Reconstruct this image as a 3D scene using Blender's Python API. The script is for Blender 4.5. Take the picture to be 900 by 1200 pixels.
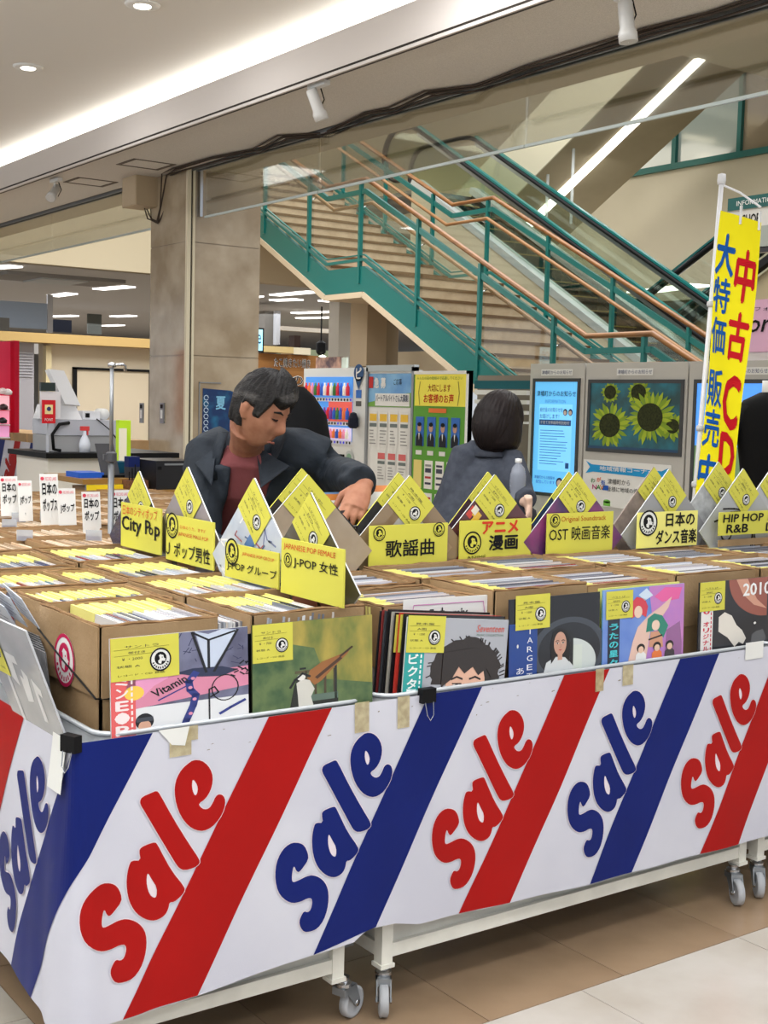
import bpy, bmesh, math, random
from mathutils import Vector, Matrix, geometry, noise
PI = math.pi
sc = bpy.context.scene
COL = sc.collection
random.seed(7)
for _o in list(bpy.data.objects): bpy.data.objects.remove(_o)

# ---------------- camera, world, exposure, lights ----------------
H = 1.45; FOC = 1500.0
_yaw, _pit, _rol = math.radians(35.65), math.radians(4.83), math.radians(1.43)
CF = Vector((math.sin(_yaw)*math.cos(_pit), math.cos(_yaw)*math.cos(_pit), -math.sin(_pit)))
_r = Vector((math.cos(_yaw), -math.sin(_yaw), 0)); _u = _r.cross(CF)
CR = _r*math.cos(_rol) + _u*math.sin(_rol); CU = -_r*math.sin(_rol) + _u*math.cos(_rol)
cam = bpy.data.objects.new('camera', bpy.data.cameras.new('camera')); COL.objects.link(cam)
cam.data.sensor_fit = 'HORIZONTAL'; cam.data.sensor_width = 36; cam.data.lens = 60; cam.data.clip_end = 200
_m = Matrix((CR, CU, -CF)).transposed().to_4x4(); _m.translation = Vector((0, 0, H)); cam.matrix_world = _m
sc.camera = cam
sc.view_settings.view_transform = 'Standard'; sc.view_settings.look = 'None'
sc.view_settings.gamma = 1; sc.view_settings.use_curve_mapping = False
sc.view_settings.exposure = 0.0
w = bpy.data.worlds.new('world'); sc.world = w; w.use_nodes = True
w.node_tree.nodes['Background'].inputs[0].default_value = (0.9, 0.95, 1.0, 1)
w.node_tree.nodes['Background'].inputs[1].default_value = 0.66

def light(name, loc, size, power, rot=(0, 0, 0), size_y=None, color=(.97, .985, 1), shape=None, spread=None):
    l = bpy.data.lights.new(name, 'AREA'); l.energy = power; l.color = color
    l.shape = shape or ('RECTANGLE' if size_y else 'DISK'); l.size = size
    if size_y: l.size_y = size_y
    if spread: l.spread = spread
    o = bpy.data.objects.new(name, l); o.location = loc; o.rotation_euler = rot; COL.objects.link(o)
    return o
# added fill lights, out of view under the ceiling, and light over the atrium
for i in range(3):
    for j in range(4):
        light('ceiling_fill_light', (.2+i*1.45, -1.6+j*2.1, 3.55), 1.2, 24, size_y=.5)
light('atrium_roof_light', (9.5, 9.0, 9.5), 7, 1700, size_y=16, color=(1, .99, .98))
light('fill_uplight', (-1.6, 5.0, 2.62), .5, 620, rot=(PI, 0, 0), size_y=16, color=(.95, .98, 1))  # added fill light, never in view, to brighten the near ceiling
light('far_store_light', (10, 26, 3.0), 14, 900, size_y=14)
light('far_store_light', (6.2, 13.2, 3.9), 2.6, 150, size_y=3)
# cove lamps lying in the trough above the fascia, shining up on the ceiling
light('cove_lamp_light', (4.17, 8.0, 3.49), .12, 80, rot=(PI, 0, 0), size_y=18, color=(1, 1, 1))

# ---------------- real points through a pixel, at a known plane or depth ----------------
def _ray(x, y): return (CF*FOC + CR*(x-450) - CU*(y-600))/FOC
def AT(x, y, d): return Vector((0, 0, H)) + _ray(x, y)*d
def ONX(x, y, X): r = _ray(x, y); return Vector((0, 0, H)) + r*(X/r.x)
def ONY(x, y, Y): r = _ray(x, y); return Vector((0, 0, H)) + r*(Y/r.y)
def ONZ(x, y, z): r = _ray(x, y); return Vector((0, 0, H)) + r*((z-H)/r.z)

# ---------------- materials ----------------
_mats = {}
def s2l(c):
    return tuple(((v/255)/12.92 if v/255 <= .04045 else ((v/255+.055)/1.055)**2.4) for v in c)
def mat(rgb, rough=.5, metal=0., noise_amt=0., scale=8., rgb2=None, bump=0., bscale=60., emit=0., alpha=1., trans=0., coat=0., stretch=(1, 1, 1), detail=4., ramp=None, name=None):
    key = (tuple(rgb), rough, metal, noise_amt, scale, rgb2 and tuple(rgb2), bump, bscale, emit, alpha, trans, coat, stretch, detail, ramp)
    if key in _mats: return _mats[key]
    m = bpy.data.materials.new(name or 'mat_%d' % len(_mats)); m.use_nodes = True
    nt = m.node_tree; b = nt.nodes['Principled BSDF']
    c = s2l(rgb) + (1,)
    b.inputs['Base Color'].default_value = c; b.inputs['Roughness'].default_value = rough
    b.inputs['Metallic'].default_value = metal; b.inputs['Specular IOR Level'].default_value = .5 if rough < .42 else .18; b.inputs['Coat Weight'].default_value = coat; b.inputs['Coat Roughness'].default_value = .08
    if trans: b.inputs['Transmission Weight'].default_value = trans
    if alpha < 1: b.inputs['Alpha'].default_value = alpha
    if rgb2 or noise_amt or bump:
        tc = nt.nodes.new('ShaderNodeTexCoord'); mp = nt.nodes.new('ShaderNodeMapping'); mp.inputs['Scale'].default_value = stretch
        nt.links.new(tc.outputs['Object'], mp.inputs[0])
    if rgb2 or noise_amt:
        n = nt.nodes.new('ShaderNodeTexNoise'); n.inputs['Scale'].default_value = scale; n.inputs['Detail'].default_value = detail
        nt.links.new(mp.outputs[0], n.inputs['Vector'])
        r = nt.nodes.new('ShaderNodeValToRGB')
        lo, hi = ramp or (.35, .65)
        r.color_ramp.elements[0].position = lo; r.color_ramp.elements[1].position = hi
        c2 = s2l(rgb2) + (1,) if rgb2 else tuple(v*(1-noise_amt) for v in c[:3]) + (1,)
        r.color_ramp.elements[0].color = c; r.color_ramp.elements[1].color = c2
        nt.links.new(n.outputs['Fac'], r.inputs[0]); nt.links.new(r.outputs[0], b.inputs['Base Color'])
        if emit: nt.links.new(r.outputs[0], b.inputs['Emission Color'])
    if bump:
        n2 = nt.nodes.new('ShaderNodeTexNoise'); n2.inputs['Scale'].default_value = bscale; n2.inputs['Detail'].default_value = 3
        nt.links.new(mp.outputs[0], n2.inputs['Vector'])
        bp = nt.nodes.new('ShaderNodeBump'); bp.inputs['Strength'].default_value = bump; bp.inputs['Distance'].default_value = .01
        nt.links.new(n2.outputs['Fac'], bp.inputs['Height']); nt.links.new(bp.outputs[0], b.inputs['Normal'])
    if emit:
        if not (rgb2 or noise_amt): b.inputs['Emission Color'].default_value = c
        b.inputs['Emission Strength'].default_value = emit
    _mats[key] = m; return m

WHITE = mat((228, 228, 226)); BLACK = mat((14, 14, 16), .5); YEL = mat((208, 202, 84), .5, name='yellow_card')
YEL2 = mat((226, 214, 120), .5); INK = mat((22, 22, 26), .6, name='ink'); REDINK = mat((204, 60, 40), .6)
CARD = mat((166, 138, 104), .8, rgb2=(150, 122, 88), scale=6, bump=.15, bscale=90, name='cardboard')
CARD2 = mat((150, 118, 84), .85, rgb2=(128, 98, 68), scale=30, name='cardboard_edge')
TEAL = mat((16, 108, 104), .35, name='teal_paint'); TEALD = mat((10, 84, 84), .35)
WOOD = mat((150, 102, 54), .35, rgb2=(124, 80, 40), scale=3, stretch=(8, 1, 8), name='rail_wood')
STEEL = mat((190, 192, 196), .25, 1.0, name='steel'); GREYM = mat((150, 154, 158), .4, .6)
CREAM = mat((214, 204, 178), .6); SKIN = mat((176, 120, 92), .5, rgb2=(160, 100, 76), scale=30, name='skin')
FRAMEW = mat((226, 224, 214), .4, noise_amt=.12, scale=12, name='white_frame')
def glass(tint, name, base=.04, k=.6):
    m = bpy.data.materials.new(name); m.use_nodes = True; nt = m.node_tree; nt.nodes.remove(nt.nodes['Principled BSDF'])
    out = nt.nodes['Material Output']; t = nt.nodes.new('ShaderNodeBsdfTransparent'); g = nt.nodes.new('ShaderNodeBsdfGlossy'); mx = nt.nodes.new('ShaderNodeMixShader')
    lw = nt.nodes.new('ShaderNodeLayerWeight'); lw.inputs[0].default_value = .35; ma = nt.nodes.new('ShaderNodeMath'); ma.operation = 'MULTIPLY_ADD'; ma.inputs[1].default_value = k; ma.inputs[2].default_value = base
    nt.links.new(lw.outputs['Fresnel'], ma.inputs[0]); nt.links.new(ma.outputs[0], mx.inputs[0]); t.inputs[0].default_value = s2l(tint)+(1,); g.inputs['Roughness'].default_value = .03
    nt.links.new(t.outputs[0], mx.inputs[1]); nt.links.new(g.outputs[0], mx.inputs[2]); nt.links.new(mx.outputs[0], out.inputs[0]); return m
GLASS = glass((250, 253, 251), 'clear_glass', .01, .15)

# ---------------- mesh building ----------------
class MB:
    def __init__(s): s.v = []; s.f = []; s.m = []; s.mats = []
    def mi(s, m):
        if m not in s.mats: s.mats.append(m)
        return s.mats.index(m)
    def add(s, vs, fs, m):
        b = len(s.v); k = s.mi(m); s.v += [tuple(v) for v in vs]
        for f in fs: s.f.append(tuple(b+i for i in f)); s.m.append(k)
        return s
    def box(s, lo, hi, m):
        x0, y0, z0 = lo; x1, y1, z1 = hi
        return s.add([(x0, y0, z0), (x1, y0, z0), (x1, y1, z0), (x0, y1, z0), (x0, y0, z1), (x1, y0, z1), (x1, y1, z1), (x0, y1, z1)],
                     [(3, 2, 1, 0), (4, 5, 6, 7), (0, 1, 5, 4), (1, 2, 6, 5), (2, 3, 7, 6), (3, 0, 4, 7)], m)
    def fbox(s, fr, u0, v0, u1, v1, w0, w1, m):
        P = [fr(u, v, q) for q in (w0, w1) for (u, v) in ((u0, v0), (u1, v0), (u1, v1), (u0, v1))]
        return s.add(P, [(3, 2, 1, 0), (4, 5, 6, 7), (0, 1, 5, 4), (1, 2, 6, 5), (2, 3, 7, 6), (3, 0, 4, 7)], m)
    def beam(s, a, b, wd, ht, m, up=Vector((0, 0, 1))):
        a = Vector(a); b = Vector(b); d = (b-a).normalized(); sd = d.cross(up)
        sd = (sd if sd.length > 1e-4 else Vector((1, 0, 0))).normalized(); u2 = sd.cross(d)
        P = [p + sd*(i*wd/2) + u2*(j*ht/2) for p in (a, b) for i, j in ((-1, -1), (1, -1), (1, 1), (-1, 1))]
        return s.add(P, [(3, 2, 1, 0), (4, 5, 6, 7), (0, 1, 5, 4), (1, 2, 6, 5), (2, 3, 7, 6), (3, 0, 4, 7)], m)
    def tube(s, pts, r, m, n=8, cap=True, flat=None):
        pts = [Vector(p) for p in pts]; N = len(pts)
        rs = r if isinstance(r, (list, tuple)) else [r]*N
        prev = None; rings = []
        for i, p in enumerate(pts):
            d = (pts[min(i+1, N-1)]-pts[max(i-1, 0)]).normalized()
            if prev is None:
                a = d.orthogonal().normalized() if flat is None else (Vector(flat)-d*Vector(flat).dot(d)).normalized()
            else:
                a = (prev-d*prev.dot(d)).normalized()
            prev = a; b = d.cross(a)
            ra, rb = rs[i] if isinstance(rs[i], (tuple, list)) else (rs[i], rs[i])
            rings.append([p + a*(ra*math.cos(2*PI*k/n)) + b*(rb*math.sin(2*PI*k/n)) for k in range(n)])
        return s.rings(rings, m, cap)
    def rings(s, rings, m, cap=True):
        n = len(rings[0]); V = [p for r in rings for p in r]; F = []
        for i in range(len(rings)-1):
            for k in range(n):
                F.append((i*n+k, i*n+(k+1) % n, (i+1)*n+(k+1) % n, (i+1)*n+k))
        if cap:
            F.append(tuple(reversed(range(n)))); F.append(tuple((len(rings)-1)*n+k for k in range(n)))
        return s.add(V, F, m)
    def cyl(s, c, r, h, m, n=16, axis=(0, 0, 1)):
        c = Vector(c); return s.tube([c, c+Vector(axis)*h], r, m, n)
    def lathe(s, c, prof, m, n=16, axis=None):
        c = Vector(c); ax = Vector(axis or (0, 0, 1)).normalized(); a = ax.orthogonal().normalized(); b = ax.cross(a)
        return s.rings([[c+ax*z+a*(r*math.cos(2*PI*k/n))+b*(r*math.sin(2*PI*k/n)) for k in range(n)] for r, z in prof], m)
    def poly(s, fr, pts, m, w=0.0, thick=0.0):
        """flat polygon (may be concave) in a frame, front face plus optional thickness"""
        P = [Vector((x, y, 0)) for x, y in pts]; n = len(P)
        tris = geometry.tessellate_polygon([P])
        area = sum(P[i].x*P[(i+1) % n].y-P[(i+1) % n].x*P[i].y for i in range(n))
        F = []
        for t in tris:
            a, b, c = (P[i] for i in t); cr = (b-a).cross(c-a).z
            if abs(cr) < 1e-12: continue
            F.append(tuple(t) if cr > 0 else tuple(reversed(t)))
        V = [fr(x, y, w) for x, y in pts]
        if thick:
            V += [fr(x, y, w-thick) for x, y in pts]
            F += [tuple(n+i for i in reversed(f)) for f in F]
            for i in range(n):
                j = (i+1) % n; q = (i, n+i, n+j, j); F.append(q if area > 0 else tuple(reversed(q)))
        return s.add(V, F, m)
    def rect(s, fr, u0, v0, u1, v1, m, w=0.0):
        return s.poly(fr, [(u0, v0), (u1, v0), (u1, v1), (u0, v1)], m, w)
    def disc(s, fr, cu, cv, r, m, w=0.0, n=20, ry=None, a0=0, a1=2*PI):
        full = abs(a1-a0-2*PI) < 1e-6
        pts = [(cu+r*math.cos(a0+(a1-a0)*k/n), cv+(ry or r)*math.sin(a0+(a1-a0)*k/n)) for k in range(n if full else n+1)]
        return s.poly(fr, pts, m, w)
    def line(s, fr, pts, wd, m, w=0.0):
        for (x0, y0), (x1, y1) in zip(pts, pts[1:]):
            d = math.hypot(x1-x0, y1-y0) or 1; nx, ny = -(y1-y0)/d*wd/2, (x1-x0)/d*wd/2; ex, ey = (x1-x0)/d*wd*.3, (y1-y0)/d*wd*.3
            s.poly(fr, [(x0-ex-nx, y0-ey-ny), (x1+ex-nx, y1+ey-ny), (x1+ex+nx, y1+ey+ny), (x0-ex+nx, y0-ey+ny)], m, w)
        return s
    def text(s, fr, body, u0, v0, u1, v1, m, w=0.0, bold=0.0, keep=False, shear=0.):
        """lettering fitted into the rectangle u0..u1, v0..v1 of the frame"""
        V, F = glyphs(body)
        if not V: return s
        xs = [p[0] for p in V]; ys = [p[1] for p in V]; a, b, c, d = min(xs), max(xs), min(ys), max(ys)
        sx = (u1-u0)/(b-a or 1); sy = (v1-v0)/(d-c or 1)
        if keep: sx = sy = min(sx, sy)
        ou = (u0+u1)/2-(a+b)/2*sx; ov = (v0+v1)/2-(c+d)/2*sy
        for k_, (ex, ey) in enumerate(((0, 0), (bold, 0), (-bold, 0), (0, bold), (0, -bold)) if bold else ((0, 0),)):
            s.add([fr((x+ex)*sx+ou+shear*(y-c)*sy, (y+ey)*sy+ov, w+k_*.00003) for x, y in V], F, m)
        return s
    def build(s, name, parent=None, smooth=False, label=None, kind=None):
        me = bpy.data.meshes.new(name); me.from_pydata(s.v, [], s.f)
        for m in s.mats: me.materials.append(m)
        if len(s.mats) > 1: me.polygons.foreach_set('material_index', s.m)
        if smooth: me.polygons.foreach_set('use_smooth', [True]*len(me.polygons))
        me.update()
        o = bpy.data.objects.new(name, me); COL.objects.link(o)
        if parent: adopt(o, parent)
        if label: o['label'] = label
        if kind: o['kind'] = kind
        return o
_gl = {}
def glyphs(body, bold=0.0):
    k = (body, bold)
    if k in _gl: return _gl[k]
    cu = bpy.data.curves.new('lettering', 'FONT'); cu.body = body; cu.size = 1; cu.resolution_u = 2; cu.offset = bold
    cu.space_line = .95
    o = bpy.data.objects.new('lettering', cu); COL.objects.link(o)
    bpy.context.view_layer.update()
    me = o.to_mesh(); V = [(v.co.x, v.co.y) for v in me.vertices]; F = [tuple(p.vertices) for p in me.polygons]
    o.to_mesh_clear(); bpy.data.objects.remove(o); bpy.data.curves.remove(cu)
    _gl[k] = (V, F); return _gl[k]
_base = {}
def adopt(o, parent):
    o.parent = parent
    p = parent; t = Matrix()
    o.matrix_parent_inverse = _base.get(parent.name, parent.matrix_basis.copy()).inverted() if parent.type == 'EMPTY' else Matrix()
def FR(o, ex, ey, n=None):
    o = Vector(o); ex = Vector(ex).normalized(); ey = Vector(ey).normalized(); n = Vector(n) if n else ex.cross(ey)
    return lambda u, v, w=0.0: o+ex*u+ey*v+n*w
def SUB(fr, u, v, su=1., sv=1., rot=0.):
    c, s_ = math.cos(rot), math.sin(rot)
    return lambda a, b, w=0.0: fr(u+(a*su)*c-(b*sv)*s_, v+(a*su)*s_+(b*sv)*c, w)
FX = lambda X, Y, z: FR((X, Y, z), (0, -1, 0), (0, 0, 1))      # panel that faces -X; u runs towards -Y
FY = lambda X, Y, z: FR((X, Y, z), (1, 0, 0), (0, 0, 1))       # panel that faces -Y; u runs towards +X
def thing(name, label, cat, loc=(0, 0, 0), group=None):
    o = bpy.data.objects.new(name, None); o.location = loc; o.empty_display_size = .05; COL.objects.link(o)
    bpy.context.view_layer
    o.matrix_basis = Matrix.Translation(Vector(loc))
    o['label'] = label; o['category'] = cat
    if group: o['group'] = group
    return o
def tag(o, label, cat, group=None, kind=None):
    o['label'] = label; o['category'] = cat
    if group: o['group'] = group
    if kind: o['kind'] = kind
    return o
def struct(o, label=None):
    o['kind'] = 'structure'
    if label: o['label'] = label
    return o
def dup(src, loc, rot=None, label=None, group=None):
    r = src.copy(); COL.objects.link(r); r.location = loc
    if rot: r.rotation_euler = rot
    if label: r['label'] = label
    if group: r['group'] = group
    for ch in list(src.children):
        c = ch.copy(); COL.objects.link(c); c.parent = r
        for g in list(ch.children):
            d = g.copy(); COL.objects.link(d); d.parent = c
    return r
def BX(lo, hi, m): return MB().box(lo, hi, m)
# =====================================================================
#  THE SETTING
# =====================================================================
MARBLE = mat((182, 166, 142), .16, rgb2=(152, 134, 108), scale=3.2, detail=12, coat=.5, name='marble')
CEILM = mat((228, 225, 220), .8); FASC = mat((206, 198, 192), .7)
SOFF = mat((226, 222, 216), .85, rgb2=(204, 200, 194), scale=220, bump=.3, bscale=200, name='soffit_board')
BROWN = mat((156, 132, 106), .22, rgb2=(138, 114, 90), scale=3, detail=7, name='brown_stone')
LIGHTT = mat((190, 184, 176), .22, rgb2=(174, 166, 154), scale=3, detail=7, name='pale_stone')
fl = struct(BX((-4, -2, -.06), (30, 45, -.004), mat((140, 126, 108), .3)).build('floor'))
def tiles(x0, y0, nx, ny, sz, m):
    me = None
    for i in range(nx):
        for j in range(ny):
            if me is None:
                o = BX((0, 0, -.004), (sz-.0025, sz-.0025, 0), m).build('tile'); me = o.data
            else:
                o = bpy.data.objects.new('tile', me); COL.objects.link(o)
            o.location = (x0+i*sz, y0+j*sz, random.uniform(-.0004, 0)); o.parent = fl
tiles(1.03, 2.21, 10, 6, .45, BROWN)
tiles(1.03-4*.6, 2.21, 4, 4, .6, LIGHTT)
tiles(1.03-4*.6, 2.21-3*.6, 12, 3, .6, LIGHTT)

ce = struct(BX((-4, -3, 3.62), (4.3, 40, 3.8), CEILM).build('ceiling'))
be = MB(); be.box((3.93, -2, 3.275), (3.97, 40, 3.47), FASC); be.box((3.932, -2, 3.262), (3.975, 40, 3.275), mat((50, 44, 38), .7)); be.box((3.93, -2, 3.245), (3.945, 40, 3.262), FASC)
struct(be.build('wall_fascia'))
s_ = MB(); s_.box((3.97, -2, 3.27), (4.70, 40, 3.31), SOFF); s_.box((4.84, -2, 3.27), (5.13, 40, 3.32), CREAM)
s_.box((4.70, -2, 3.29), (4.84, 40, 3.32), mat((120, 112, 104), .6)); s_.box((4.3, -2, 3.31), (5.13, 40, 6.4), CREAM)
s_.box((4.74, -2, 3.255), (4.755, 40, 3.30), GREYM); s_.box((4.785, -2, 3.255), (4.80, 40, 3.30), GREYM)
s_.box((3.985, -2, 3.262), (4.0, 40, 3.27), mat((70, 66, 62), .7))
sof = struct(s_.build('ceiling_soffit'))
for y0 in (9.25, 10.35):   # access hatches
    h_ = MB(); 
    for a in ((4.2, y0, 4.23, y0+.33), (4.53, y0, 4.56, y0+.33), (4.2, y0, 4.56, y0+.02), (4.2, y0+.31, 4.56, y0+.33)):
        h_.box((a[0], a[1], 3.266), (a[2], a[3], 3.27), mat((110, 102, 94), .7))
    h_.build('access_hatch', sof)
SMOKEG = glass((250, 250, 246), 'barrier_glass', .09, .45)
# hanging smoke-barrier glass, pane by pane
for k, (a, b) in enumerate(((-1, 3.2), (3.21, 5.4), (5.41, 7.5), (7.51, 9.16), (9.88, 12.4), (12.41, 15.4))):
    g = BX((4.765, a, 2.885), (4.775, b, 3.27), SMOKEG).build('window_%d' % (k+1)); struct(g)
    e = BX((4.762, a, 2.87), (4.778, b, 2.886), mat((190, 200, 196), .3)).build('pane_edge'); e.parent = g
# the marble column, slab by slab
cx0, cx1, cy0, cy1 = 4.72, 5.38, 9.36, 10.02
co = struct(BX((cx0, cy0, 0), (cx1, cy1, 3.6), MARBLE).build('trim_column'), 'beige marble clad column behind the man in the dark jacket')
for zz in range(4):
    for sgn in range(2):
        z0, z1 = zz*.9+.003, min(zz*.9+.897, 3.27)
        p = BX((cx0-.012, cy0+.004, z0), (cx0, cy1-.004, z1), MARBLE) if sgn == 0 else BX((cx0+.05, cy0-.012, z0), (cx1-.003, cy0, z1), MARBLE)
        p.build('panel').parent = co
g = MB(); g.box((cx0-.02, cy0-.03, 0), (cx0+.012, cy0, 3.27), CREAM); g.box((cx0+.03, cy0-.03, 0), (cx0+.05, cy0, 3.27), CREAM)
g.box((cx0+.012, cy0-.018, 0), (cx0+.03, cy0, 3.27), mat((80, 74, 66), .6)); g.build('edge_strip').parent = co
g = BX((cx0+.075, cy0-.06, 2.9), (cx0+.1, cy0-.012, 3.26), STEEL); g.build('glass_channel').parent = co
for px_ in (167, 191):
    p = ONX(px_, 484, cx0-.012); sw = MB(); fr = FX(cx0-.013, p.y+.035, p.z-.085)
    sw.fbox(fr, 0, 0, .07, .17, 0, .012, GREYM); sw.fbox(fr, .02, .04, .05, .11, .012, .016, WHITE); sw.fbox(fr, .015, .125, .055, .155, .012, .015, BLACK)
    tag(sw.build('wall_switch'), 'steel switch plate on the marble column, %s of the two' % ('left' if px_ == 167 else 'right'), 'switch')
# junction box and cables on the column head
p = ONX(166, 222, cx0-.09)
jb = thing('junction_box', 'beige metal junction box high on the marble column', 'electrical box', p)
m = MB(); m.box((cx0-.2, p.y-.14, p.z-.15), (cx0-.012, p.y+.14, p.z+.12), mat((186, 168, 140), .5)); m.build('box', jb)
m = MB(); m.box((cx0-.205, p.y-.13, p.z-.14), (cx0-.2, p.y+.13, p.z+.11), mat((196, 178, 150), .5)); m.build('door', jb)
cab = MB()
P = [ONX(*q, cx0-.03) for q in ((172, 243), (176, 258), (185, 262), (190, 245), (194, 205))] + [ONZ(*q, 3.25) for q in ((205, 199), (250, 186), (300, 177), (330, 161), (380, 158), (430, 134), (460, 129), (500, 110), (560, 102), (620, 80), (680, 62), (760, 36), (830, 18), (905, -5))]
for dz, dx in ((0, 0), (.012, .02), (-.006, .045), (.01, -.02)):
    cab.tube([q+Vector((dx+.012*math.sin(i*1.7+dx*90), .01*math.cos(i*2.1+dz*300), dz)) for i, q in enumerate(P)], .006, mat((74, 64, 56), .6), 6)
tag(cab.build('cable', smooth=True), 'loose bundle of dark cables running along the soffit from the column', 'cable')
_m = MB(); _m.box((-1.95, -3.2, 2.5), (-1.25, 13.2, 2.59), WHITE); _m.box((-1.63, 1, 2.59), (-1.6, 1.03, 3.615), WHITE); _m.box((-1.63, 9, 2.59), (-1.6, 9.03, 3.615), WHITE)
tag(_m.build('fill_uplight_trough'), 'white trough added for a ceiling fill light, outside the picture at the left', 'lamp')  # made-up housing around the added ceiling fill light
# downlights and spotlights
for i, (px_, py_) in enumerate(((167, 5), (33, 78))):
    c = ONZ(px_, py_, 3.62)
    d = thing('downlight', ('round recessed downlight at the top edge of the picture' if i == 0 else 'round recessed downlight nearest the upper left corner'), 'lamp', c)
    m = MB(); m.lathe(c+Vector((0, 0, -.012)), [(.08, 0), (.095, .002), (.1, .012), (.06, .012)], WHITE, 24); m.build('rim', d, True)
    m = MB(); m.lathe(c+Vector((0, 0, -.02)), [(.001, 0), (.045, .004), (.06, .019)], mat((255, 250, 240), emit=7.), 20); m.build('lens', d, True)
    light('downlight_light', c+Vector((0, 0, -.03)), .1, 12)
for i, (px_, py_, dx, dy, lab) in enumerate(((370, 98, .10, -.06, 'white ceiling spotlight on a short track above the stairs'), (64, 210, -.05, -.1, 'white ceiling spotlight tilted left, above the register corner'), (735, -8, .02, -.05, 'white ceiling spotlight cut by the top edge of the picture'))):
    c = ONZ(px_, py_, 3.262)
    d = thing('spotlight', lab, 'lamp', c)
    m = MB(); m.box((c.x-.02, c.y-.12, 3.235), (c.x+.02, c.y+.06, 3.262), WHITE); m.build('track', d)
    m = MB(); a = c+Vector((0, 0, -.03)); b = a+Vector((0, 0, -.07)); m.tube([a, b], .008, WHITE, 8)
    m.tube([a+Vector((.03, 0, .02)), a+Vector((.06, 0, -.05)), b+Vector((.03, 0, -.04))], .004, BLACK, 6); m.build('arm', d)
    ax = Vector((dx*2, dy, -.5 if i != 1 else -.12)).normalized(); q = b-ax*.07
    m = MB(); m.lathe(q, [(.028, 0), (.033, .01), (.033, .12), (.042, .14), (.042, .18), (.034, .18)], mat((206, 204, 200), .4), 16, ax); m.build('lamp_head', d, True)
    m = MB(); m.lathe(q+ax*.174, [(.033, 0), (.001, .006)], mat((240, 250, 255), emit=5.), 16, ax); m.build('lens', d)

# ---------------- the far store behind the column ----------------
LAMPM = mat((255, 252, 246), emit=3.2, name='tube_lamp'); FARW = mat((206, 200, 190), .7)
FARC = mat((206, 206, 208), .8)
st = MB(); st.box((4.2, 16.8, 3.2), (9.6, 17.0, 4.6), mat((196, 184, 158), .7)); st.box((9.1, 16.75, 3.2), (13.5, 16.95, 3.95), mat((206, 192, 168), .7))
struct(st.build('wall_far_bulkhead'))
struct(BX((2, 16.95, 3.2), (30, 45, 3.3), FARC).build('ceiling_far_store'))
struct(BX((-2, 44, 0), (32, 44.3, 3.3), FARW).build('wall_far'))
def strip(x0, y0, x1, y1, z=3.19, wd=.22):
    a = ONZ(x0, y0, z); b = ONZ(x1, y1, z)
    m = MB(); m.beam(a, b, wd, .02, LAMPM)
    global _ns; _ns += 1
    return tag(m.build('ceiling_strip_lamp'), 'bright strip lamp on the far store ceiling, '+SLB[_ns], 'lamp', 'strip lamps of the far store')
_ns = -1
SLB = ['cut by the left edge of the picture', 'just left of the marble column', 'short one above the pale glass screen', 'lower left one above the cream header', 'first one right of the column', 'nearest one under the stairs', 'middle one under the stairs', 'right one under the stairs', 'second row under the stairs', 'long one low above the takeaway sign', 'small one beside the column above the television', 'farthest one touching the column', 'small far one above the cream header']
for q in ((-10, 314, 19, 312), (115, 339, 152, 336), (62, 347, 84, 344), (60, 371, 88, 370), (291, 349, 302, 347), (287, 318, 300, 316) if 0 else (322, 346, 367, 342), (320, 352, 351, 351), (378, 353, 430, 350), (345, 367, 400, 365), (350, 373, 428, 371), (292, 372, 312, 371), (133, 371, 156, 370), (122, 382, 142, 381)):
    strip(*q)
ac = MB(); c = ONZ(65, 326, 3.19); ac.box((c.x-.9, c.y-.5, 3.15), (c.x+.9, c.y+.5, 3.2), mat((150, 148, 146), .6)); ac.box((c.x-.35, c.y-.4, 3.13), (c.x+.35, c.y+.4, 3.16), mat((200, 204, 206), .5))
tag(ac.build('ceiling_vent'), 'square air vent in the grey ceiling above the register corner', 'vent')
# cream header beam and the wall with the door behind the register
hb = MB(); a = ONY(-30, 385, 15); b = ONY(160, 397, 15); z1 = 2.14+.06
def RY(x0, y0, x1, y1, Y, th, m, mb=None):
    """box standing in a plane that faces the aisle: opposite corners seen at two pixels"""
    a = ONY(x0, y0, Y); b = ONY(x1, y1, Y); mb = mb or MB()
    return mb.box((min(a.x, b.x), Y, min(a.z, b.z)), (max(a.x, b.x), Y+th, max(a.z, b.z)), m)
def RX(x0, y0, x1, y1, X, th, m, mb=None):
    a = ONX(x0, y0, X); b = ONX(x1, y1, X); mb = mb or MB()
    return mb.box((X, min(a.y, b.y), min(a.z, b.z)), (X+th, max(a.y, b.y), max(a.z, b.z)), m)
zt = ONY(80, 392, 15).z; zb = ONY(80, 403, 15).z
struct(BX((4, 15, zb), (8.6, 15.4, zt), mat((182, 152, 98), .5)).build('trim_header'))
bw = struct(BX((5.75, 15.25, 0), (8.6, 15.4, zb), mat((204, 190, 166), .7)).build('wall_register_corner'))
struct(BX((5.0, 15.2, 0), (5.62, 15.35, zb), mat((158, 154, 158), .6)).build('door_1'))
lv = MB()
for k in range(9):
    z = zb-.12-k*.035; lv.box((5.15, 15.185, z-.012), (5.6, 15.2, z), mat((178, 176, 180), .6))
lv.build('louvre').parent = bpy.data.objects['door_1']
struct(RY(54, 405, 60, 600, 15.15, .1, mat((206, 190, 150), .6)).build('trim_post'))
dr = thing('door_2', 'plain beige door with a black frame and lever handle', 'door', ONY(105, 560, 15.2)); dr['kind'] = 'structure'
p0 = ONY(85, 430, 15.24); p1 = ONY(130, 560, 15.24)
m = MB(); m.box((p0.x+.04, 15.22, 0), (p0.x+1.02, 15.25, p0.z-.03), mat((196, 182, 158), .6)); m.build('door_leaf', dr)
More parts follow.
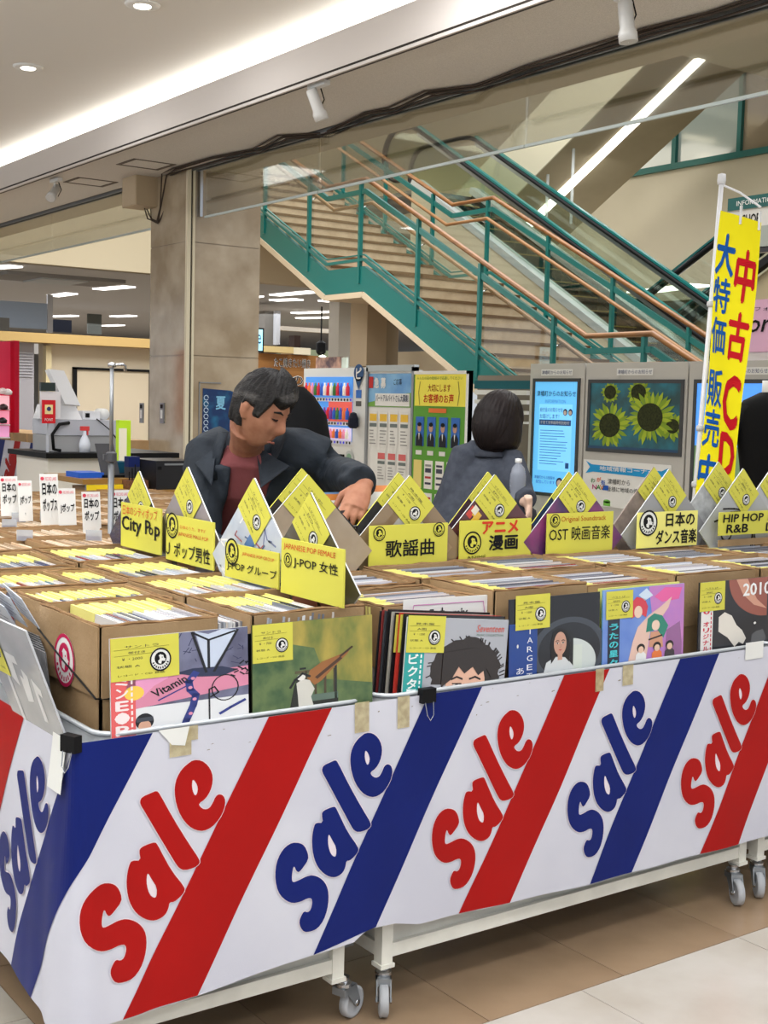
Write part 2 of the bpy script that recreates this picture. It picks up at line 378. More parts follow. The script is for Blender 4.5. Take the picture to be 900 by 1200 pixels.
m = MB(); m.box((p0.x, 15.2, 0), (p0.x+.045, 15.25, p0.z), BLACK); m.box((p0.x, 15.2, p0.z-.03), (p0.x+1.06, 15.25, p0.z), BLACK); m.box((p0.x+1.02, 15.2, 0), (p0.x+1.06, 15.25, p0.z), BLACK); m.build('door_frame', dr)
h = ONY(122, 487, 15.2); m = MB(); m.box((h.x-.06, 15.15, h.z-.01), (h.x+.08, 15.2, h.z+.02), BLACK); m.build('handle', dr)
# pale glass screens and the shop beyond the header
for i, (x0, y0, x1, y1, Y, c) in enumerate(((0, 352, 55, 386, 19, (170, 184, 204)), (56, 345, 62, 390, 19, (196, 194, 196)), (0, 372, 11, 388, 18.5, (110, 108, 104)), (61, 374, 84, 390, 20, (40, 44, 58)), (103, 366, 119, 392, 26, (104, 108, 104)))):
    o = RY(x0, y0, x1, y1, Y, .05, mat(c, .5)).build('trim_%d' % (i+1)); struct(o)
struct(RY(-20, 387, 160, 420, 24, .1, mat((190, 186, 182), .6)).build('wall_shop'))
# red booth at the far left
rb = thing('display_booth', 'bright red booth with lit glass shelves at the left edge', 'booth', ONY(5, 560, 11))
RY(-40, 398, 20, 507, 11, .06, mat((224, 62, 92), .5)).build('panel', rb)
RY(17, 399, 22.5, 507, 10.9, .25, mat((190, 24, 50), .5)).build('side_panel', rb)
for k, (y0, y1, c) in enumerate(((463, 479, (250, 190, 200)), (481, 497, (246, 150, 176)), (499, 512, (220, 150, 190)))):
    RY(-20, y0, 11, y1, 10.85, .05, mat(c, .4, emit=.5)).build('shelf_case', rb)
    m = RY(-20, y1, 12, y1+1.6, 10.8, .12, mat((230, 220, 225), .3)); m.build('shelf', rb)
for (x, y, c, lb) in ((3, 462, (240, 220, 220), 'pale pink cake on the upper shelf of the red booth'), (9, 463, (250, 240, 240), 'white cake on the upper shelf, right one'), (3, 496.5, (30, 20, 26), 'black goods on the lower shelf of the red booth'), (4, 480.5, (60, 30, 34), 'dark goods on the middle shelf of the red booth')):
    p = ONY(x, y, 10.8); m = MB(); m.lathe(p, [(.001, 0), (.035, .005), (.04, .03), (.02, .05), (.001, .055)], mat(c, .4), 10); tag(m.build('cake', smooth=True), lb, 'food')
# ---------------- atrium: back wall, windows, slabs ----------------
AW = mat((196, 186, 162), .7, rgb2=(186, 176, 152), scale=.6, name='atrium_wall')
aw = MB()
aw.box((17, -6, 3.35), (17.3, 30, 5.6), AW); aw.box((17.05, 15.9, 5.6), (17.3, 40, 12), AW); aw.box((17.02, -6, 7.75), (17.3, 16, 12), AW)
struct(aw.build('wall_atrium_back'))
struct(BX((17.3, -6, 3.35), (34, 30, 3.5), FARC).build('ceiling_side_store'))
struct(BX((30, -6, 0), (30.3, 30, 3.35), mat((222, 216, 206), .6)).build('wall_side_store'))
struct(BX((5.13, 24, 3.9), (17.3, 24.3, 12), mat((206, 196, 168), .7)).build('wall_atrium_end'))
struct(BX((4.3, -6, 6.4), (6.0, 40, 6.6), CREAM).build('ceiling_gallery'))
win = MB(); WT = mat((12, 92, 84), .4)
for (ya, yb, za, zb_) in ((-2, 16.6, 5.58, 5.68), (15.33, 15.42, 5.68, 6.5), (13.95, 14.03, 5.68, 7.3), (10.9, 10.98, 5.68, 7.7)):
    win.box((16.93, ya, za), (17.02, yb, zb_), WT)
wn = struct(win.build('window_8'))
for k, (ya, yb) in enumerate(((14.03, 15.33), (15.42, 16.6), (10.98, 13.95), (4, 10.9))):
    o = BX((17.0, ya, 5.68), (17.02, yb, 7.7), mat((150, 160, 152) if k < 2 else (140, 126, 104), .08, coat=1.)).build('pane'); o.parent = wn
struct(BX((20, -2, 5.6), (20.2, 17, 8), mat((150, 150, 140), .7)).build('wall_upper_floor'))
for q in ((745, 343, 820, 334), (600, 352, 640, 348), (664, 362, 740, 352), (640, 380, 700, 372)):
    a = ONZ(q[0], q[1], 3.3); b = ONZ(q[2], q[3], 3.3); m = MB(); m.beam(a, b, .35, .03, LAMPM)
    tag(m.build('ceiling_strip_lamp'), 'strip lamp low behind the escalators, '+{745: 'right one beside the flag', 600: 'left one', 664: 'middle one', 640: 'lowest one'}[q[0]], 'lamp', 'strip lamps behind the escalators')

struct(BX((5.2, 17.7, 7.4), (14.2, 23.9, 7.6), mat((214, 204, 176), .7)).build('ceiling_upper_store'))
struct(BX((5.2, 20.0, 4.7), (16.9, 23.9, 4.9), mat((170, 160, 146), .4)).build('floor_upper_store'))
for k_, (x_, y_) in enumerate(((7.5, 19), (9.5, 20.5), (11.5, 19.2), (12.8, 21.5), (10.2, 22.6), (8.2, 22))):
    _m = MB(); _m.box((x_, y_, 7.36), (x_+.9, y_+.25, 7.4), mat((255, 244, 214), emit=4.)); tag(_m.build('ceiling_strip_lamp'), 'warm ceiling lamp of the upper floor behind the stairs, %s from the left' % ['first', 'third', 'fifth', 'sixth', 'fourth', 'second'][k_], 'lamp', 'warm lamps of the upper floor')
light('upper_store_light', (10, 21, 7.2), 5, 260, size_y=4, color=(1, .93, .8))
# ---------------- the staircase ----------------
SN, SF = 9.1, 11.1
NOS = mat((96, 70, 44), .6); STEP = mat((178, 158, 134), .55, rgb2=(164, 144, 120), scale=8, name='step_stone')
stair = thing('staircase', 'wide public staircase with teal stringers and wooden handrails climbing to the left', 'stairs', (10, 6.4, 0))
def flight(y0, z0, n, ry, rz):
    for k in range(n):
        m = MB(); y = y0+k*ry; z = z0+(k+1)*rz
        m.box((SN+.03, y, z-rz-.02), (SF-.03, y+ry+.03, z), STEP); m.box((SN+.04, y-.012, z-.03), (SF-.04, y+.03, z+.004), NOS)
        m.build('step', stair)
flight(6.44, 0, 6, .327, .17); flight(9.28, 1.02, 12, .3267, .169); flight(14.06, 3.05, 11, .327, .17)
m = MB(); m.box((SN+.03, 8.4, .85), (SF-.03, 9.29, 1.02), STEP); m.box((SN+.03, 13.2, 2.86), (SF-.03, 14.07, 3.05), STEP)
m.box((SN, 17.65, 4.6), (SF, 20, 4.92), STEP); m.build('landing', stair)
PR = [(6.3, -.07), (8.4, 1.02), (9.28, 1.02), (13.2, 3.05), (14.06, 3.05), (17.65, 4.92)]
def off(dz, y0=6.3): return [(y, z+dz) for y, z in PR]
UNDER = mat((208, 190, 164), .7)
for X, nm in ((SN-.03, 'stringer'), (SF-.03, 'stringer')):
    m = MB(); fr = FR((X, 0, 0), (0, -1, 0), (0, 0, 1)); up = off(.09); lo = off(-.22)
    m.poly(fr, [(-y, max(z, .0)) for y, z in up]+[(-y, max(z, 0)) for y, z in reversed(lo)], TEAL, 0, .06); m.build(nm, stair)
m = MB()
for (y0, z0), (y1, z1) in zip(off(-.26), off(-.26)[1:]):
    m.beam((10.1, y0, z0), (10.1, y1, z1), 2.1, .07, UNDER)
m.build('soffit', stair)
posts = [15.66, 14.5, 13.3, 12.1, 10.95, 9.75, 8.5]
def prz(y):
    for (a, b), (c, d) in zip(PR, PR[1:]):
        if a <= y <= c: return b+(d-b)*(y-a)/(c-a)
    return PR[-1][1]
for X in (SN-.02, SF+.02):
    for y in posts+[16.8]:
        z = prz(y); m = MB(); m.box((X-.03, y-.02, z-.12), (X+.02, y+.02, z+1.12), TEAL); m.build('baluster_post', stair)
    m = MB(); m.tube([(X, y, z) for y, z in off(1.15)], .03, WOOD, 8); m.build('handrail', stair, True)
    m = MB()
    for (y0, z0), (y1, z1) in zip(off(1.0), off(1.0)[1:]): m.beam((X, y0, z0), (X, y1, z1), .04, .06, TEAL)
    for (y0, z0), (y1, z1) in zip(off(.17), off(.17)[1:]): m.beam((X, y0, z0), (X, y1, z1), .05, .035, TEAL)
    for (y0, z0), (y1, z1) in zip(off(.23), off(.23)[1:]): m.beam((X, y0, z0), (X, y1, z1), .03, .015, TEAL)
    m.build('guard_rail', stair)
    xi = X+.1 if X < 10 else X-.1
    m = MB(); m.tube([(xi, y, z) for y, z in off(.87)], .024, mat((150, 108, 66), .4), 8)
    for y in posts: m.tube([(xi, y, prz(y)+.85), (X, y, prz(y)+.8)], .008, STEEL, 6)
    m.build('inner_handrail', stair, True)
    g = MB(); fr = FR((X+.005, 0, 0), (0, -1, 0), (0, 0, 1))
    for a, b in zip(sorted(posts+[16.8]), sorted(posts+[16.8])[1:]):
        ys = [a+.03]+[q for q, _ in PR if a+.03 < q < b-.03]+[b-.03]
        g.poly(fr, [(-y, prz(y)+.26) for y in ys]+[(-y, prz(y)+.96) for y in reversed(ys)], GLASS, 0, .008)
    g.build('glass_panel', stair)

# ---------------- the escalator beside the stairs ----------------
esc = thing('escalator', 'dark stepped escalator with teal-edged black handrails beside the staircase', 'escalator', (13, 9, 0))
def ez(y): return 3.84+.577*(y-13.31)                 # top of the handrail
X1, X2 = 12.5, 13.7; TR = mat((128, 134, 136), .3, .8); RUB = mat((30, 30, 32), .5); ESG = glass((238, 244, 238), 'escalator_glass', .015, .2)
ya, yb = 8.3, 16.75
for X, ext in ((X1, .25), (X2, 1.15)):
    top = ez(yb)
    P = [(X, ya, ez(ya)), (X, yb, top)]
    yc = yb+ext+.25; r = .42
    P += [(X, yb+.18, top+.07), (X, yb+.45, top+.1), (X, yc, top+.1)] if ext > 1 else [(X, yb+.2, top+.08)]
    P += [(X, yc+r*math.sin(t), top+.1-r+r*math.cos(t)) for t in [PI*k/12 for k in range(1, 13)]]
    m = MB(); m.tube(P, [(.035, .05)]*len(P), RUB, 10, flat=(0, 0, 1)); m.build('handrail', esc, True)
    m = MB(); m.beam((X, ya, ez(ya)+.06), (X, yb, top+.06), .07, .03, TEAL); m.build('rail_trim', esc)
    m = MB(); m.beam((X, ya, ez(ya)-.06), (X, yb, top-.06), .05, .05, TR); m.build('rail_track', esc)
    fr = FR((X+.005, 0, 0), (0, -1, 0), (0, 0, 1)); g = MB()
    for k in range(7):
        a = ya+(yb-ya)*k/7+.006; b = ya+(yb-ya)*(k+1)/7-.006
        g.poly(fr, [(-a, ez(a)-.75), (-a, ez(a)-.07), (-b, ez(b)-.07), (-b, ez(b)-.75)], ESG, 0, .01)
    g.poly(fr, [(-yb, top-.75), (-yb, top-.07), (-yc, top+.03)]+[(-(yc+(r-.05)*math.sin(t)), top+.08-r+(r-.05)*math.cos(t)) for t in [PI*k/8 for k in range(1, 9)]], ESG, 0, .01)
    g.build('glass_panel', esc)
    s = 1 if X == X2 else -1
    m = MB(); m.beam((X, ya, ez(ya)-.82), (X, yb, top-.82), .22, .1, mat((190, 196, 196), .35, .35)); m.beam((X-s*.06, ya, ez(ya)-.93), (X-s*.06, yb, top-.93), .02, .2, mat((40, 42, 42), .4)); m.build('skirt_deck', esc)
    m = MB(); m.poly(FR((X+s*.1, 0, 0), (0, -1, 0), (0, 0, 1)), [(-ya, ez(ya)-.85), (-ya, max(0, ez(ya)-1.9)), (-yb, ez(yb)-1.9), (-yb, ez(yb)-.85)], AW, 0, .02); m.build('truss_panel', esc)
m = MB(); m.box((X1, yb, ez(yb)-1.0), (X2, yb+2.6, ez(yb)-.93), TR); m.build('landing_plate', esc)
DST = mat((15, 14, 13), .6, name='escalator_step'); LIP = mat((150, 130, 70), .6)
y = ya+.2
while y < yb-.1:
    z = ez(y)-.98; m = MB(); m.box((X1+.1, y, z-.24), (X2-.1, y+.42, z), DST); m.box((X1+.1, y-.004, z-.012), (X2-.1, y+.02, z+.003), LIP); m.build('step', esc); y += .4
m = MB(); m.beam((13.1, ya, ez(ya)-1.9), (13.1, yb, ez(yb)-1.9), 1.3, .06, AW); m.build('underside', esc)

# ---------------- upper escalator crossing above with its lamp strip ----------------
up = thing('upper_escalator', 'upper escalator rising to the right, its sloping underside lit by one long lamp', 'escalator', (15, 15, 5))
def uz(y): return 14.19-.5635*y
YA, YB = 13.3, 18.9
UND = mat((150, 138, 112), .75, rgb2=(142, 130, 104), scale=1.5)
fr = FR((14.28, 0, 0), (0, -1, 0), (0, 0, 1))
m = MB(); m.poly(fr, [(-YB, uz(YB)), (-YA, uz(YA)), (-YA, uz(YA)+1.1), (-YB, uz(YB)+1.1)], mat((200, 194, 170), .7), 0, .03); m.build('side_panel', up)
m = MB(); m.add([(14.3, YB, uz(YB)), (14.3, YA, uz(YA)), (16.2, YA-.1, uz(YA)+.06), (16.2, YB, uz(YB)), (14.3, YB, uz(YB)+.1), (14.3, YA, uz(YA)+.1), (16.2, YA-.1, uz(YA)+.16), (16.2, YB, uz(YB)+.1)], [(0, 1, 2, 3), (7, 6, 5, 4), (0, 4, 5, 1), (1, 5, 6, 2), (2, 6, 7, 3), (3, 7, 4, 0)], UND); m.build('underside', up)
m = MB(); m.beam((15.11, 17.2, uz(17.2)-.02), (15.11, 13.2, uz(13.2)-.02), .17, .05, mat((255, 254, 248), emit=4.)); m.build('lamp_strip', up)
light('upper_escalator_lamp_light', (15.11, 15.2, uz(15.2)-.12), .15, 40, rot=(math.radians(29.4), 0, 0), size_y=4.4)
m = MB(); m.box((14.3, 4, 6.68), (17.2, 13.3, 6.9), mat((206, 196, 172), .7)); m.box((14.3, 4, 6.68), (14.5, 13.3, 9), mat((206, 196, 172), .7)); struct(m.build('ceiling_slab'))
# ---------------- escalator beyond, rising to the right ----------------
e3 = thing('side_escalator', 'escalator beyond, its black handrail rising to the upper right behind the yellow flag', 'escalator', (14.6, 12, 0))
def sz(y): return 3.14-.553*(y-13.35)
for X in (14.3, 15.4):
    m = MB(); m.tube([(X, 15.5, sz(15.5)), (X, 9.5, sz(9.5))], [(.035, .06)]*2, RUB, 8, flat=(0, 0, 1)); m.build('handrail', e3, True)
    m = MB(); m.beam((X, 15.5, sz(15.5)+.07), (X, 9.5, sz(9.5)+.07), .07, .03, TEALD); m.build('rail_trim', e3)
    g = MB(); fr = FR((X+.01, 0, 0), (0, -1, 0), (0, 0, 1))
    for k in range(5):
        a = 15.5-k*1.2; b = a-1.19
        g.poly(fr, [(-a, sz(a)-.75), (-b, sz(b)-.75), (-b, sz(b)-.06), (-a, sz(a)-.06)], GLASS, 0, .01)
    g.build('glass_panel', e3)
    m = MB(); m.beam((X, 15.5, sz(15.5)-.82), (X, 9.5, sz(9.5)-.82), .12, .1, RUB); m.build('skirt_deck', e3)
m = MB(); m.beam((14.85, 15.5, sz(15.5)-1.2), (14.85, 9.5, sz(9.5)-1.2), 1.0, .5, mat((168, 152, 122), .7)); m.build('truss', e3)
# clear divider posts by the escalator
for (px_, y0, y1) in ((669, 165, 262), (640, 190, 262)):
    a = ONX(px_, y0, 14.5); b = ONX(px_, y1, 14.5); a = Vector((14.5, b.y, uz(b.y))); m = MB(); m.tube([a, b], .025, mat((220, 226, 224), .15, alpha=.5), 8)
    tag(m.build('glass_fin', smooth=True), 'clear vertical glass fin hanging above the escalator, %s' % ('taller one' if y0 == 165 else 'shorter one'), 'glass fin')

# ---------------- columns and boxes under the stairs ----------------
struct(RY(431, 352, 452, 430, 14.2, .4, mat((176, 158, 134), .6)).build('trim_pillar'), 'brown pillar under the stairs')
struct(RY(452, 360, 466, 432, 15.2, .3, mat((150, 134, 112), .6)).build('trim_pillar'), 'narrow brown pillar under the stairs')
struct(RX(446, 413, 520, 470, 11.7, .3, mat((214, 198, 170), .7)).build('wall_low'))
struct(RX(560, 440, 640, 640, 8.75, .1, mat((120, 112, 100), .7)).build('wall_under_stairs'))
struct(RY(398, 340, 430, 440, 17.5, .3, FARW).build('trim_jamb'))
pk = MB(); RY(310, 364, 324, 405, 20, .5, mat((146, 142, 136), .6), pk); struct(pk.build('trim_far_column'), 'grey column far behind the takeaway counter')
struct(RY(324, 364, 328, 404, 19.8, .1, mat((226, 230, 238), .4)).build('trim_white_post'))
struct(RY(330, 382, 426, 393, 21, .2, mat((216, 206, 190), .6)).build('trim_band'))
struct(RY(345, 393, 352, 408, 20.9, .2, mat((60, 44, 38), .6)).build('trim_dark_panel'))
m = MB()
for (x, y) in ((376, 416), (399, 418), (423, 414)):
    p = ONY(x, y, 20); m.lathe(p, [(.05, 0), (.09, .05), (.09, .22), (.03, .26)], BLACK, 10)
    m.box((p.x-.01, 20-.01, p.z+.2), (p.x+.01, 20.01, 3.2), BLACK); p2 = ONY(x+2, y+3, 19.85); m.lathe(p2, [(.001, 0), (.07, .02), (.001, .05)], mat((255, 252, 240), emit=4.), 10)
tag(m.build('track_lights'), 'black track lights glowing above the drinks machine', 'lamp', kind='stuff')
RY(330, 408, 428, 432, 24, .2, mat((150, 160, 130), .6)).build('wall_green_band')['kind'] = 'structure'
# ---------------- takeaway counter sign, television ----------------
tk = thing('takeaway_kiosk', 'wooden takeaway counter sign with white lettering behind the man', 'sign', ONY(330, 450, 13.4))
RY(289, 413, 372, 458, 13.4, .3, mat((164, 116, 68), .5, rgb2=(150, 102, 58), scale=2, stretch=(1, 1, 20)), None).build('sign_board', tk)
RY(308, 405, 344, 414, 13.3, .3, mat((206, 182, 128), .5)).build('top_box', tk)
RY(344, 407, 364, 416, 13.35, .3, mat((226, 216, 190), .5)).build('top_box', tk)
a = ONY(289, 460, 13.38); b = ONY(372, 413, 13.38); wk = b.x-a.x; hk = b.z-a.z; fr = FY(a.x, 13.39, a.z)
m = MB(); m.text(fr, 'たこ焼きたい焼き', wk*.38, hk*.62, wk*.9, hk*.83, WHITE, .006, .03); m.text(fr, 'このや', wk*.45, hk*.2, wk*1.0, hk*.45, WHITE, .006, .03)
m.text(fr, 'たこ焼きたい焼き', wk*.385, hk*.625, wk*.895, hk*.825, BLACK, .01); m.text(fr, 'このや', wk*.46, hk*.21, wk*.99, hk*.44, BLACK, .01); m.build('lettering', tk)
RY(350, 462, 357, 540, 13.3, .2, mat((226, 222, 210), .5)).build('menu_panel', tk)
m = MB()
for (x0, y0, x1, y1, c) in ((349, 456, 357, 462, (204, 60, 60)), (349, 462, 357, 466, (40, 120, 60)), (350, 470, 356, 478, (120, 110, 100)), (350, 482, 356, 490, (120, 110, 100)), (350, 494, 356, 502, (130, 110, 100))):
    RY(x0, y0, x1, y1, 13.28, .02, mat(c), m)
m.build('menu_card', tk)
RY(289, 459, 349, 560, 13.42, .25, mat((196, 176, 140), .6)).box((ONY(289, 560, 13.5).x, 13.45, 0), (ONY(372, 560, 13.5).x, 13.65, 1.0), mat((196, 176, 140), .6)).build('counter', tk)
tv = thing('television', 'wall television with a bright blue screen beside the column edge', 'television', ONY(295, 412, 12.2))
RY(286, 383, 309, 413, 12.2, .06, BLACK).build('casing', tv)
_q = ONY(297, 383, 12.25); BX((_q.x-.02, 12.22, _q.z-.02), (_q.x+.02, 12.26, 4.2), GREYM).build('hanger_pole', tv)
RY(287, 385, 307.5, 411, 12.19, .01, mat((90, 200, 240), .3, rgb2=(200, 240, 250), scale=1.2, emit=.9)).build('screen', tv)
a = ONY(289, 402, 12.18); b = ONY(306, 392, 12.18); m = MB(); m.text(FY(a.x, 12.18, a.z), 'one', 0, 0, b.x-a.x, b.z-a.z, mat((20, 90, 130)), .002); m.build('lettering', tv)
# =====================================================================
#  KIOSKS, NOTICE BOARDS, MACHINE, FLAG
# =====================================================================
KG = mat((190, 188, 184), .5, name='kiosk_grey')
kx = 7.8
def kiosk(y0, y1, label, scr, build):
    k = thing('information_screen', label, 'screen', (kx+.2, (y0+y1)/2, 0), 'information screens in a row')
    fr = FX(kx, y0, 0); W = y0-y1
    m = MB(); m.fbox(fr, 0.004, 0, W-.004, 1.84, -.35, 0, KG); m.build('cabinet', k)
    u0, v0, u1, v1 = scr
    m = MB()
    for q in ((u0-.03, v0-.03, u1+.03, v0), (u0-.03, v1, u1+.03, v1+.03), (u0-.03, v0, u0, v1), (u1, v0, u1+.03, v1)): m.fbox(fr, *q, 0, .012, mat((60, 62, 66), .4))
    m.build('screen_bezel', k)
    build(k, fr, u0, v0, u1, v1)
    m = MB(); m.rect(fr, W/2-.2, 1.735, W/2+.2, 1.79, WHITE, .004); m.text(fr, '津幡町からのお知らせ', W/2-.19, 1.745, W/2+.19, 1.78, mat((40, 60, 110)), .006); m.build('header_label', k)
    return k
def scr1(k, fr, u0, v0, u1, v1):
    w_, h_ = u1-u0, v1-v0
    S = mat((96, 178, 232), .3, emit=.75, name='screen_blue'); S2 = mat((120, 196, 240), .3, emit=.75); T = mat((30, 80, 140), .4, emit=.2)
    m = MB(); m.rect(fr, u0, v0, u1, v1, S, .004); m.build('screen', k)
    f = SUB(fr, u0, v0, w_, h_); m = MB()
    m.rect(f, .12, .2, .9, .8, S2, .006)
    m.text(f, '津幡町からのお知らせ', .05, .87, .97, .92, mat((20, 60, 70)), .008, .01); m.text(f, 'INFORMATION', .26, .81, .74, .84, mat((90, 160, 200)), .008)
    m.text(f, '給付金のお知らせを', .14, .73, .68, .77, T, .008); m.text(f, 'お届けします！', .14, .67, .6, .71, T, .008)
    m.rect(f, .13, .61, .88, .66, T, .008); m.text(f, '子育て世帯臨時特別給付', .16, .62, .84, .65, WHITE, .01)
    for i in range(13): m.rect(f, .16, .56-.025*i, .16+random.uniform(.4, .68), .565-.025*i, mat((60, 130, 190)), .008)
    m.rect(f, .78, .23, .86, .28, T, .008)
    m.text(f, '津幡町からの情報を', .05, .12, .55, .15, T, .008); m.text(f, '配信しています', .1, .08, .55, .11, T, .008)
    for u in (.74, .86): m.disc(f, u, .73, .05, mat((50, 60, 90)), .008, ry=.03); m.disc(f, u, .725, .035, mat((220, 200, 190)), .01, ry=.02)
    m.disc(f, .66, .1, .08, mat((60, 60, 90)), .008, ry=.045); m.disc(f, .66, .095, .055, mat((220, 200, 190)), .01, ry=.03)
    m.build('screen_print', k)
def scr2(k, fr, u0, v0, u1, v1):
    f = SUB(fr, u0, v0, u1-u0, v1-v0)
    m = MB(); m.rect(fr, u0, v0, u1, v1, mat((34, 60, 62), .3, rgb2=(30, 96, 110), scale=5, emit=.35), .004); m.build('screen', k)
    PT = mat((140, 156, 44), .5, emit=.25); PT2 = mat((112, 136, 40), .5, emit=.22); BR = mat((52, 56, 26), .7, rgb2=(30, 36, 18), scale=60, emit=.1)
    m = MB(); asp = (u1-u0)/(v1-v0)
    for (cu, cv, r, rr, n, w_) in ((.23, .86, .17, .1, 16, .005), (.55, .86, .2, .12, 18, .006), (.93, .38, .22, .1, 18, .006), (.24, .36, .34, .175, 26, .008), (.69, .5, .4, .2, 30, .011)):
        rnd = random.Random(int(cu*100))
        for i in range(n):
            a = 2*PI*i/n+rnd.uniform(-.08, .08); L = r*rnd.uniform(.85, 1.1); da = PI/n*1.1
            da *= 1.25; P = [(rr*.8, a-da), (L*.78, a-da*.7), (L, a+.03), (L*.78, a+da*.7), (rr*.8, a+da)]
            pts = [(min(max(cu+q*math.cos(t)/asp*1.2, 0.0), 1.0), min(max(cv+q*math.sin(t), 0.0), 1.0)) for q, t in P]
            if len(set(pts)) >= 4: m.poly(f, pts, PT if i % 2 else PT2, w_+i*.00004)
        if 0 < cv-rr and cv+rr < 1.02 and cu+rr/asp < 1: m.disc(f, cu, cv, rr/asp*1.25, BR, w_+.0025, ry=rr*1.05, n=24)
    m.rect(f, .0, .0, 1, .04, mat((28, 60, 90), .4, emit=.2), .014); m.build('screen_print', k)
    a = ONX(685, 538, kx); b = ONX(785, 602, kx)
    fr2 = FX(kx-.004, a.y, b.z); W, Hh = a.y-b.y, a.z-b.z; m = MB()
    m.fbox(fr2, 0, 0, W, Hh, 0, .004, WHITE); f = SUB(fr2, 0, 0, W, Hh)
    m.poly(f, [(.03, .97), (.1, .9), (.9, .86), (.97, .93), (.93, .76), (.97, .7), (.85, .7), (.12, .74), (.03, .7), (.08, .84)], mat((40, 150, 210)), .006)
    m.text(f, '地域情報コーナー', .2, .78, .82, .88, WHITE, .009, .01); m.text(f, '津幡町から', .3, .5, .56, .62, INK, .008); m.text(f, '皆様に地域の情報を', .3, .34, .75, .45, INK, .008)
    for (t, u, v, c) in (('わ', .1, .5, (40, 120, 60)), ('が', .17, .53, (220, 90, 40)), ('街', .22, .47, (40, 90, 180)), ('N', .12, .36, (180, 60, 120)), ('A', .17, .36, (60, 140, 60)), ('V', .21, .36, (220, 140, 30)), ('I', .25, .36, (40, 90, 180))): m.text(f, t, u, v, u+.05, v+.1, mat(c), .008, .02)
    m.disc(f, .3, .12, .04, mat((120, 190, 80)), .008); m.rect(f, .26, .02, .34, .12, mat((120, 190, 80)), .008)
    m.build('paper_notice', k)
def scr3(k, fr, u0, v0, u1, v1):
    m = MB(); vm = v0+(v1-v0)*.55
    m.rect(fr, u0, vm, u1, v1, mat((80, 150, 236), .3, emit=.8), .004); m.rect(fr, u0, v0, u1, vm, mat((110, 140, 100), .3, emit=.4), .004); m.build('screen', k)
kiosk(8.67, 7.97, 'grey kiosk with an upright pale blue notice screen, leftmost of the row', (.08, .70, .62, 1.68), scr1)
kiosk(7.96, 6.83, 'grey kiosk with a wide sunflower picture on its screen', (.07, 1.12, 1.07, 1.67), scr2)
kiosk(6.82, 5.70, 'grey kiosk half hidden behind the yellow flag, blue sky on its screen', (.09, .6, .98, 1.67), scr3)

# drinks vending machine
def panelX(x0, y0, x1, y1, X):
    a = ONX(x0, y0, X); b = ONX(x1, y1, X); return FX(X, a.y, b.z), a.y-b.y, a.z-b.z
vx = 7.2
vm_ = thing('vending_machine', 'white drinks vending machine with lit blue rows of bottles', 'vending machine', (vx+.4, 11.0, 0))
MW = mat((222, 224, 224), .35); m = MB(); m.box((vx, 10.4, 0), (vx+.7, 11.55, 1.8), MW); m.build('cabinet', vm_)
fr = FX(vx, 11.55, 0); W = 1.15
m = MB(); m.fbox(fr, .05, 1.06, .93, 1.71, 0, .006, mat((70, 140, 220), .3, emit=.5)); m.build('display_window', vm_)
m = MB(); m.fbox(fr, 0.5, 1.24, .93, 1.46, .006, .008, mat((236, 96, 84), .4, emit=.3)); m.fbox(fr, .05, 1.065, .93, 1.2, .006, .008, mat((206, 196, 230), .4, emit=.5)); m.build('display_card', vm_)
cols = [(240, 236, 220), (206, 40, 60), (60, 120, 60), (230, 120, 60), (120, 60, 150), (40, 90, 190), (250, 180, 60), (230, 140, 170)]
bt = {}
for r_, (zb_, h_) in enumerate(((1.52, .14), (1.28, .13), (1.09, .1))):
    for k in range(14):
        c = random.choice(cols); m = MB(); u = .1+k*.06; p = fr(u, zb_, .03)
        if c not in bt:
            m.lathe((0, 0, 0), [(.016, 0), (.02, .004), (.02, .08), (.009, .1), (.009, .12), (.001, .121)], mat(c, .3, emit=.25), 8); o = m.build('bottle', vm_, True); bt[c] = o.data
        else:
            o = bpy.data.objects.new('bottle', bt[c]); COL.objects.link(o); adopt(o, vm_)
        o.location = p; o.scale = (1, 1, h_/.13)
    m = MB(); m.fbox(fr, .05, zb_-.06, .93, zb_-.02, 0, .012, mat((226, 230, 240), .4))
    for k in range(16): m.disc(fr, .085+k*.055, zb_-.04, .014, BLACK if random.random() < .75 else mat((60, 60, 220), emit=.4), .014, 8)
    m.build('button_row', vm_)
m = MB(); m.fbox(fr, .72, .86, .8, .93, 0, .01, BLACK); m.fbox(fr, .72, .74, .8, .84, 0, .01, BLACK); m.disc(fr, .9, .9, .075, mat((190, 196, 196), .3), .01); m.disc(fr, .9, .9, .045, mat((120, 160, 130), .3), .013); m.fbox(fr, .86, .74, 1.0, .76, 0, .01, BLACK)
m.fbox(fr, .1, .86, .35, .95, 0, .01, mat((150, 190, 220), .4)); m.fbox(fr, .99, 1.5, 1.08, 1.58, 0, .005, mat((60, 110, 190))); m.fbox(fr, .99, 1.42, 1.08, 1.47, 0, .005, mat((90, 90, 90))); m.build('coin_panel', vm_)
m = MB(); m.disc(fr, 1.04, 1.75, .085, mat((24, 70, 120), .4), .012); m.poly(fr, [(.97, 1.71), (1.04, 1.58), (1.11, 1.71)], mat((24, 70, 120), .4), .012); m.text(fr, 'ピ', 1.0, 1.69, 1.09, 1.8, WHITE, .015, .02); m.build('round_sticker', vm_)
m = MB(); m.lathe(fr(1.02, 1.2, .05), [(.03, 0), (.055, .02), (.05, .1), (.03, .15), (.01, .16)], mat((24, 28, 44), .5), 10); tag(m.build('hanging_pouch'), 'small dark pouch hanging on the side of the drinks machine', 'pouch')
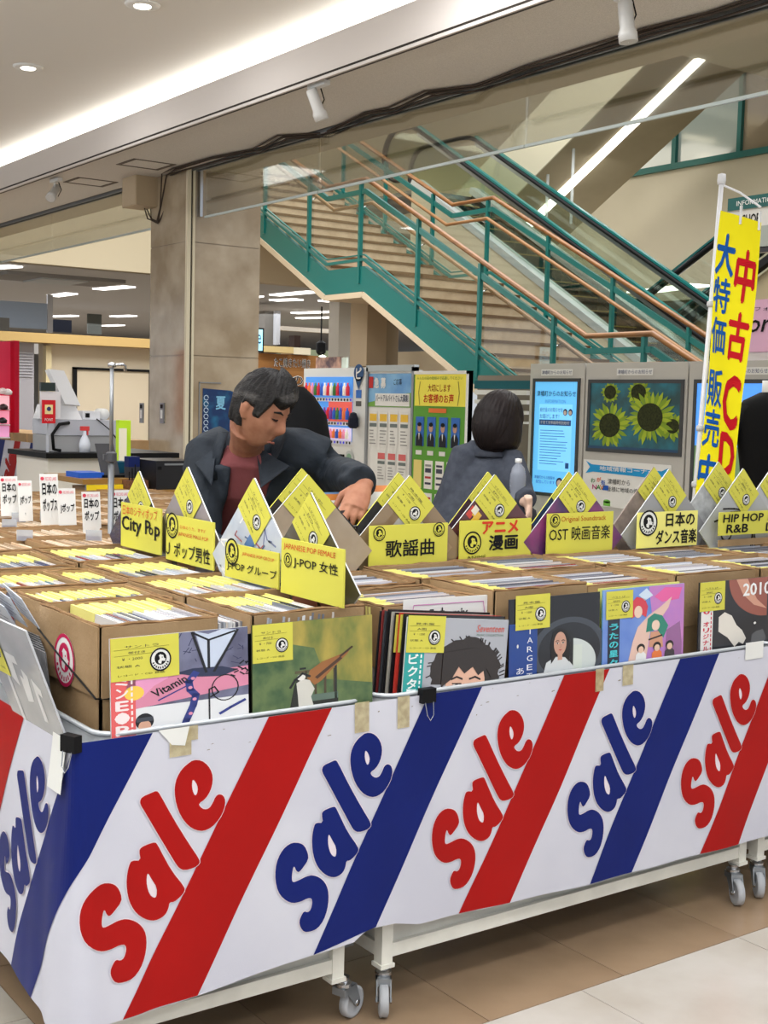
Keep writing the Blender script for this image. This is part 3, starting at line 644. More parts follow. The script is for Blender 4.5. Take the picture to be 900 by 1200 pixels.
pz_ = MB(); fr3, W3, H3 = panelX(372, 419, 402, 437, 7.3); pz_.fbox(fr3, 0, 0, W3, H3, 0, .02, mat((86, 70, 76), .5, rgb2=(190, 150, 130), scale=9)); tag(pz_.build('poster'), 'small framed picture poster standing on top of the drinks machine', 'poster')
pz_ = MB(); fr3, W3, H3 = panelX(402, 419, 408, 435, 7.3); pz_.fbox(fr3, 0, 0, W3, H3, 0, .02, mat((196, 206, 196), .5)); tag(pz_.build('leaflet'), 'narrow pale leaflet beside the poster on the drinks machine', 'leaflet')

# recruitment board
bd = thing('notice_board', 'white notice board of job leaflets with a blue header, beside the drinks machine', 'notice board', (vx+.1, 10.0, 0))
fr = FX(vx, 10.37, 0); W = .78
m = MB(); m.fbox(fr, 0, .1, W, 1.77, -.05, 0, mat((232, 232, 230), .4)); m.build('board', bd)
m = MB(); m.fbox(fr, W-.035, .1, W, 1.8, -.04, .02, GREYM); m.fbox(fr, 0, .1, .03, 1.8, -.04, .02, GREYM); m.fbox(fr, 0, 1.76, W, 1.82, -.04, .02, mat((176, 184, 188), .4)); m.build('frame', bd)
m = MB(); m.rect(fr, .03, 1.42, W-.035, 1.74, mat((110, 160, 216), .5, rgb2=(140, 190, 230), scale=4), .004); m.poly(fr, [(.03, 1.42), (W-.035, 1.42), (W-.035, 1.56), (.5, 1.54), (.3, 1.5), (.03, 1.46)], mat((120, 170, 80)), .006)
m.rect(fr, .15, 1.43, .71, 1.55, WHITE, .009); m.text(fr, 'パートアルバイトさん大募集！', .16, 1.47, .7, 1.54, mat((40, 60, 90)), .012, .01); m.text(fr, '急 募', .13, 1.6, .32, 1.7, WHITE, .01, .03); m.text(fr, 'ご応募', .45, 1.63, .58, 1.69, INK, .01); m.rect(fr, .04, 1.6, .11, 1.71, mat((190, 50, 50)), .01); m.build('header_print', bd)
def leaflet(fr, u, v, w_, h_, top, par, kind=0):
    m = MB(); m.rect(fr, u, v, u+w_, v+h_, WHITE, .004); m.rect(fr, u+w_*.08, v+h_*.72, u+w_*.92, v+h_*.92, mat(top), .006)
    m.rect(fr, u+w_*.08, v+h_*.56, u+w_*.92, v+h_*.66, mat((110, 120, 120)), .006)
    for i in range(5): m.rect(fr, u+w_*.1, v+h_*(.08+.09*i), u+w_*random.uniform(.5, .9), v+h_*(.11+.09*i), mat((150, 150, 150)), .006)
    m.build('leaflet', par)
for k in range(4): leaflet(fr, .05+k*.17, 1.03, .14, .35, (232, 190, 70), bd)
for k in range(3): leaflet(fr, .2+k*.17, .7, .14, .3, (214, 110, 110), bd)
leaflet(fr, .2, .42, .28, .25, (110, 150, 110), bd)
# customer voice board
gb = thing('notice_board', 'green customer comments board with a yellow header and four staff portraits', 'notice board', (vx+.1, 9.15, 0))
fr = FX(vx-.02, 9.58, 0); W = .8
m = MB(); m.fbox(fr, 0, .1, W, 1.74, -.05, 0, mat((96, 158, 62), .5)); m.build('board', gb)
m = MB(); m.fbox(fr, W-.03, .1, W, 1.76, -.05, .006, WHITE); m.fbox(fr, 0, 1.73, W, 1.76, -.05, .006, WHITE); m.build('frame', gb)
m = MB(); m.rect(fr, .02, 1.44, W-.03, 1.73, mat((240, 228, 90)), .004); m.text(fr, 'みんなの店の取組みで応援してください', .05, 1.68, .72, 1.71, mat((110, 150, 70)), .006)
m.text(fr, '大切にします', .22, 1.57, .55, 1.64, mat((150, 60, 20)), .006, .01); m.text(fr, 'お客様のお声', .16, 1.47, .6, 1.55, mat((190, 50, 20)), .006, .02)
m.line(fr, [(.1, 1.66), (.08, 1.56), (.1, 1.45)], .01, mat((150, 140, 60)), .006); m.line(fr, [(.66, 1.66), (.68, 1.56), (.66, 1.45)], .01, mat((150, 140, 60)), .006); m.rect(fr, .24, 1.38, .5, 1.42, mat((226, 120, 60)), .006); m.build('header_print', gb)
for k in range(4):
    u = .05+k*.175; m = MB(); m.fbox(fr, u, 1.07, u+.12, 1.34, 0, .006, mat((60, 110, 190)))
    m.disc(fr, u+.06, 1.24, .03, mat((190, 150, 130)), .009, 12, ry=.04); m.disc(fr, u+.06, 1.27, .03, BLACK, .01, 12, ry=.02)
    m.poly(fr, [(u+.01, 1.07), (u+.11, 1.07), (u+.11, 1.15), (u+.08, 1.19), (u+.04, 1.19), (u+.01, 1.15)], mat((34, 36, 44)), .009); m.poly(fr, [(u+.05, 1.19), (u+.07, 1.19), (u+.06, 1.12)], WHITE, .011); m.build('portrait', gb)
    m = MB(); m.rect(fr, u+.01, .99, u+.1, 1.03, WHITE, .006); m.build('name_label', gb)
for r_ in range(3):
    for k in range(4):
        u = .03+k*.165; v = .68-r_*.3
        m = MB(); c = (232, 214, 130) if (r_ == 0 and k == 0) else (236, 234, 230); m.fbox(fr, u, v, u+.12, v+.26, 0, .004, mat(c))
        if c[2] > 200:
            for i in range(4): m.rect(fr, u+.015, v+.04+i*.055, u+.105, v+.06+i*.055+(.02 if i == 2 else 0), random.choice([mat((70, 72, 90)), mat((180, 60, 60)), mat((150, 150, 150))]), .006)
        m.build('comment_sheet', gb)
# low white cupboards and pipes behind the woman
for k, (y0, y1) in enumerate(((457, 463), (468, 474), (480, 486), (492, 497))):
    o = RX(556, y0, 617, y1, 8.4, .05, mat((206, 204, 200), .4)).build('folded_table_edge'); tag(o, 'pale folded table edge behind the woman\'s head, %s' % ['topmost', 'second from the top', 'third from the top', 'lowest'][k], 'table', 'folded tables stacked under the stairs')
struct(RX(556, 446, 625, 456, 8.45, .1, mat((14, 76, 84), .5)).build('trim_dark_teal'))
# ---------------- shop signs and mannequin at the right ----------------
sx = 9.2
sg = thing('shop_sign', 'pink shop sign with black script letters at the right edge', 'sign', ONX(885, 380, sx))
fr3, W3, H3 = panelX(868, 353, 1010, 410, sx); m = MB(); m.fbox(fr3, 0, 0, W3, H3, 0, .05, mat((222, 176, 204), .5)); m.build('panel', sg)
m = MB(); m.text(fr3, 'For', .02, H3*.38, .36, H3*.72, BLACK, .055, .01, shear=.25); m.text(fr3, 'ever', .38, H3*.38, .8, H3*.6, BLACK, .055, .01, shear=.25); m.text(fr3, 'フォーエバー', .2, H3*.78, .7, H3*.86, BLACK, .055); m.build('lettering', sg)
sg = thing('shop_sign', 'white shop notice with black katakana below the pink sign', 'sign', ONX(885, 430, sx))
fr3, W3, H3 = panelX(866, 411, 1010, 470, sx+.02); m = MB(); m.fbox(fr3, 0, 0, W3, H3, 0, .05, mat((236, 232, 236), .5)); m.build('panel', sg)
m = MB(); m.text(fr3, 'ブラック・', -.0, H3*.5, .5, H3*.78, BLACK, .055, .02); m.text(fr3, '期間は割引対象外', .03, H3*.34, .5, H3*.44, mat((90, 90, 90)), .055); m.build('lettering', sg)
sg = thing('sale_card', 'dark red card with white letters above the mannequin', 'sign', ONX(895, 455, 8.9))
fr3, W3, H3 = panelX(885, 444, 960, 466, 8.9); m = MB(); m.fbox(fr3, 0, 0, W3, H3, 0, .02, mat((186, 20, 40), .5)); m.build('panel', sg)
m = MB(); m.text(fr3, 'DRESS', .06, H3*.3, W3*.8, H3*.75, WHITE, .025, .03); m.build('lettering', sg)
struct(BX((9.3, -2, 0), (9.4, 4.9, 2.5), mat((214, 208, 200), .6)).build('wall_shop_right'))
ig = thing('information_board', 'green-topped information board listing shops, hanging at the upper right', 'sign', ONX(885, 260, 11))
fr3, W3, H3 = panelX(857, 245, 960, 290, 11); m = MB(); m.fbox(fr3, 0, 0, W3, H3, 0, .05, mat((206, 204, 200), .5)); m.build('panel', ig)
m = MB(); m.fbox(fr3, 0, H3-.03, W3, H3+.1, 0, .06, TEALD); m.text(fr3, 'INFORMATION', .12, H3+.01, .62, H3+.06, WHITE, .065); m.text(fr3, 'SHOP', .2, H3*.62, .42, H3*.82, BLACK, .055, .02)
for i in range(4): m.rect(fr3, .16+i*.14, H3*.1, .26+i*.14, H3*.55, mat((160, 166, 160)), .055)
m.rect(fr3, 0, 0, .9, H3*.12, mat((60, 60, 66)), .055); m.build('header_print', ig)
# yellow flag
fgx = 5.16
fg = thing('flag', 'tall yellow CD sale flag with red and blue characters on a white pole', 'flag', (fgx, 4.5, 0))
POLE = mat((232, 232, 234), .4)
def PL(z): return Vector((fgx, 4.36+(2.55-z)*.052, z))
m = MB(); m.tube([PL(.0), PL(2.6)], .012, POLE, 8); m.lathe(PL(2.59), [(.02, 0), (.022, .02), (.02, .05), (.001, .055)], POLE, 10)
for z in (1.98, 1.35, 1.06): m.lathe(PL(z), [(.018, 0), (.022, .015), (.018, .03)], mat((200, 200, 200), .5), 8)
m.build('pole', fg, True)
m = MB(); m.tube([PL(2.59), PL(2.59)+Vector((0, -.12, -.055)), PL(2.59)+Vector((.0, -.25, -.14))], .006, POLE, 6); m.build('cross_arm', fg)
def FG(u, v, w_=0.):    # u 0..1 across, v 0..1 from the bottom of the cloth
    z = .66+v*1.80; droop = -.085*u*(v)
    p = PL(z); W_ = .225+.03*v
    return Vector((fgx-.012*math.sin(v*9+u*4)-w_, p.y-.014-u*W_, z+droop))
m = MB(); NU, NV = 8, 40; V = [FG(i/NU, j/NV) for j in range(NV+1) for i in range(NU+1)]
F = [(j*(NU+1)+i, j*(NU+1)+i+1, (j+1)*(NU+1)+i+1, (j+1)*(NU+1)+i) for j in range(NV) for i in range(NU)]
m.add(V, F, mat((240, 226, 20), .7)); m.build('cloth', fg, True)
FRED, FBLU = mat((190, 16, 30), .7), mat((16, 84, 160), .7)
def ftext(mb, t, u0, v0, u1, v1, c, b=.03):
    b = min(b, .032); V, F_ = glyphs(t); xs = [p[0] for p in V]; ys = [p[1] for p in V]; a, b_, c_, d = min(xs), max(xs), min(ys), max(ys)
    for k_, (ex, ey) in enumerate(((0, 0), (b, 0), (-b, 0), (0, b), (0, -b))):
        mb.add([FG(u0+(x+ex-a)/(b_-a)*(u1-u0), v0+(y+ey-c_)/(d-c_)*(v1-v0), .003+k_*.00003) for x, y in V], F_, c)
m = MB()
for t, v0, v1 in (('大', .83, .94), ('特', .725, .82), ('価', .61, .71), ('販', .46, .564), ('売', .345, .45), ('中', .22, .32)): ftext(m, t, .03, v0, .43, v1, FBLU, .05 if t in '大中' else .018)
for t, v0, v1 in (('中', .77, .91), ('古', .605, .735), ('C', .41, .555), ('D', .27, .39)): ftext(m, t, .5, v0, .93, v1, FRED, .05)
ftext(m, 'セール', .1, .08, .9, .16, FRED, .05); m.build('lettering', fg)
m = MB()
for u in (.45, .95): 
    p = FG(u, 1.0); m.tube([p+Vector((0, 0, -.04)), p+Vector((0, 0, .05))], .008, WHITE, 6)
m.build('loop', fg)
# mannequin in a black top
mn = thing('mannequin', 'headless white mannequin wearing a plain black top at the right edge', 'mannequin', ONX(905, 560, 6.3))
c = ONX(903, 460, 6.3); cx, cy, cz = c.x, c.y, c.z
def ring(cx, cy, z, a, b, n=28, rot=.75):
    R_ = [(a*math.cos(t), b*math.sin(t)) for t in [2*PI*k/n for k in range(n)]]
    return [Vector((cx+x*math.cos(rot)-y*math.sin(rot), cy+x*math.sin(rot)+y*math.cos(rot), z)) for x, y in R_]
m = MB(); m.rings([ring(cx, cy, cz-.05, .06, .055), ring(cx, cy, cz+.01, .055, .05), ring(cx, cy, cz+.07, .052, .05)], WHITE); m.build('neck', mn, True)
BT = mat((12, 12, 14), .8, bump=.1); m = MB()
m.rings([ring(cx, cy, z, a, b, rot=-.6) for z, a, b in ((cz-.9, .17, .12), (cz-.6, .15, .11), (cz-.45, .16, .12), (cz-.25, .19, .13), (cz-.12, .2, .12), (cz-.05, .16, .09), (cz, .06, .06))], BT)
for s in (-1, 1):
    d = Vector((math.cos(-.6), math.sin(-.6), 0))*s; m.tube([Vector((cx, cy, cz-.08))+d*.15, Vector((cx, cy, cz-.3))+d*.25, Vector((cx, cy, cz-.55))+d*.27], [.065, .055, .045], BT, 12)
m.build('black_top', mn, True)
m = MB(); m.cyl((cx, cy, 0), .02, cz-.85, STEEL); m.cyl((cx, cy, 0), .16, .015, STEEL, 24); m.build('stand', mn)
# =====================================================================
#  SALES CARTS AND THE SALE BANNER
# =====================================================================
YF = 2.35; XL = .953; ZT = .77
def cart(name_label, x0, x1, y1, inset=0):
    c = thing('sales_cart', name_label, 'cart', ((x0+x1)/2, 2.9, 0))
    m = MB(); P = .032
    for (x, y) in ((x0, YF+.03), (x1-P, YF+.03), (x0, y1), (x1-P, y1)): 
        m = MB(); m.box((x, y, .115), (x+P, y+P, .62), FRAMEW); m.box((x-.004, y-.004, .108), (x+P+.004, y+P+.004, .118), FRAMEW); m.build('leg', c)
    m = MB()
    for y in (YF+.032, y1): m.box((x0+P, y, .132), (x1-P, y+.028, .165), FRAMEW)
    for x in (x0+.002, x1-P+.002): m.box((x, YF+.062, .132), (x+.028, y1, .165), FRAMEW)
    m.build('bottom_rail', c)
    m = MB(); SP = mat((206, 204, 196), .45, noise_amt=.15, scale=9)
    m.box((x0+P, YF+.045, .165), (x1-P, YF+.052, .6), SP); m.box((x0+.012, YF+.062, .165), (x0+.02, y1, .6), SP); m.box((x1-.02, YF+.062, .165), (x1-.012, y1, .6), SP); m.build('side_panel', c)
    m = MB(); m.box((x0-.02, YF+.02, .6), (x1+.02, y1+.05, .64), FRAMEW); m.build('deck', c)
    # clear tray with a rolled rim standing on the deck
    m = MB(); TRY = mat((206, 210, 212), .3, noise_amt=.2, scale=15)
    r = .05; a0, a1, b0, b1 = x0-.035, x1+.035, YF+.012, y1+.06
    path = []
    for cx, cy, t0 in ((a1-r, b1-r, 0), (a0+r, b1-r, PI/2), (a0+r, b0+r, PI), (a1-r, b0+r, 1.5*PI)):
        path += [(cx+r*math.cos(t0+k*PI/10), cy+r*math.sin(t0+k*PI/10)) for k in range(6)]
    path.append(path[0])
    V = [(x, y, z) for z in (.64, .774) for x, y in path]; n = len(path)
    m.add(V, [(i, i+1, n+i+1, n+i) for i in range(n-1)], TRY); m.build('tray', c)
    m = MB(); m.tube([(x, y, .774) for x, y in path], .006, mat((196, 200, 204), .25, .3), 6, cap=False); m.build('tray_rim', c, True)
    def caster(x, y, yaw):
        k = MB(); z = .108; ca, sa = math.cos(yaw), math.sin(yaw); f = FR((x, y, 0), (ca, sa, 0), (0, 0, 1))
        k.lathe((x, y, .085), [(.012, 0), (.02, .004), (.02, .012), (.012, .016), (.014, .026)], STEEL, 14)
        k.fbox(f, -.02, .07, .03, .088, -.018, .018, GREYM)
        for w_ in (-.018, .015): k.poly(f, [(-.018, .088), (.028, .088), (.046, .04), (.03, .03)], GREYM, w_+.003, .003)
        o = k.build('caster', c)
        wctr = f(.034, .038, 0); ax = f(.034, .038, 1)-wctr
        wm = MB(); wm.lathe(wctr-ax*.012, [(.001, .002), (.012, 0), (.026, .004), (.03, 0), (.038, .003), (.038, .021), (.03, .024), (.026, .02), (.012, .024), (.001, .022)], mat((176, 178, 182), .45), 24, ax)
        wo = wm.build('wheel', o, True)
        hm = MB(); hm.lathe(wctr-ax*.02, [(.001, 0), (.008, .001), (.008, .039), (.001, .04)], STEEL, 10, ax); hm.build('axle', o, True)
    return c, caster
c1, k1 = cart('white sales cart at the table corner, nearest the camera', 1.045, 1.625, 3.85)
k1(1.635, YF+.045, .35); k1(1.06, YF+.05, 2.6); k1(1.62, 3.86, 1.0)
c2, k2 = cart('long white sales cart in the middle with caster wheels', 1.733, 3.068, 3.62)
k2(1.75, YF+.045, 1.0+PI); k2(3.03, YF+.045, 1.1+PI); k2(1.75, 3.63, .5); k2(3.04, 3.63, 2.)
c3, k3 = cart('white sales cart at the right edge, third of the row', 3.12, 4.4, 3.62)
k3(3.14, YF+.045, .9+PI); k3(4.35, YF+.045, 1.)
m = MB(); m.box((1.655, YF+.1, .15), (1.70, YF+.13, .55), mat((120, 120, 118), .5)); m.box((1.66, YF+.2, .15), (1.70, YF+.9, .2), FRAMEW); m.build('inner_panel', c2)

# cloth coordinates: s runs along the cloth, 0 at the corner, positive along the front; z height
def CL(s, z, w_=0.0):
    t = max(0.0, min(1.0, (ZT-z)/.57)); R_ = .012+.075*t; fl_ = .035*t*math.exp(-abs(s)*2.2)
    q = R_*PI/2
    if s > q/2: p = Vector((XL-fl_+R_+(s-q/2), YF-fl_, z)); n = Vector((0, -1, 0))
    elif s < -q/2: p = Vector((XL-fl_, YF-fl_+R_-(s+q/2), z)); n = Vector((-1, 0, 0))
    else:
        a = (s+q/2)/q*PI/2; c_ = Vector((XL-fl_+R_, YF-fl_+R_, z)); n = Vector((-math.cos(a), -math.sin(a), 0)); p = c_+n*R_
    rip = .004*t*math.sin(s*9+1.3+z*3)+.0025*t*math.sin(s*23+z*5)+.006*t*t*math.sin(s*4.1+.4)
    if abs(s) < .25: rip += .004*t*math.sin(s*60)*(1-abs(s)*4)
    return p+n*(rip+w_)
def zbot(s):
    pts = [(-2.2, .19), (-.45, .190), (-.17, .188), (-.05, .178), (.05, .196), (.22, .196), (.44, .208), (.54, .215), (.66, .216), (.7, .236), (.78, .232), (.85, .213), (1.05, .203), (1.5, .196), (1.9, .196), (3.6, .19)]
    for (a, b), (c, d) in zip(pts, pts[1:]):
        if a <= s <= c: return b+(d-b)*(s-a)/(c-a)
    return .19
S0, S1 = -1.45, 3.4
m = MB(); NS, NZ = 330, 22
V = []; 
SS = [S0+i*.015 for i in range(int((-.18-S0)/.015))]+[-.18+i*.004 for i in range(91)]+[.195+i*.015 for i in range(int((S1-.195)/.015))]
NS = len(SS)-1
for j in range(NZ+1):
    for i in range(NS+1):
        s = SS[i]; zb_ = zbot(s); V.append(CL(s, zb_+(ZT-zb_)*j/NZ))
F = [(j*(NS+1)+i, j*(NS+1)+i+1, (j+1)*(NS+1)+i+1, (j+1)*(NS+1)+i) for j in range(NZ) for i in range(NS)]
BANW = mat((206, 206, 216), .55, rgb2=(198, 198, 210), scale=3, bump=.05, bscale=400, name='banner_white')
BRED = mat((168, 14, 12), .55, noise_amt=.1, scale=5, name='banner_red'); BBLU = mat((12, 30, 106), .5, noise_amt=.12, scale=5, name='banner_blue')
m.add(V, F, BANW)
banner = m.build('banner', smooth=True); tag(banner, 'long white cloth banner with red and blue stripes and slanted Sale lettering around the carts', 'banner')
# a fine slit of cover tape along the top of the cloth
def smooth_poly(P, it=2):
    for _ in range(it):
        Q = []
        for i in range(len(P)):
            a, b = P[i], P[(i+1) % len(P)]
            Q += [(a[0]*.75+b[0]*.25, a[1]*.75+b[1]*.25), (a[0]*.25+b[0]*.75, a[1]*.25+b[1]*.75)]
        P = Q
    return P
def cloth_poly(mb, loops, mt, w_, step=.02, it=1):
    """polygon with holes printed on the cloth, triangulated finely so it follows the ripples"""
    def _sub(L):
        Q = []
        for i in range(len(L)):
            a, b = L[i], L[(i+1) % len(L)]; n = max(1, int(math.hypot(b[0]-a[0], b[1]-a[1])/step)); Q += [(a[0]+(b[0]-a[0])*q/n, a[1]+(b[1]-a[1])*q/n) for q in range(n)]
        return Q
    loops = [_sub(L) for L in loops]
    vs = []; es = []; hole_pts = loops[1:]
    def inside(p, L):
        c = False; n = len(L)
        for i in range(n):
            (x1, y1), (x2, y2) = L[i], L[(i+1) % n]
            if (y1 > p[1]) != (y2 > p[1]) and p[0] < (x2-x1)*(p[1]-y1)/(y2-y1)+x1: c = not c
        return c
    for L in loops:
        b = len(vs); vs += L; es += [(b+i, b+(i+1) % len(L)) for i in range(len(L))]
    xs = [p[0] for p in loops[0]]; ys = [p[1] for p in loops[0]]
    x = min(xs)+step/2
    while x < max(xs):
        y = min(ys)+step/2
        while y < max(ys):
            if inside((x, y), loops[0]) and not any(inside((x, y), L) for L in hole_pts): vs.append((x, y))
            y += step
        x += step
    r = geometry.delaunay_2d_cdt([Vector(p) for p in vs], es, [], 0, 1e-5)
    V, F = r[0], r[2]; G = []
    for f in F:
        cx_ = sum(V[i].x for i in f)/len(f); cy_ = sum(V[i].y for i in f)/len(f)
        if inside((cx_, cy_), loops[0]) and not any(inside((cx_, cy_), L) for L in hole_pts): G.append(tuple(f))
    mb.add([CL(v.x, v.y, w_) for v in V], G, mt)
PITCH = .4365; SLN = .335
for k in range(-3, 8):
    a = .0+PITCH*k; b = a+.163
    def at_(s, z): return s-(ZT-z)/.57*SLN
    zl = zbot(at_(a, .2)); zr = zbot(at_(b, .2))
    if b-SLN > S1 or a < S0+SLN: continue
    lp = [(at_(a, ZT), ZT), (at_(a, .6), .6), (at_(a, .4), .4), (at_(a, zl+.001), zl+.001), (at_(b, zr+.001), zr+.001), (at_(b, .4), .4), (at_(b, .6), .6), (at_(b, ZT), ZT)]
    lp = [(min(s, S1), z) for s, z in lp]
    m = MB(); cloth_poly(m, [lp], BBLU if k % 2 == 0 else BRED, .0012, .008 if k in (0, 1) else .03); m.build('stripe', banner)
_S = [(243,730),(240,695),(222,660),(195,646),(155,645),(118,665),(88,700),(66,750),(58,810),(65,870),(85,915),(120,943),(155,953),(195,945),(235,926),(258,925),(262,950),(252,985),(235,998),(215,992),(200,1015),(188,1045),(195,1075),(215,1098),(250,1095),(290,1078),(325,1035),(345,985),(355,930),(352,880),(335,845),(305,820),(265,808),(230,815),(190,835),(160,847),(150,840),(150,810),(158,768),(166,768),(172,785),(186,797),(205,780)]
_A = [(322,500),(330,483),(365,468),(397,459),(407,470),(430,515),(470,590),(528,665),(530,685),(510,710),(480,735),(460,735),(455,765),(440,795),(410,815),(380,820),(345,810),(310,785),(285,750),(270,705),(264,650),(268,600),(278,560),(288,543),(330,543)]
_Ah = [(362,598),(380,630),(404,668),(402,710),(390,716),(370,700),(357,660),(356,620)]
_L = [(328,265),(338,250),(380,232),(405,222),(418,235),(480,350),(550,465),(600,540),(600,560),(575,578),(530,590),(505,580),(488,555),(420,440),(350,320),(328,285)]
_E = [(548,100),(575,80),(615,82),(645,105),(664,140),(667,180),(655,225),(630,262),(600,282),(605,297),(625,310),(648,305),(665,280),(678,250),(695,238),(715,245),(725,270),(718,310),(695,355),(660,392),(620,410),(585,405),(550,385),(515,340),(495,285),(487,230),(492,180),(510,140),(530,115)]
_Eh = [(573,168),(588,185),(597,210),(593,235),(583,247),(572,225),(568,195)]
def tr(L):      # the lettering, measured on the cloth's own plane (metres from the corner, height)
    Q = []
    for x, y in L:
        p = ONY(80+x/4, 870+y/4, YF); Q.append((p.x-XL, p.z))
    return smooth_poly(Q, 1)
LET = [[tr(_S)], [tr(_A), tr(_Ah)], [tr(_L)], [tr(_E), tr(_Eh)]]
def grow(P, d):
    n = len(P); A_ = sum(P[i][0]*P[(i+1) % n][1]-P[(i+1) % n][0]*P[i][1] for i in range(n)); sg_ = 1 if A_ > 0 else -1; Q = []
    for i in range(n):
        a, b = P[i-1], P[(i+1) % n]; dx, dy = b[0]-a[0], b[1]-a[1]; L = math.hypot(dx, dy) or 1
        Q.append((P[i][0]+sg_*dy/L*d, P[i][1]-sg_*dx/L*d))
    return Q
HALO = mat((226, 214, 220), .55)
for k in range(-3, 7):
    ds = PITCH*k
    if ds < S0+.4 or ds > S1-.5: continue
    c_ = BRED if k % 2 == 0 else BBLU
    m = MB(); h_ = MB()
    for loops in LET:
        L2 = [[(x+ds, y) for x, y in L] for L in loops]
        cloth_poly(m, L2, c_, .0032, .015); cloth_poly(h_, [grow(L2[0], .002)], HALO, .0022, .015)
    hole = MB()
    for loops in LET:
        if len(loops) > 1: cloth_poly(m, [[(x+ds, y) for x, y in loops[1]]], HALO, .0026, .015)
    o = m.build('lettering', banner); h_.build('lettering_edge', banner)
# aged tape, clips and a plastic cover strip along the top edge
TAPE = mat((206, 192, 150), .35, rgb2=(176, 160, 120), scale=60, alpha=.75); WTAPE = mat((226, 226, 222), .4)
for s, wd, h_ in ((.20, .05, .06), (.66, .04, .07), (.78, .035, .075), (1.42, .03, .06), (1.52, .04, .055), (.235, .03, .03)):
    m = MB(); m.add([CL(s+i*wd/4, ZT-j*h_/4+.004, .003) for j in range(5) for i in range(5)], [(j*5+i, (j+1)*5+i, (j+1)*5+i+1, j*5+i+1) for j in range(4) for i in range(4)], TAPE); m.build('tape_patch', banner)
m = MB(); m.add([CL(-.03-.035*i, ZT+.012-j*.03, .004+.002*j) for j in range(5) for i in range(3)], [(j*3+i, j*3+i+1, (j+1)*3+i+1, (j+1)*3+i) for j in range(4) for i in range(2)], WTAPE); m.build('tape_patch', banner)
m = MB(); m.poly(lambda u, v, w_=0: CL(u, v, .0035), [(.175, ZT+.004), (.245, ZT+.004), (.235, ZT-.035), (.205, ZT-.03)], WTAPE); m.build('tape_patch', banner)
m = MB(); m.poly(lambda u, v, w_=0: CL(u, v, .0035), [(2.02, ZT+.02), (2.1, ZT+.02), (2.1, ZT-.03), (2.02, ZT-.03)], WTAPE); m.build('tape_patch', banner)
m = MB()
for i in range(60): 
    s = random.uniform(.25, 2.6); z = ZT-random.uniform(.005, .07)
    if any(PITCH*k < s+(ZT-z)*.59 < PITCH*k+.17 for k in range(-1, 8)): continue
    a = random.uniform(.002, .012); b = random.uniform(.001, .003); m.poly(lambda u, v, w_=0: CL(u, v, .0028), [(s, z), (s+a, z+b*.4), (s+a*.8, z+b*1.5), (s+.1*a, z+b)], mat((130, 120, 104), .6))
m.build('scuff_marks', banner, kind='stuff')
def clip(label, s, flip=0):
    c_ = CL(s, ZT+.004, .0); o = thing('binder_clip', label, 'clip', c_)
    m = MB(); f = FR(c_, CL(s+.02, ZT)-CL(s-.02, ZT), (0, 0, 1)); m.fbox(f, -.02, -.022, .02, .012, -.006, .014, BLACK); m.build('clip_body', o)
    m = MB(); m.tube([f(-.012, -.02, .014), f(-.009, -.05, .02), f(.0, -.062, .02), f(.009, -.05, .02), f(.012, -.02, .014)], .0012, STEEL, 6); m.build('wire_handle', o)
clip('black binder clip holding the cloth at the table corner', -.01); clip('black binder clip on the banner top between the first two carts', .865)

# =====================================================================
#  CARDBOARD BOXES OF RECORDS
# =====================================================================
CARD_IN = mat((140, 112, 80), .9)
boxes = {}
def rbox(key, label, x0, y0, x1, y1, zt=.98, zb_=.645, t=.006, logo=False, flaps=True, group='cardboard record boxes on the sales carts'):
    b = thing('cardboard_box', label, 'box', ((x0+x1)/2, (y0+y1)/2, zb_), group); rnd = random.Random(key)
    j = lambda: rnd.uniform(-.003, .003)
    m = MB()
    # walls: front, back, left, right, with slightly uneven rims
    z4 = [zt+j() for _ in range(4)]
    def wall(a, b_, za, zb2, n):
        V = []
        for (x, y), z in ((a, za), (b_, zb2)):
            V += [(x, y, zb_), (x, y, z), (x+n[0]*t, y+n[1]*t, zb_), (x+n[0]*t, y+n[1]*t, z)]
        m.add(V, [(0, 4, 5, 1), (2, 3, 7, 6), (1, 5, 7, 3), (0, 2, 6, 4), (0, 1, 3, 2), (4, 6, 7, 5)], CARD)
    wall((x0, y0), (x1, y0), z4[0], z4[1], (0, 1)); wall((x1, y1), (x0, y1), z4[2], z4[3], (0, -1))
    wall((x0, y1), (x0, y0), z4[3], z4[0], (1, 0)); wall((x1, y0), (x1, y1), z4[1], z4[2], (-1, 0)); m.box((x0, y0, zb_), (x1, y1, zb_+.004), CARD)
    m.build('box_body', b)
    if flaps:      # outer flaps folded down over the sides
        m = MB(); f = FX(x0-.001, y1-.002, 0); m.fbox(f, 0, zt-.15, y1-y0-.004, zt-.002, 0, .005, CARD); m.build('flap', b)
        m = MB(); f = FY(x0+.002, y0-.001, 0); m.fbox(f, 0, zt-.15, x1-x0-.004, zt-.002, 0, .005, CARD); m.build('flap', b)
    m = MB()       # worn paper rims
    for a, c in (((x0, y0), (x1, y0)), ((x0, y1), (x1, y1)), ((x0, y0), (x0, y1)), ((x1, y0), (x1, y1))):
        n = 8; P = [(a[0]+(c[0]-a[0])*i/n+j()*.4, a[1]+(c[1]-a[1])*i/n+j()*.4, zt+.001+j()*.8) for i in range(n+1)]
        m.tube(P, .0035, CARD2, 5)
    m.build('rim', b)
    boxes[key] = (x0, y0, x1, y1, zt, b); return b
rbox('A', 'open cardboard box with a red round logo at the table corner, nearest the camera', 1.045, 2.445, 1.315, 2.775)
rbox('B', 'cardboard record box directly behind the one with the red logo', 1.09, 2.785, 1.375, 3.06, .966)
rbox('C', 'cardboard record box behind the guitar cover, the J-POP card at its right end', 1.395, 2.43, 1.69, 2.735)
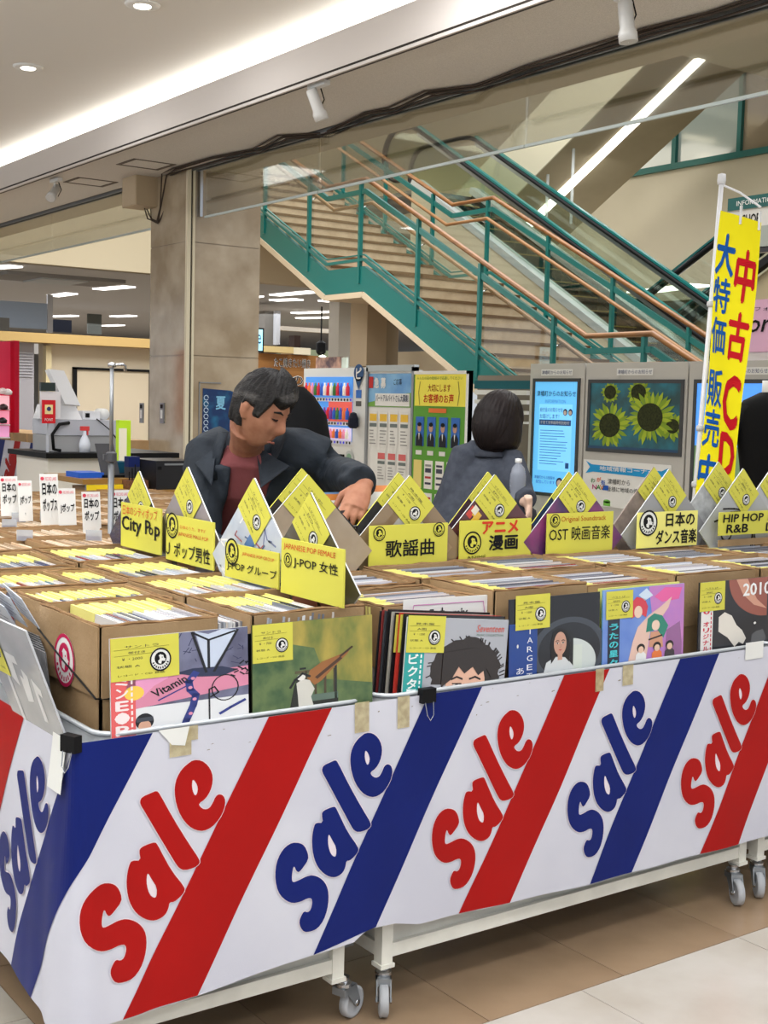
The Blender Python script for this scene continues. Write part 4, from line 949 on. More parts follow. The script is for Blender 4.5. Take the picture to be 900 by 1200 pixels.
rbox('D', 'cardboard record box in front of the J-POP group card', 1.39, 2.745, 1.69, 3.07, .978)
rbox('E', 'cardboard record box in front of the male J-pop card', 1.41, 3.08, 1.70, 3.42, .977)
rbox('F', 'cardboard record box in front of the City Pop card', 1.40, 3.43, 1.70, 3.80, .98)
rbox('G', 'cardboard record box left of the row, ending in a plain corner', 1.0, 3.075, 1.27, 3.36, .972)
rbox('G2', 'narrow cardboard record box between the second and third columns', 1.275, 3.075, 1.40, 3.36, .97, flaps=False)
rbox('H', 'cardboard record box at the back left, with a dark green record at its right end', 1.02, 3.42, 1.385, 3.77, .974)
rbox('H0', 'cardboard record box cut by the left edge of the picture', .72, 3.08, .99, 3.38, .97)
rbox('R1', 'cardboard record box standing behind the leaning stack of records', 1.775, 2.47, 2.085, 2.72, .965)
rbox('R2', 'cardboard record box behind the black portrait cover', 2.10, 2.44, 2.42, 2.70, .985)
rbox('R3', 'cardboard record box behind the colourful cartoon cover', 2.45, 2.47, 2.77, 2.73, .972)
rbox('R4', 'cardboard record box behind the 2010 cover', 2.785, 2.45, 3.13, 2.72, .985)
rbox('R5', 'cardboard record box at the right edge of the front row', 3.17, 2.46, 3.5, 2.73, .98)
rbox('S1', 'cardboard record box below the white boxed card', 1.78, 2.75, 2.08, 3.0, .968)
rbox('S2', 'cardboard record box in front of the yellow card with three large characters', 2.09, 2.735, 2.42, 3.005, .978)
rbox('S3', 'cardboard record box in front of the anime card', 2.44, 2.76, 2.77, 3.035, .978)
rbox('S4', 'cardboard record box in front of the soundtrack card', 2.79, 2.745, 3.13, 3.01, .978)
rbox('S5', 'cardboard record box in front of the Japanese dance music card', 3.15, 2.755, 3.5, 3.03, .972)
rbox('S6', 'cardboard record box in front of the hip hop card', 3.52, 2.755, 3.86, 3.03, .972)
for k in range(5): rbox('T%d' % k, ['cardboard box on the far side of the cart, behind the white boxed card', 'cardboard box on the far side of the cart, under the man\'s hand', 'cardboard box on the far side, behind the anime card', 'cardboard box on the far side, behind the soundtrack card', 'cardboard box on the far side, behind the dance music card'][k], 1.78+k*.345, 3.22, 2.1+k*.345, 3.58, .97, flaps=False)
# round red logo, string and handwriting on the corner box
def badge(m, fr, u, v, r, ink=INK, paper=None, w_=.001):
    if paper: m.disc(fr, u, v, r, paper, w_, 24)
    n = 24
    for k in range(n):
        a = 2*PI*k/n; b_ = 2*PI*(k+1)/n
        m.poly(fr, [(u+r*.86*math.cos(a), v+r*.86*math.sin(a)), (u+r*math.cos(a), v+r*math.sin(a)), (u+r*math.cos(b_), v+r*math.sin(b_)), (u+r*.86*math.cos(b_), v+r*.86*math.sin(b_))], ink, w_+.0006)
    m.disc(fr, u, v+r*.1, r*.56, ink, w_+.0006, 16); m.poly(fr, [(u-r*.2, v-r*.3), (u-r*.3, v+r*.2), (u-r*.05, v+r*.45), (u+r*.25, v+r*.35), (u+r*.3, v+r*.12), (u+r*.5, v+r*.0), (u+r*.42, v-r*.16), (u+r*.1, v-r*.12), (u+r*.05, v-r*.38)], paper or WHITE, w_+.001); m.disc(fr, u-r*.22, v+r*.12, r*.13, ink, w_+.0014, 8, ry=r*.2); m.disc(fr, u+r*.14, v+r*.18, r*.05, ink, w_+.0014, 6); m.disc(fr, u+r*.46, v-r*.05, r*.07, ink, w_+.0014, 6)
    for k in range(9):
        a = PI*(1.12+.76*k/8); m.poly(fr, [(u+r*.62*math.cos(a-.07), v+r*.62*math.sin(a-.07)), (u+r*.8*math.cos(a-.09), v+r*.8*math.sin(a-.09)), (u+r*.8*math.cos(a+.07), v+r*.8*math.sin(a+.07)), (u+r*.62*math.cos(a+.07), v+r*.62*math.sin(a+.07))], ink, w_+.0006)
b = boxes['A'][5]; fr = FX(1.045-.0065, 2.775, .645)
m = MB(); badge(m, fr, .155, .235, .058, mat((190, 30, 80), .6), WHITE); m.build('round_logo', b)
m = MB(); m.tube([(1.0375, 2.78, .925), (1.036, 2.62, .878), (1.036, 2.445, .83)] + [(1.08, 2.436, .828), (1.12, 2.436, .829)], .0022, BLACK, 6); m.build('string', b)

SLV = [mat(c, .25, coat=.4) for c in ((206, 208, 214), (176, 180, 190), (222, 222, 224), (150, 152, 160), (196, 190, 196), (120, 124, 136), (214, 206, 200), (186, 192, 206), (228, 228, 232), (96, 96, 108))]
def ordn(n): return '%d%s' % (n, 'th' if 10 < n % 100 < 14 else {1: 'st', 2: 'nd', 3: 'rd'}.get(n % 10, 'th'))
SPL = [mat(c, .25, coat=.4) for c in ((60, 70, 110), (150, 60, 60), (40, 44, 50), (90, 130, 150), (180, 150, 130))]
CNAME = {m_.name: n_ for m_, n_ in zip(SLV+SPL, ['pale grey', 'grey', 'white', 'mid grey', 'pinkish grey', 'slate grey', 'cream', 'pale blue', 'bright white', 'dark grey', 'navy', 'dark red', 'black', 'teal', 'tan'])}
_sl = {}
def sleeve_mesh(mt, axis, n_):
    k = (mt.name, axis)
    if k in _sl: return _sl[k]
    m = MB(); t = .0024
    if axis == 'x': m.box((-t, -.1575, 0), (t, .1575, .315), mt)
    else: m.box((-.1575, -t, 0), (.1575, t, .315), mt)
    o = m.build('record_sleeve'); _sl[k] = o.data; bpy.data.objects.remove(o); return _sl[k]
def tag_mesh(axis):
    k = ('tag', axis)
    if k in _sl: return _sl[k]
    m = MB(); TY = mat((228, 222, 136), .5)
    if axis == 'x': m.box((-.0034, .02, .24), (.0026, .159, .317), TY)
    else: m.box((-.159, -.0034, .24), (-.075, .0026, .317), TY)
    o = m.build('price_tag'); _sl[k] = o.data; bpy.data.objects.remove(o); return _sl[k]
NREC = 0; REST = MB()
def fill(key, axis, text, single=True, n=None, a=None, b_=None):
    global NREC
    x0, y0, x1, y1, zt, bx = boxes[key]; rnd = random.Random(key+'r')
    lo, hi = (x0+.01, x1-.01) if axis == 'x' else (y0+.01, y1-.01)
    if a is not None: lo = a
    if b_ is not None: hi = b_
    cx, cy = (x0+x1)/2, (y0+y1)/2; p = lo; ang0 = rnd.uniform(.03, .1); cnt = 1
    while p < hi-.012:
        mt = rnd.choice(SLV) if rnd.random() < .86 else rnd.choice(SPL); z = zt-.323+rnd.uniform(-.004, .004); ja = rnd.uniform(-.006, .006)
        tilt = ang0+rnd.uniform(-.015, .015); rt = (0, tilt, 0) if axis == 'x' else (-tilt, 0, 0)
        loc = (p, cy+ja, z) if axis == 'x' else (cx+ja, p, z)
        if single:
            o = bpy.data.objects.new('record_sleeve', sleeve_mesh(mt, axis, 0)); COL.objects.link(o); o.location = loc; o.rotation_euler = rt
            tag(o, '%s record sleeve, %s from the %s in %s' % (CNAME[mt.name], ordn(cnt), 'left' if axis == 'x' else 'front', text), 'record', 'records in '+text)
            if rnd.random() < .93:
                c = bpy.data.objects.new('price_tag', tag_mesh(axis)); COL.objects.link(c); c.parent = o
            NREC += 1
        else:
            t = .0024; M_ = Matrix.Translation(Vector(loc)) @ Matrix.Rotation(rt[0], 4, 'X') @ Matrix.Rotation(rt[1], 4, 'Y')
            for lo_, hi_, q in (((-t, -.1575, 0), (t, .1575, .315), mt), ((-.0034, .02, .24), (.0026, .159, .317), mat((228, 222, 136), .5))) if axis == 'x' else (((-.1575, -t, 0), (.1575, t, .315), mt), ((-.159, -.0034, .24), (-.075, .0026, .317), mat((228, 222, 136), .5))):
                bmx = MB().box(lo_, hi_, q); REST.add([M_ @ Vector(v) for v in bmx.v], bmx.f, q)
        p += rnd.uniform(.0058, .0068); cnt += 1
fill('A', 'x', 'the corner box with the red logo', a=1.095); fill('B', 'x', 'the second box behind the corner'); fill('C', 'x', 'the box by the J-POP female card', b_=1.60)
fill('D', 'x', 'the box by the J-POP group card', b_=1.645); fill('R2', 'y', 'the box behind the black portrait cover'); fill('R1', 'y', 'the box behind the leaning stack'); fill('R3', 'y', 'the box behind the cartoon cover')
fill('S2', 'y', 'the box before the three-character card'); 
for k, ax in (('E', 'x'), ('F', 'x'), ('G', 'x'), ('G2', 'x'), ('H', 'x'), ('H0', 'x'), ('R4', 'y'), ('R5', 'y'), ('S1', 'y'), ('S3', 'y'), ('S4', 'y'), ('S5', 'y'), ('S6', 'y'), ('T0', 'y'), ('T1', 'y'), ('T2', 'y'), ('T3', 'y'), ('T4', 'y')):
    fill(k, ax, '', False, b_={'E': 1.655, 'F': 1.66}.get(k))
# the loose row between the corner box and the next
x = 1.322
rnd = random.Random(5)
nl = 0
while x < 1.388:
    o = bpy.data.objects.new('record_sleeve', sleeve_mesh(rnd.choice(SLV), 'x', 0)); COL.objects.link(o); o.location = (x, 2.62+rnd.uniform(-.004, .004), .645+rnd.uniform(0, .004)); x += .0066
    nl += 1; tag(o, 'loose record sleeve, %s from the left between the corner box and the next' % ordn(nl), 'record', 'loose records between two boxes'); NREC += 1
tag(REST.build('record_sleeves'), 'rows of record sleeves with yellow price tags filling the boxes farther back', 'records', kind='stuff')
print('individual records', NREC)

# =====================================================================
#  NAMED RECORD COVERS
# =====================================================================
def record(label, fr, art, tagpos=None, group=None, parent=None, size=.315, edge=None, name='record_sleeve', th=.004, vis=1.0):
    """fr: frame whose origin is the lower left corner of the cover, art drawn in 0..1"""
    r = thing(name, label, 'record', fr(size/2, 0, 0), group)
    m = MB(); m.fbox(fr, 0, 0, size, size, -th, 0, edge or mat((206, 208, 206), .3)); m.build('sleeve', r)
    f = SUB(fr, 0, (1-vis)*size, size, size*vis); m = MB(); art(m, f); m.build('cover_print', r)
    if tagpos:
        u, v, w_, h_ = tagpos; v = (1-vis)+v*vis; h_ *= vis; f2 = SUB(fr, u*size, v*size, w_*size, h_*size); m = MB()
        m.rect(f2, 0, 0, 1, 1, YEL, .0026)
        for i in range(2): m.line(f2, [(.05, .72-.14*i), (.85-.2*i, .74-.14*i)], .006, INK, .003)
        rn = random.Random(label); G5 = mat((70, 70, 64)); t1, t2 = rn.choice((('ビタミン EPO', 'EPO'), ('デルマ', 'リリィ'), ('ベスト LP', '盤面良好'), ('サントラ', '帯付き'), ('見本盤', 'A面')))
        m.text(f2, t1, .2, .75, .7, .81, G5, .003); m.text(f2, t2, .25, .61, .5, .67, G5, .003); m.text(f2, '¥ ・%d00' % rn.randint(5, 28), .16, .47, .46, .53, G5, .003)
        m.text(f2, '状態 A', .08, .3, .42, .36, G5, .003); m.text(f2, 'レコード・CD 良品', .1, .1, .78, .15, INK, .003)
        f3 = SUB(f2, 0, 0, 1, 1); asp = h_/w_
        n_ = 18
        badge(m, SUB(f2, .72, .42, 1, 1/asp), 0, 0, .16, INK, WHITE, .003); m.build('price_tag', r)
    return r
RC = lambda c: mat(c, .25, coat=.6)
def obi(m, f, c, txt, u0=.0, w_=.13, tc=WHITE):
    m.rect(f, u0, 0, u0+w_, 1, RC(c), .0008)
    n = len(txt); 
    for i, ch in enumerate(txt):
        if ch != ' ': m.text(f, ch, u0+w_*.2, .9-(i+1)*.85/n, u0+w_*.68, .9-(i+.25)*.85/n, tc, .0014, .03)
    for i in range(14): m.rect(f, u0+w_*.8, .06+i*.06, u0+w_*.88, .1+i*.06, tc, .0014)
def art_vitamin(m, f):
    m.rect(f, 0, 0, 1, 1, mat((116, 118, 146), .3, rgb2=(84, 84, 110), scale=18, detail=8, coat=.6), .0003)
    m.rect(f, 0, 0, 1, .3, RC((222, 224, 228)), .0005); m.poly(f, [(0, .27), (1, .4), (1, .6), (.5, .58), (.25, .62), (0, .5)], RC((214, 134, 162)), .0006)
    m.poly(f, [(.1, .48), (.16, .72), (.3, .74), (.42, .66), (.4, .56), (.3, .5), (.22, .4)], RC((226, 150, 190)), .0008); m.disc(f, .16, .45, .07, RC((240, 200, 80)), .0009)
    K = RC((14, 14, 24)); m.poly(f, [(.6, 1.0), (.68, .62), (.74, .62), (.92, .98), (.8, 1.0), (.7, .96)], RC((196, 206, 226)), .0009)
    m.line(f, [(.58, .99), (.7, .9), (.9, .97)], .018, K, .0012); m.line(f, [(.58, .99), (.68, .58)], .02, K, .0012); m.line(f, [(.92, .98), (.74, .58)], .02, K, .0012); m.line(f, [(.7, .9), (.7, .62)], .02, K, .0012)
    m.poly(f, [(.45, .6), (.58, .63), (.8, .62), (.92, .57), (.8, .52), (.62, .54)], RC((40, 46, 76)), .001)
    P = [(.6, .58), (.55, .5), (.56, .42), (.6, .36), (.58, .26), (.53, .12), (.5, .02)]
    for a, b_ in zip(P, P[1:]): m.line(f, [a, b_], .055, RC((44, 56, 130)), .0013)
    for q in ((.58, .53), (.56, .44), (.59, .32), (.56, .18)): m.disc(f, q[0], q[1], .016, RC((214, 140, 170)), .0016, 10)
    m.line(f, [(.7, .05), (.7, .4), (.74, .42), (.77, .36), (.71, .32)], .012, K, .0014)
    C_ = [(.82+.1*math.cos(t), .4+.13*math.sin(t)) for t in [2*PI*k/20 for k in range(21)]]; m.line(f, C_, .009, K, .0014)
    m.line(f, [(.78, .14), (.86, .19), (.97, .25)], .025, RC((44, 56, 130)), .0014)
    m.text(SUB(f, .31, .38, 1, 1.5, .5), 'Vitamin', 0, 0, .27, .05, K, .0014, .02)
    m.line(f, [(.33, .35), (.55, .47)], .012, RC((44, 56, 130)), .0014)
    for i in range(26):
        u, v = random.uniform(.4, .98), random.uniform(.62, .95); a = random.uniform(0, 6); L = random.uniform(.03, .09); m.line(f, [(u, v), (min(.99, max(.01, u+L*math.cos(a))), min(.99, v+L*math.sin(a)))], .006, RC((60, 62, 92)), .0007)
    for i in range(12): u = .84+random.random()*.15; v = .5+random.random()*.14; m.line(f, [(u, v), (min(.995, u+.03), v+random.uniform(-.03, .03))], .012, K, .0015)
    m.disc(f, .23, .16, .065, K, .0012, ry=.08); m.disc(f, .23, .11, .045, RC((206, 160, 136)), .0014, ry=.06); m.rect(f, .17, .16, .29, .2, RC((60, 64, 74)), .0016); m.poly(f, [(.15, 0), (.31, 0), (.27, .06), (.19, .06)], RC((180, 184, 190)), .001)
    obi(m, f, (226, 96, 96), 'ビタミンE・P', .0, .17, RC((240, 225, 225)))
def art_guitar(m, f):
    m.rect(f, 0, 0, 1, 1, mat((96, 112, 50), .4, rgb2=(176, 156, 70), scale=16, stretch=(1, 1, .5), detail=10, coat=.5), .0003)
    m.poly(f, [(0, 0), (1, 0), (1, .25), (.6, .35), (.5, .7), (.2, .8), (0, .6)], mat((52, 84, 52), .4, rgb2=(96, 116, 70), scale=26, detail=10, coat=.5), .0005)
    DK = RC((30, 34, 28)); WD = RC((150, 96, 48))
    m.rect(f, .38, .48, .43, .5, DK, .0008); m.rect(f, .34, .44, .6, .47, RC((92, 86, 60)), .0008)
    for x_ in (.42, .5, .58, .66): m.rect(f, x_, .18, x_+.02, .46, RC((72, 60, 42)), .0008)
    m.rect(f, .44, .12, .7, .2, RC((92, 112, 100)), .0009); m.rect(f, .42, .06, .7, .13, DK, .001); m.rect(f, .67, .1, .69, .5, DK, .0009)
    m.poly(f, [(.44, .38), (.5, .3), (.56, .34), (.64, .44), (.78, .6), (.8, .64), (.72, .6), (.56, .54), (.46, .46)], WD, .0012); m.line(f, [(.52, .38), (.72, .56)], .03, RC((70, 44, 26)), .0014); m.line(f, [(.72, .58), (.82, .67)], .02, RC((60, 40, 24)), .0014)
    m.poly(f, [(.26, .05), (.3, .1), (.33, .3), (.36, .4), (.42, .42), (.4, .2), (.38, .05)], DK, .0011)
    m.poly(f, [(.37, .04), (.36, .22), (.35, .34), (.4, .38), (.46, .36), (.5, .26), (.47, .18), (.5, .04)], RC((206, 204, 196)), .0013); m.disc(f, .39, .4, .035, RC((226, 224, 218)), .0015, 12)
    m.line(f, [(.3, .3), (.34, .38), (.4, .44), (.46, .4)], .02, RC((24, 24, 26)), .0016)
def face(m, f, cu, cv, r, skin, hair, lip=(176, 90, 84), long=False, w_=.001):
    K = RC(hair)
    if long: m.poly(f, [(cu-r*1.15, cv-r*1.9), (cu-r*1.25, cv), (cu-r*.9, cv+r*1.2), (cu, cv+r*1.5), (cu+r*.9, cv+r*1.2), (cu+r*1.25, cv), (cu+r*1.2, cv-r*1.9), (cu+r*.5, cv-r*1.2), (cu-r*.5, cv-r*1.2)], K, w_)
    m.disc(f, cu, cv, r*.82, RC(skin), w_+.0003, 24, ry=r*1.15); m.poly(f, [(cu-r*.3, cv-r*1.6), (cu+r*.3, cv-r*1.6), (cu+r*.3, cv-r*.8), (cu-r*.3, cv-r*.8)], RC(skin), w_+.0002)
    for s in (-1, 1):
        m.disc(f, cu+s*r*.36, cv+r*.05, r*.17, RC((236, 226, 216)), w_+.0006, 12, ry=r*.08); m.disc(f, cu+s*r*.36, cv+r*.05, r*.08, RC((36, 24, 20)), w_+.0009, 10)
        m.line(f, [(cu+s*r*.15, cv+r*.27), (cu+s*r*.38, cv+r*.34), (cu+s*r*.6, cv+r*.26)], r*.06, K, w_+.0009); m.line(f, [(cu+s*r*.18, cv+r*.12), (cu+s*r*.55, cv+r*.12)], r*.04, K, w_+.0009)
    m.line(f, [(cu+r*.05, cv), (cu+r*.1, cv-r*.32), (cu-r*.08, cv-r*.36)], r*.045, RC(tuple(int(v*.78) for v in skin)), w_+.0008)
    m.poly(f, [(cu-r*.24, cv-r*.6), (cu, cv-r*.53), (cu+r*.24, cv-r*.6), (cu, cv-r*.7)], RC(lip), w_+.0009)
def art_portrait(m, f):
    m.rect(f, 0, 0, 1, 1, RC((170, 172, 180)), .0003); K = RC((44, 36, 34))
    cu, cv, r = .6, .2, .26
    m.poly(f, [(.15, 0), (.3, .1), (.34, .2), (.3, .02)], RC((214, 216, 220)), .0006)
    P = []; rnd = random.Random(3)
    for k in range(34): a = -.35+2*PI*k/34*.62; P.append((cu+(.36+rnd.uniform(-.02, .02))*math.cos(a)*.95, .36+(.42+rnd.uniform(-.025, .02))*math.sin(a)))
    m.poly(f, P, K, .0009)
    face(m, SUB(f, cu+.0, .2, 1, 1.5), 0, 0, .24, (222, 176, 152), (40, 30, 28), w_=.0012); P = [(cu-.24, .2), (cu-.24, .6), (cu+.05, .66), (cu+.27, .6), (cu+.26, .3), (cu+.2, .42), (cu+.12, .34), (cu+.06, .44), (cu-.02, .36), (cu-.08, .44), (cu-.14, .3)]; m.poly(f, P, K, .0026)
    for i in range(26): a = random.uniform(-.3, 3.3); m.line(f, [(cu+.34*math.cos(a), .36+.39*math.sin(a)), (cu+.39*math.cos(a+.05), .36+.44*math.sin(a+.06))], .012, K, .001)
    m.text(f, 'Seventeen', .67, .85, .95, .93, RC((206, 96, 84)), .0014, .01, shear=.2); m.text(f, 'MUSIC COLLECTION', .68, .8, .95, .825, RC((90, 120, 100)), .0014)
    obi(m, f, (40, 160, 156), '新・ビクター', .0, .18, RC((226, 240, 240)))
def art_black(m, f):
    m.rect(f, 0, 0, 1, 1, RC((24, 26, 34)), .0003); m.rect(f, 0, 0, .3, .7, RC((30, 66, 140)), .0006)
    for i, ch in enumerate('TARGET'): m.text(f, ch, .19, .56-i*.11, .25, .63-i*.11, RC((226, 230, 240)), .0012)
    m.text(f, 'あ', .08, .08, .16, .16, RC((226, 230, 240)), .0012); m.text(f, '・', .08, .4, .1, .45, WHITE, .0012)
    m.disc(f, .66, .3, .42, RC((64, 70, 80)), .0005, 40); m.disc(f, .66, .3, .35, RC((34, 38, 46)), .0007, 40)
    m.disc(f, .66, .15, .3, RC((200, 208, 206)), .0009, 30, a0=-PI/2, a1=PI/2); m.poly(f, [(.66, -.0), (.7, 0), (.7, .5), (.66, .55)], RC((30, 32, 36)), .001); m.rect(f, .7, 0.0, .8, .36, RC((206, 214, 206)), .0011)
    m.poly(f, [(.36, 0), (.4, .18), (.5, .24), (.62, .22), (.7, .1), (.7, 0)], RC((206, 210, 212)), .0013); face(m, SUB(f, .55, .4, 1, 1.5), 0, 0, .085, (196, 150, 130), (22, 18, 20), long=True, w_=.0015)
def art_cartoon(m, f):       # plain generic figures in the same colours
    m.rect(f, 0, 0, 1, 1, mat((96, 130, 206), .3, rgb2=(140, 170, 226), scale=5, coat=.6), .0003); m.poly(f, [(.55, 1), (1, 1), (1, 0), (.4, 0), (.62, .4)], mat((206, 130, 190), .3, rgb2=(176, 120, 196), scale=7, coat=.6), .0006)
    m.poly(f, [(.62, .86), (.75, .97), (.97, .95), (.93, .8), (.72, .78)], RC((226, 96, 160)), .0009)
    m.poly(f, [(.3, 0), (.36, .3), (.42, .48), (.55, .62), (.7, .72), (.84, .84), (.8, .7), (.7, .55), (.58, .45), (.55, .2), (.52, 0)], RC((226, 190, 176)), .001)
    m.poly(f, [(.34, .6), (.33, .8), (.4, .88), (.5, .84), (.54, .74), (.52, .6), (.44, .66)], RC((206, 60, 76)), .0013); m.disc(f, .42, .68, .05, RC((232, 200, 180)), .0016, 16, ry=.08); m.poly(f, [(.42, .9), (.52, .98), (.6, .88), (.5, .82)], RC((206, 222, 240)), .0013)
    m.poly(f, [(.52, .4), (.54, .58), (.62, .64), (.72, .6), (.8, .46), (.74, .3), (.66, .42)], RC((40, 130, 110)), .0014); m.disc(f, .64, .48, .05, RC((236, 206, 186)), .0018, 16, ry=.07); m.poly(f, [(.56, .2), (.58, .4), (.72, .4), (.74, .18)], RC((206, 150, 120)), .0012); m.line(f, [(.56, .3), (.72, .34)], .02, RC((30, 26, 30)), .0016)
    m.poly(f, [(.76, 0), (.78, .4), (.95, .5), (.98, .2), (.98, 0)], RC((150, 100, 150)), .0009)
    for u, c in ((.46, (230, 230, 230)), (.66, (226, 120, 60)), (.82, (60, 50, 56))): m.poly(f, [(u-.07, 0), (u-.06, .12), (u, .18), (u+.06, .12), (u+.07, 0)], RC(c), .0019); m.disc(f, u, .2, .05, RC((30, 24, 26)), .002, 14, ry=.06); m.disc(f, u, .18, .035, RC((226, 190, 166)), .0023, 12, ry=.045)
    m.rect(f, .06, 0, .2, .62, RC((30, 40, 60)), .0008)
    for i in range(5): m.text(f, 'うたの星々'[i], .08, .48-i*.115, .18, .56-i*.115, RC((70, 200, 210)), .0014, .03)
def art_2010(m, f):
    m.rect(f, 0, 0, 1, 1, mat((42, 42, 50), .3, rgb2=(30, 30, 36), scale=7, coat=.6), .0003); m.disc(f, .95, 1.0, .55, RC((150, 84, 70)), .0006, 40, a0=PI, a1=1.5*PI)
    m.poly(f, [(.95, 1.0), (.4, 1.0), (.95, .45)], RC((150, 84, 70)), .0007); m.poly(f, [(.5, 1.0), (.6, .78), (.76, .62), (.95, .55), (.8, .7), (.7, .9), (.66, 1.0)], RC((206, 150, 126)), .0009)
    m.text(f, '2010', .6, .76, .99, .93, RC((240, 240, 240)), .0014, .02)
    m.poly(f, [(.27, .3), (.27, .5), (.35, .56), (.45, .5), (.52, .36), (.6, .28), (.66, .16), (.62, .08), (.56, .12), (.5, .06), (.4, .2)], RC((226, 220, 210)), .0009); m.disc(f, .78, .36, .018, WHITE, .0012, 12)
    m.poly(f, [(.72, .0), (.74, .2), (.8, .24), (.9, .26), (.95, .14), (.9, 0)], RC((90, 92, 96)), .0009); obi(m, f, (232, 228, 226), '2010 オリジナル', .03, .16, RC((206, 60, 80)))
def art_silver(m, f):
    m.rect(f, 0, 0, 1, 1, mat((150, 154, 160), .25, rgb2=(176, 180, 184), scale=5, coat=.8), .0003)
    for P in ([(.32, .55), (.36, .75), (.55, .74), (.56, .68), (.46, .68), (.44, .5)], [(.5, .4), (.52, .6), (.58, .58), (.6, .66), (.68, .62), (.62, .42)], [(.7, .3), (.74, .62), (.86, .56), (.84, .5), (.78, .52), (.77, .3)], [(.72, .05), (.78, .22), (.95, .2), (.97, .08)], [(.2, .1), (.24, .85), (.28, .85), (.27, .1)]):
        m.poly(f, P, RC((226, 228, 230)), .0009)
def flat(c, c2=None, s=6, extra=None):
    def a(m, f):
        m.rect(f, 0, 0, 1, 1, mat(c, .3, rgb2=c2, scale=s, detail=6, coat=.6) if c2 else RC(c), .0003)
        if extra: extra(m, f)
    return a
def fr_lean(px_, py_, Y, width_dir=(1, 0, 0), lean=.0, roll=0.0, w_=.315):
    """frame whose upper left corner is the real point at that pixel on plane Y; leaning back by lean, turned in its plane by roll"""
    p = ONY(px_, py_, Y); ex = Vector((math.cos(roll), 0, -math.sin(roll))); up = Vector((math.sin(roll)*math.cos(lean), math.sin(lean), math.cos(roll)*math.cos(lean)))
    ex = (ex - up*ex.dot(up)).normalized(); return FR(p-up*w_, ex, up)
record('pink and grey cover reading Vitamin with a red strip, leaning on the corner box', fr_lean(128.5, 749, 2.372, lean=.06, roll=-.0), art_vitamin, (0, .58, .48, .42), vis=.66)
m = MB(); f = fr_lean(290.5, 735, 2.40, lean=.03); m.fbox(f, 0, 0, .05, .3, -.004, 0, BLACK)
tag(m.build('record_sleeve'), 'black sleeve edge showing between the Vitamin and guitar covers', 'record')
record('green meadow cover with a guitar propped on a chair, leaning on a box', fr_lean(295.2, 733, 2.372, lean=.05), art_guitar, (.0, .6, .32, .4), vis=.66, edge=mat((60, 70, 50), .3))
# leaning stack
stk = [((440, 716), (40, 44, 50)), ((443, 715), (150, 60, 60)), ((446, 716), (70, 72, 78)), ((450, 714), (30, 30, 34)), ((454, 717), (176, 170, 160)), ((458, 718), (26, 26, 30)), ((463, 718), (200, 60, 50)), ((468, 719), (30, 30, 34))]
for i, ((px_, py_), c) in enumerate(stk):
    yy = 2.462-i*.0105
    r = record(['dark grey sleeve at the back left of the leaning stack', 'red-edged sleeve second from the back of the leaning stack', 'grey sleeve third from the back of the leaning stack', 'black sleeve fourth from the back of the leaning stack', 'pale sleeve in the middle of the leaning stack', 'black sleeve with a yellow tag in the leaning stack', 'red sleeve with a yellow tag in the leaning stack', 'black sleeve right behind the curly haired portrait'][i], fr_lean(px_+6, py_, yy, lean=.04, roll=.1), flat(c), (.0, .55, .4, .43) if i in (5, 6) else None, group=None, edge=mat(c, .3), vis=.66)
record('grey portrait cover of a curly haired singer with a teal strip, in front', fr_lean(478, 723, 2.375, lean=.05, roll=.1), art_portrait, (0, .6, .36, .42), vis=.66)
m = MB(); f = fr_lean(473, 703, 2.46, lean=.02, roll=.02); m.fbox(f, 0, 0, .27, .315, -.002, 0, WHITE); m.text(f, 'ｺｰﾅｰ mix', .08, .262, .2, .29, INK, .002, .03)
m.line(f, [(.02, .25), (.03, .3), (.25, .3), (.26, .25)], .002, mat((200, 120, 180)), .002); tag(m.build('divider_card'), 'white divider card with black handwriting behind the leaning stack', 'card')
record('black cover with a dark haired woman in a round mirror, blue strip at its left', fr_lean(597, 703, 2.38, lean=.03), art_black, (.06, .62, .37, .42), vis=.66, edge=mat((30, 32, 40), .3))
record('pale yellow sleeve behind the colourful cartoon cover', fr_lean(702, 690, 2.41, lean=.02), flat((230, 226, 120)), None, edge=mat((230, 226, 120), .4))
record('colourful blue and pink cartoon cover with several small figures', fr_lean(707, 692, 2.378, lean=.03), art_cartoon, (.03, .62, .32, .36), vis=.66, edge=mat((90, 150, 200), .3))
record('dark space cover reading 2010 with a red planet', fr_lean(820, 683, 2.385, lean=.02), art_2010, (0, .6, .34, .4), vis=.66, edge=mat((40, 40, 46), .3))
record('grey sleeve standing beyond the 2010 cover', fr_lean(905, 672, 2.39, lean=.02), flat((120, 124, 130)), None)
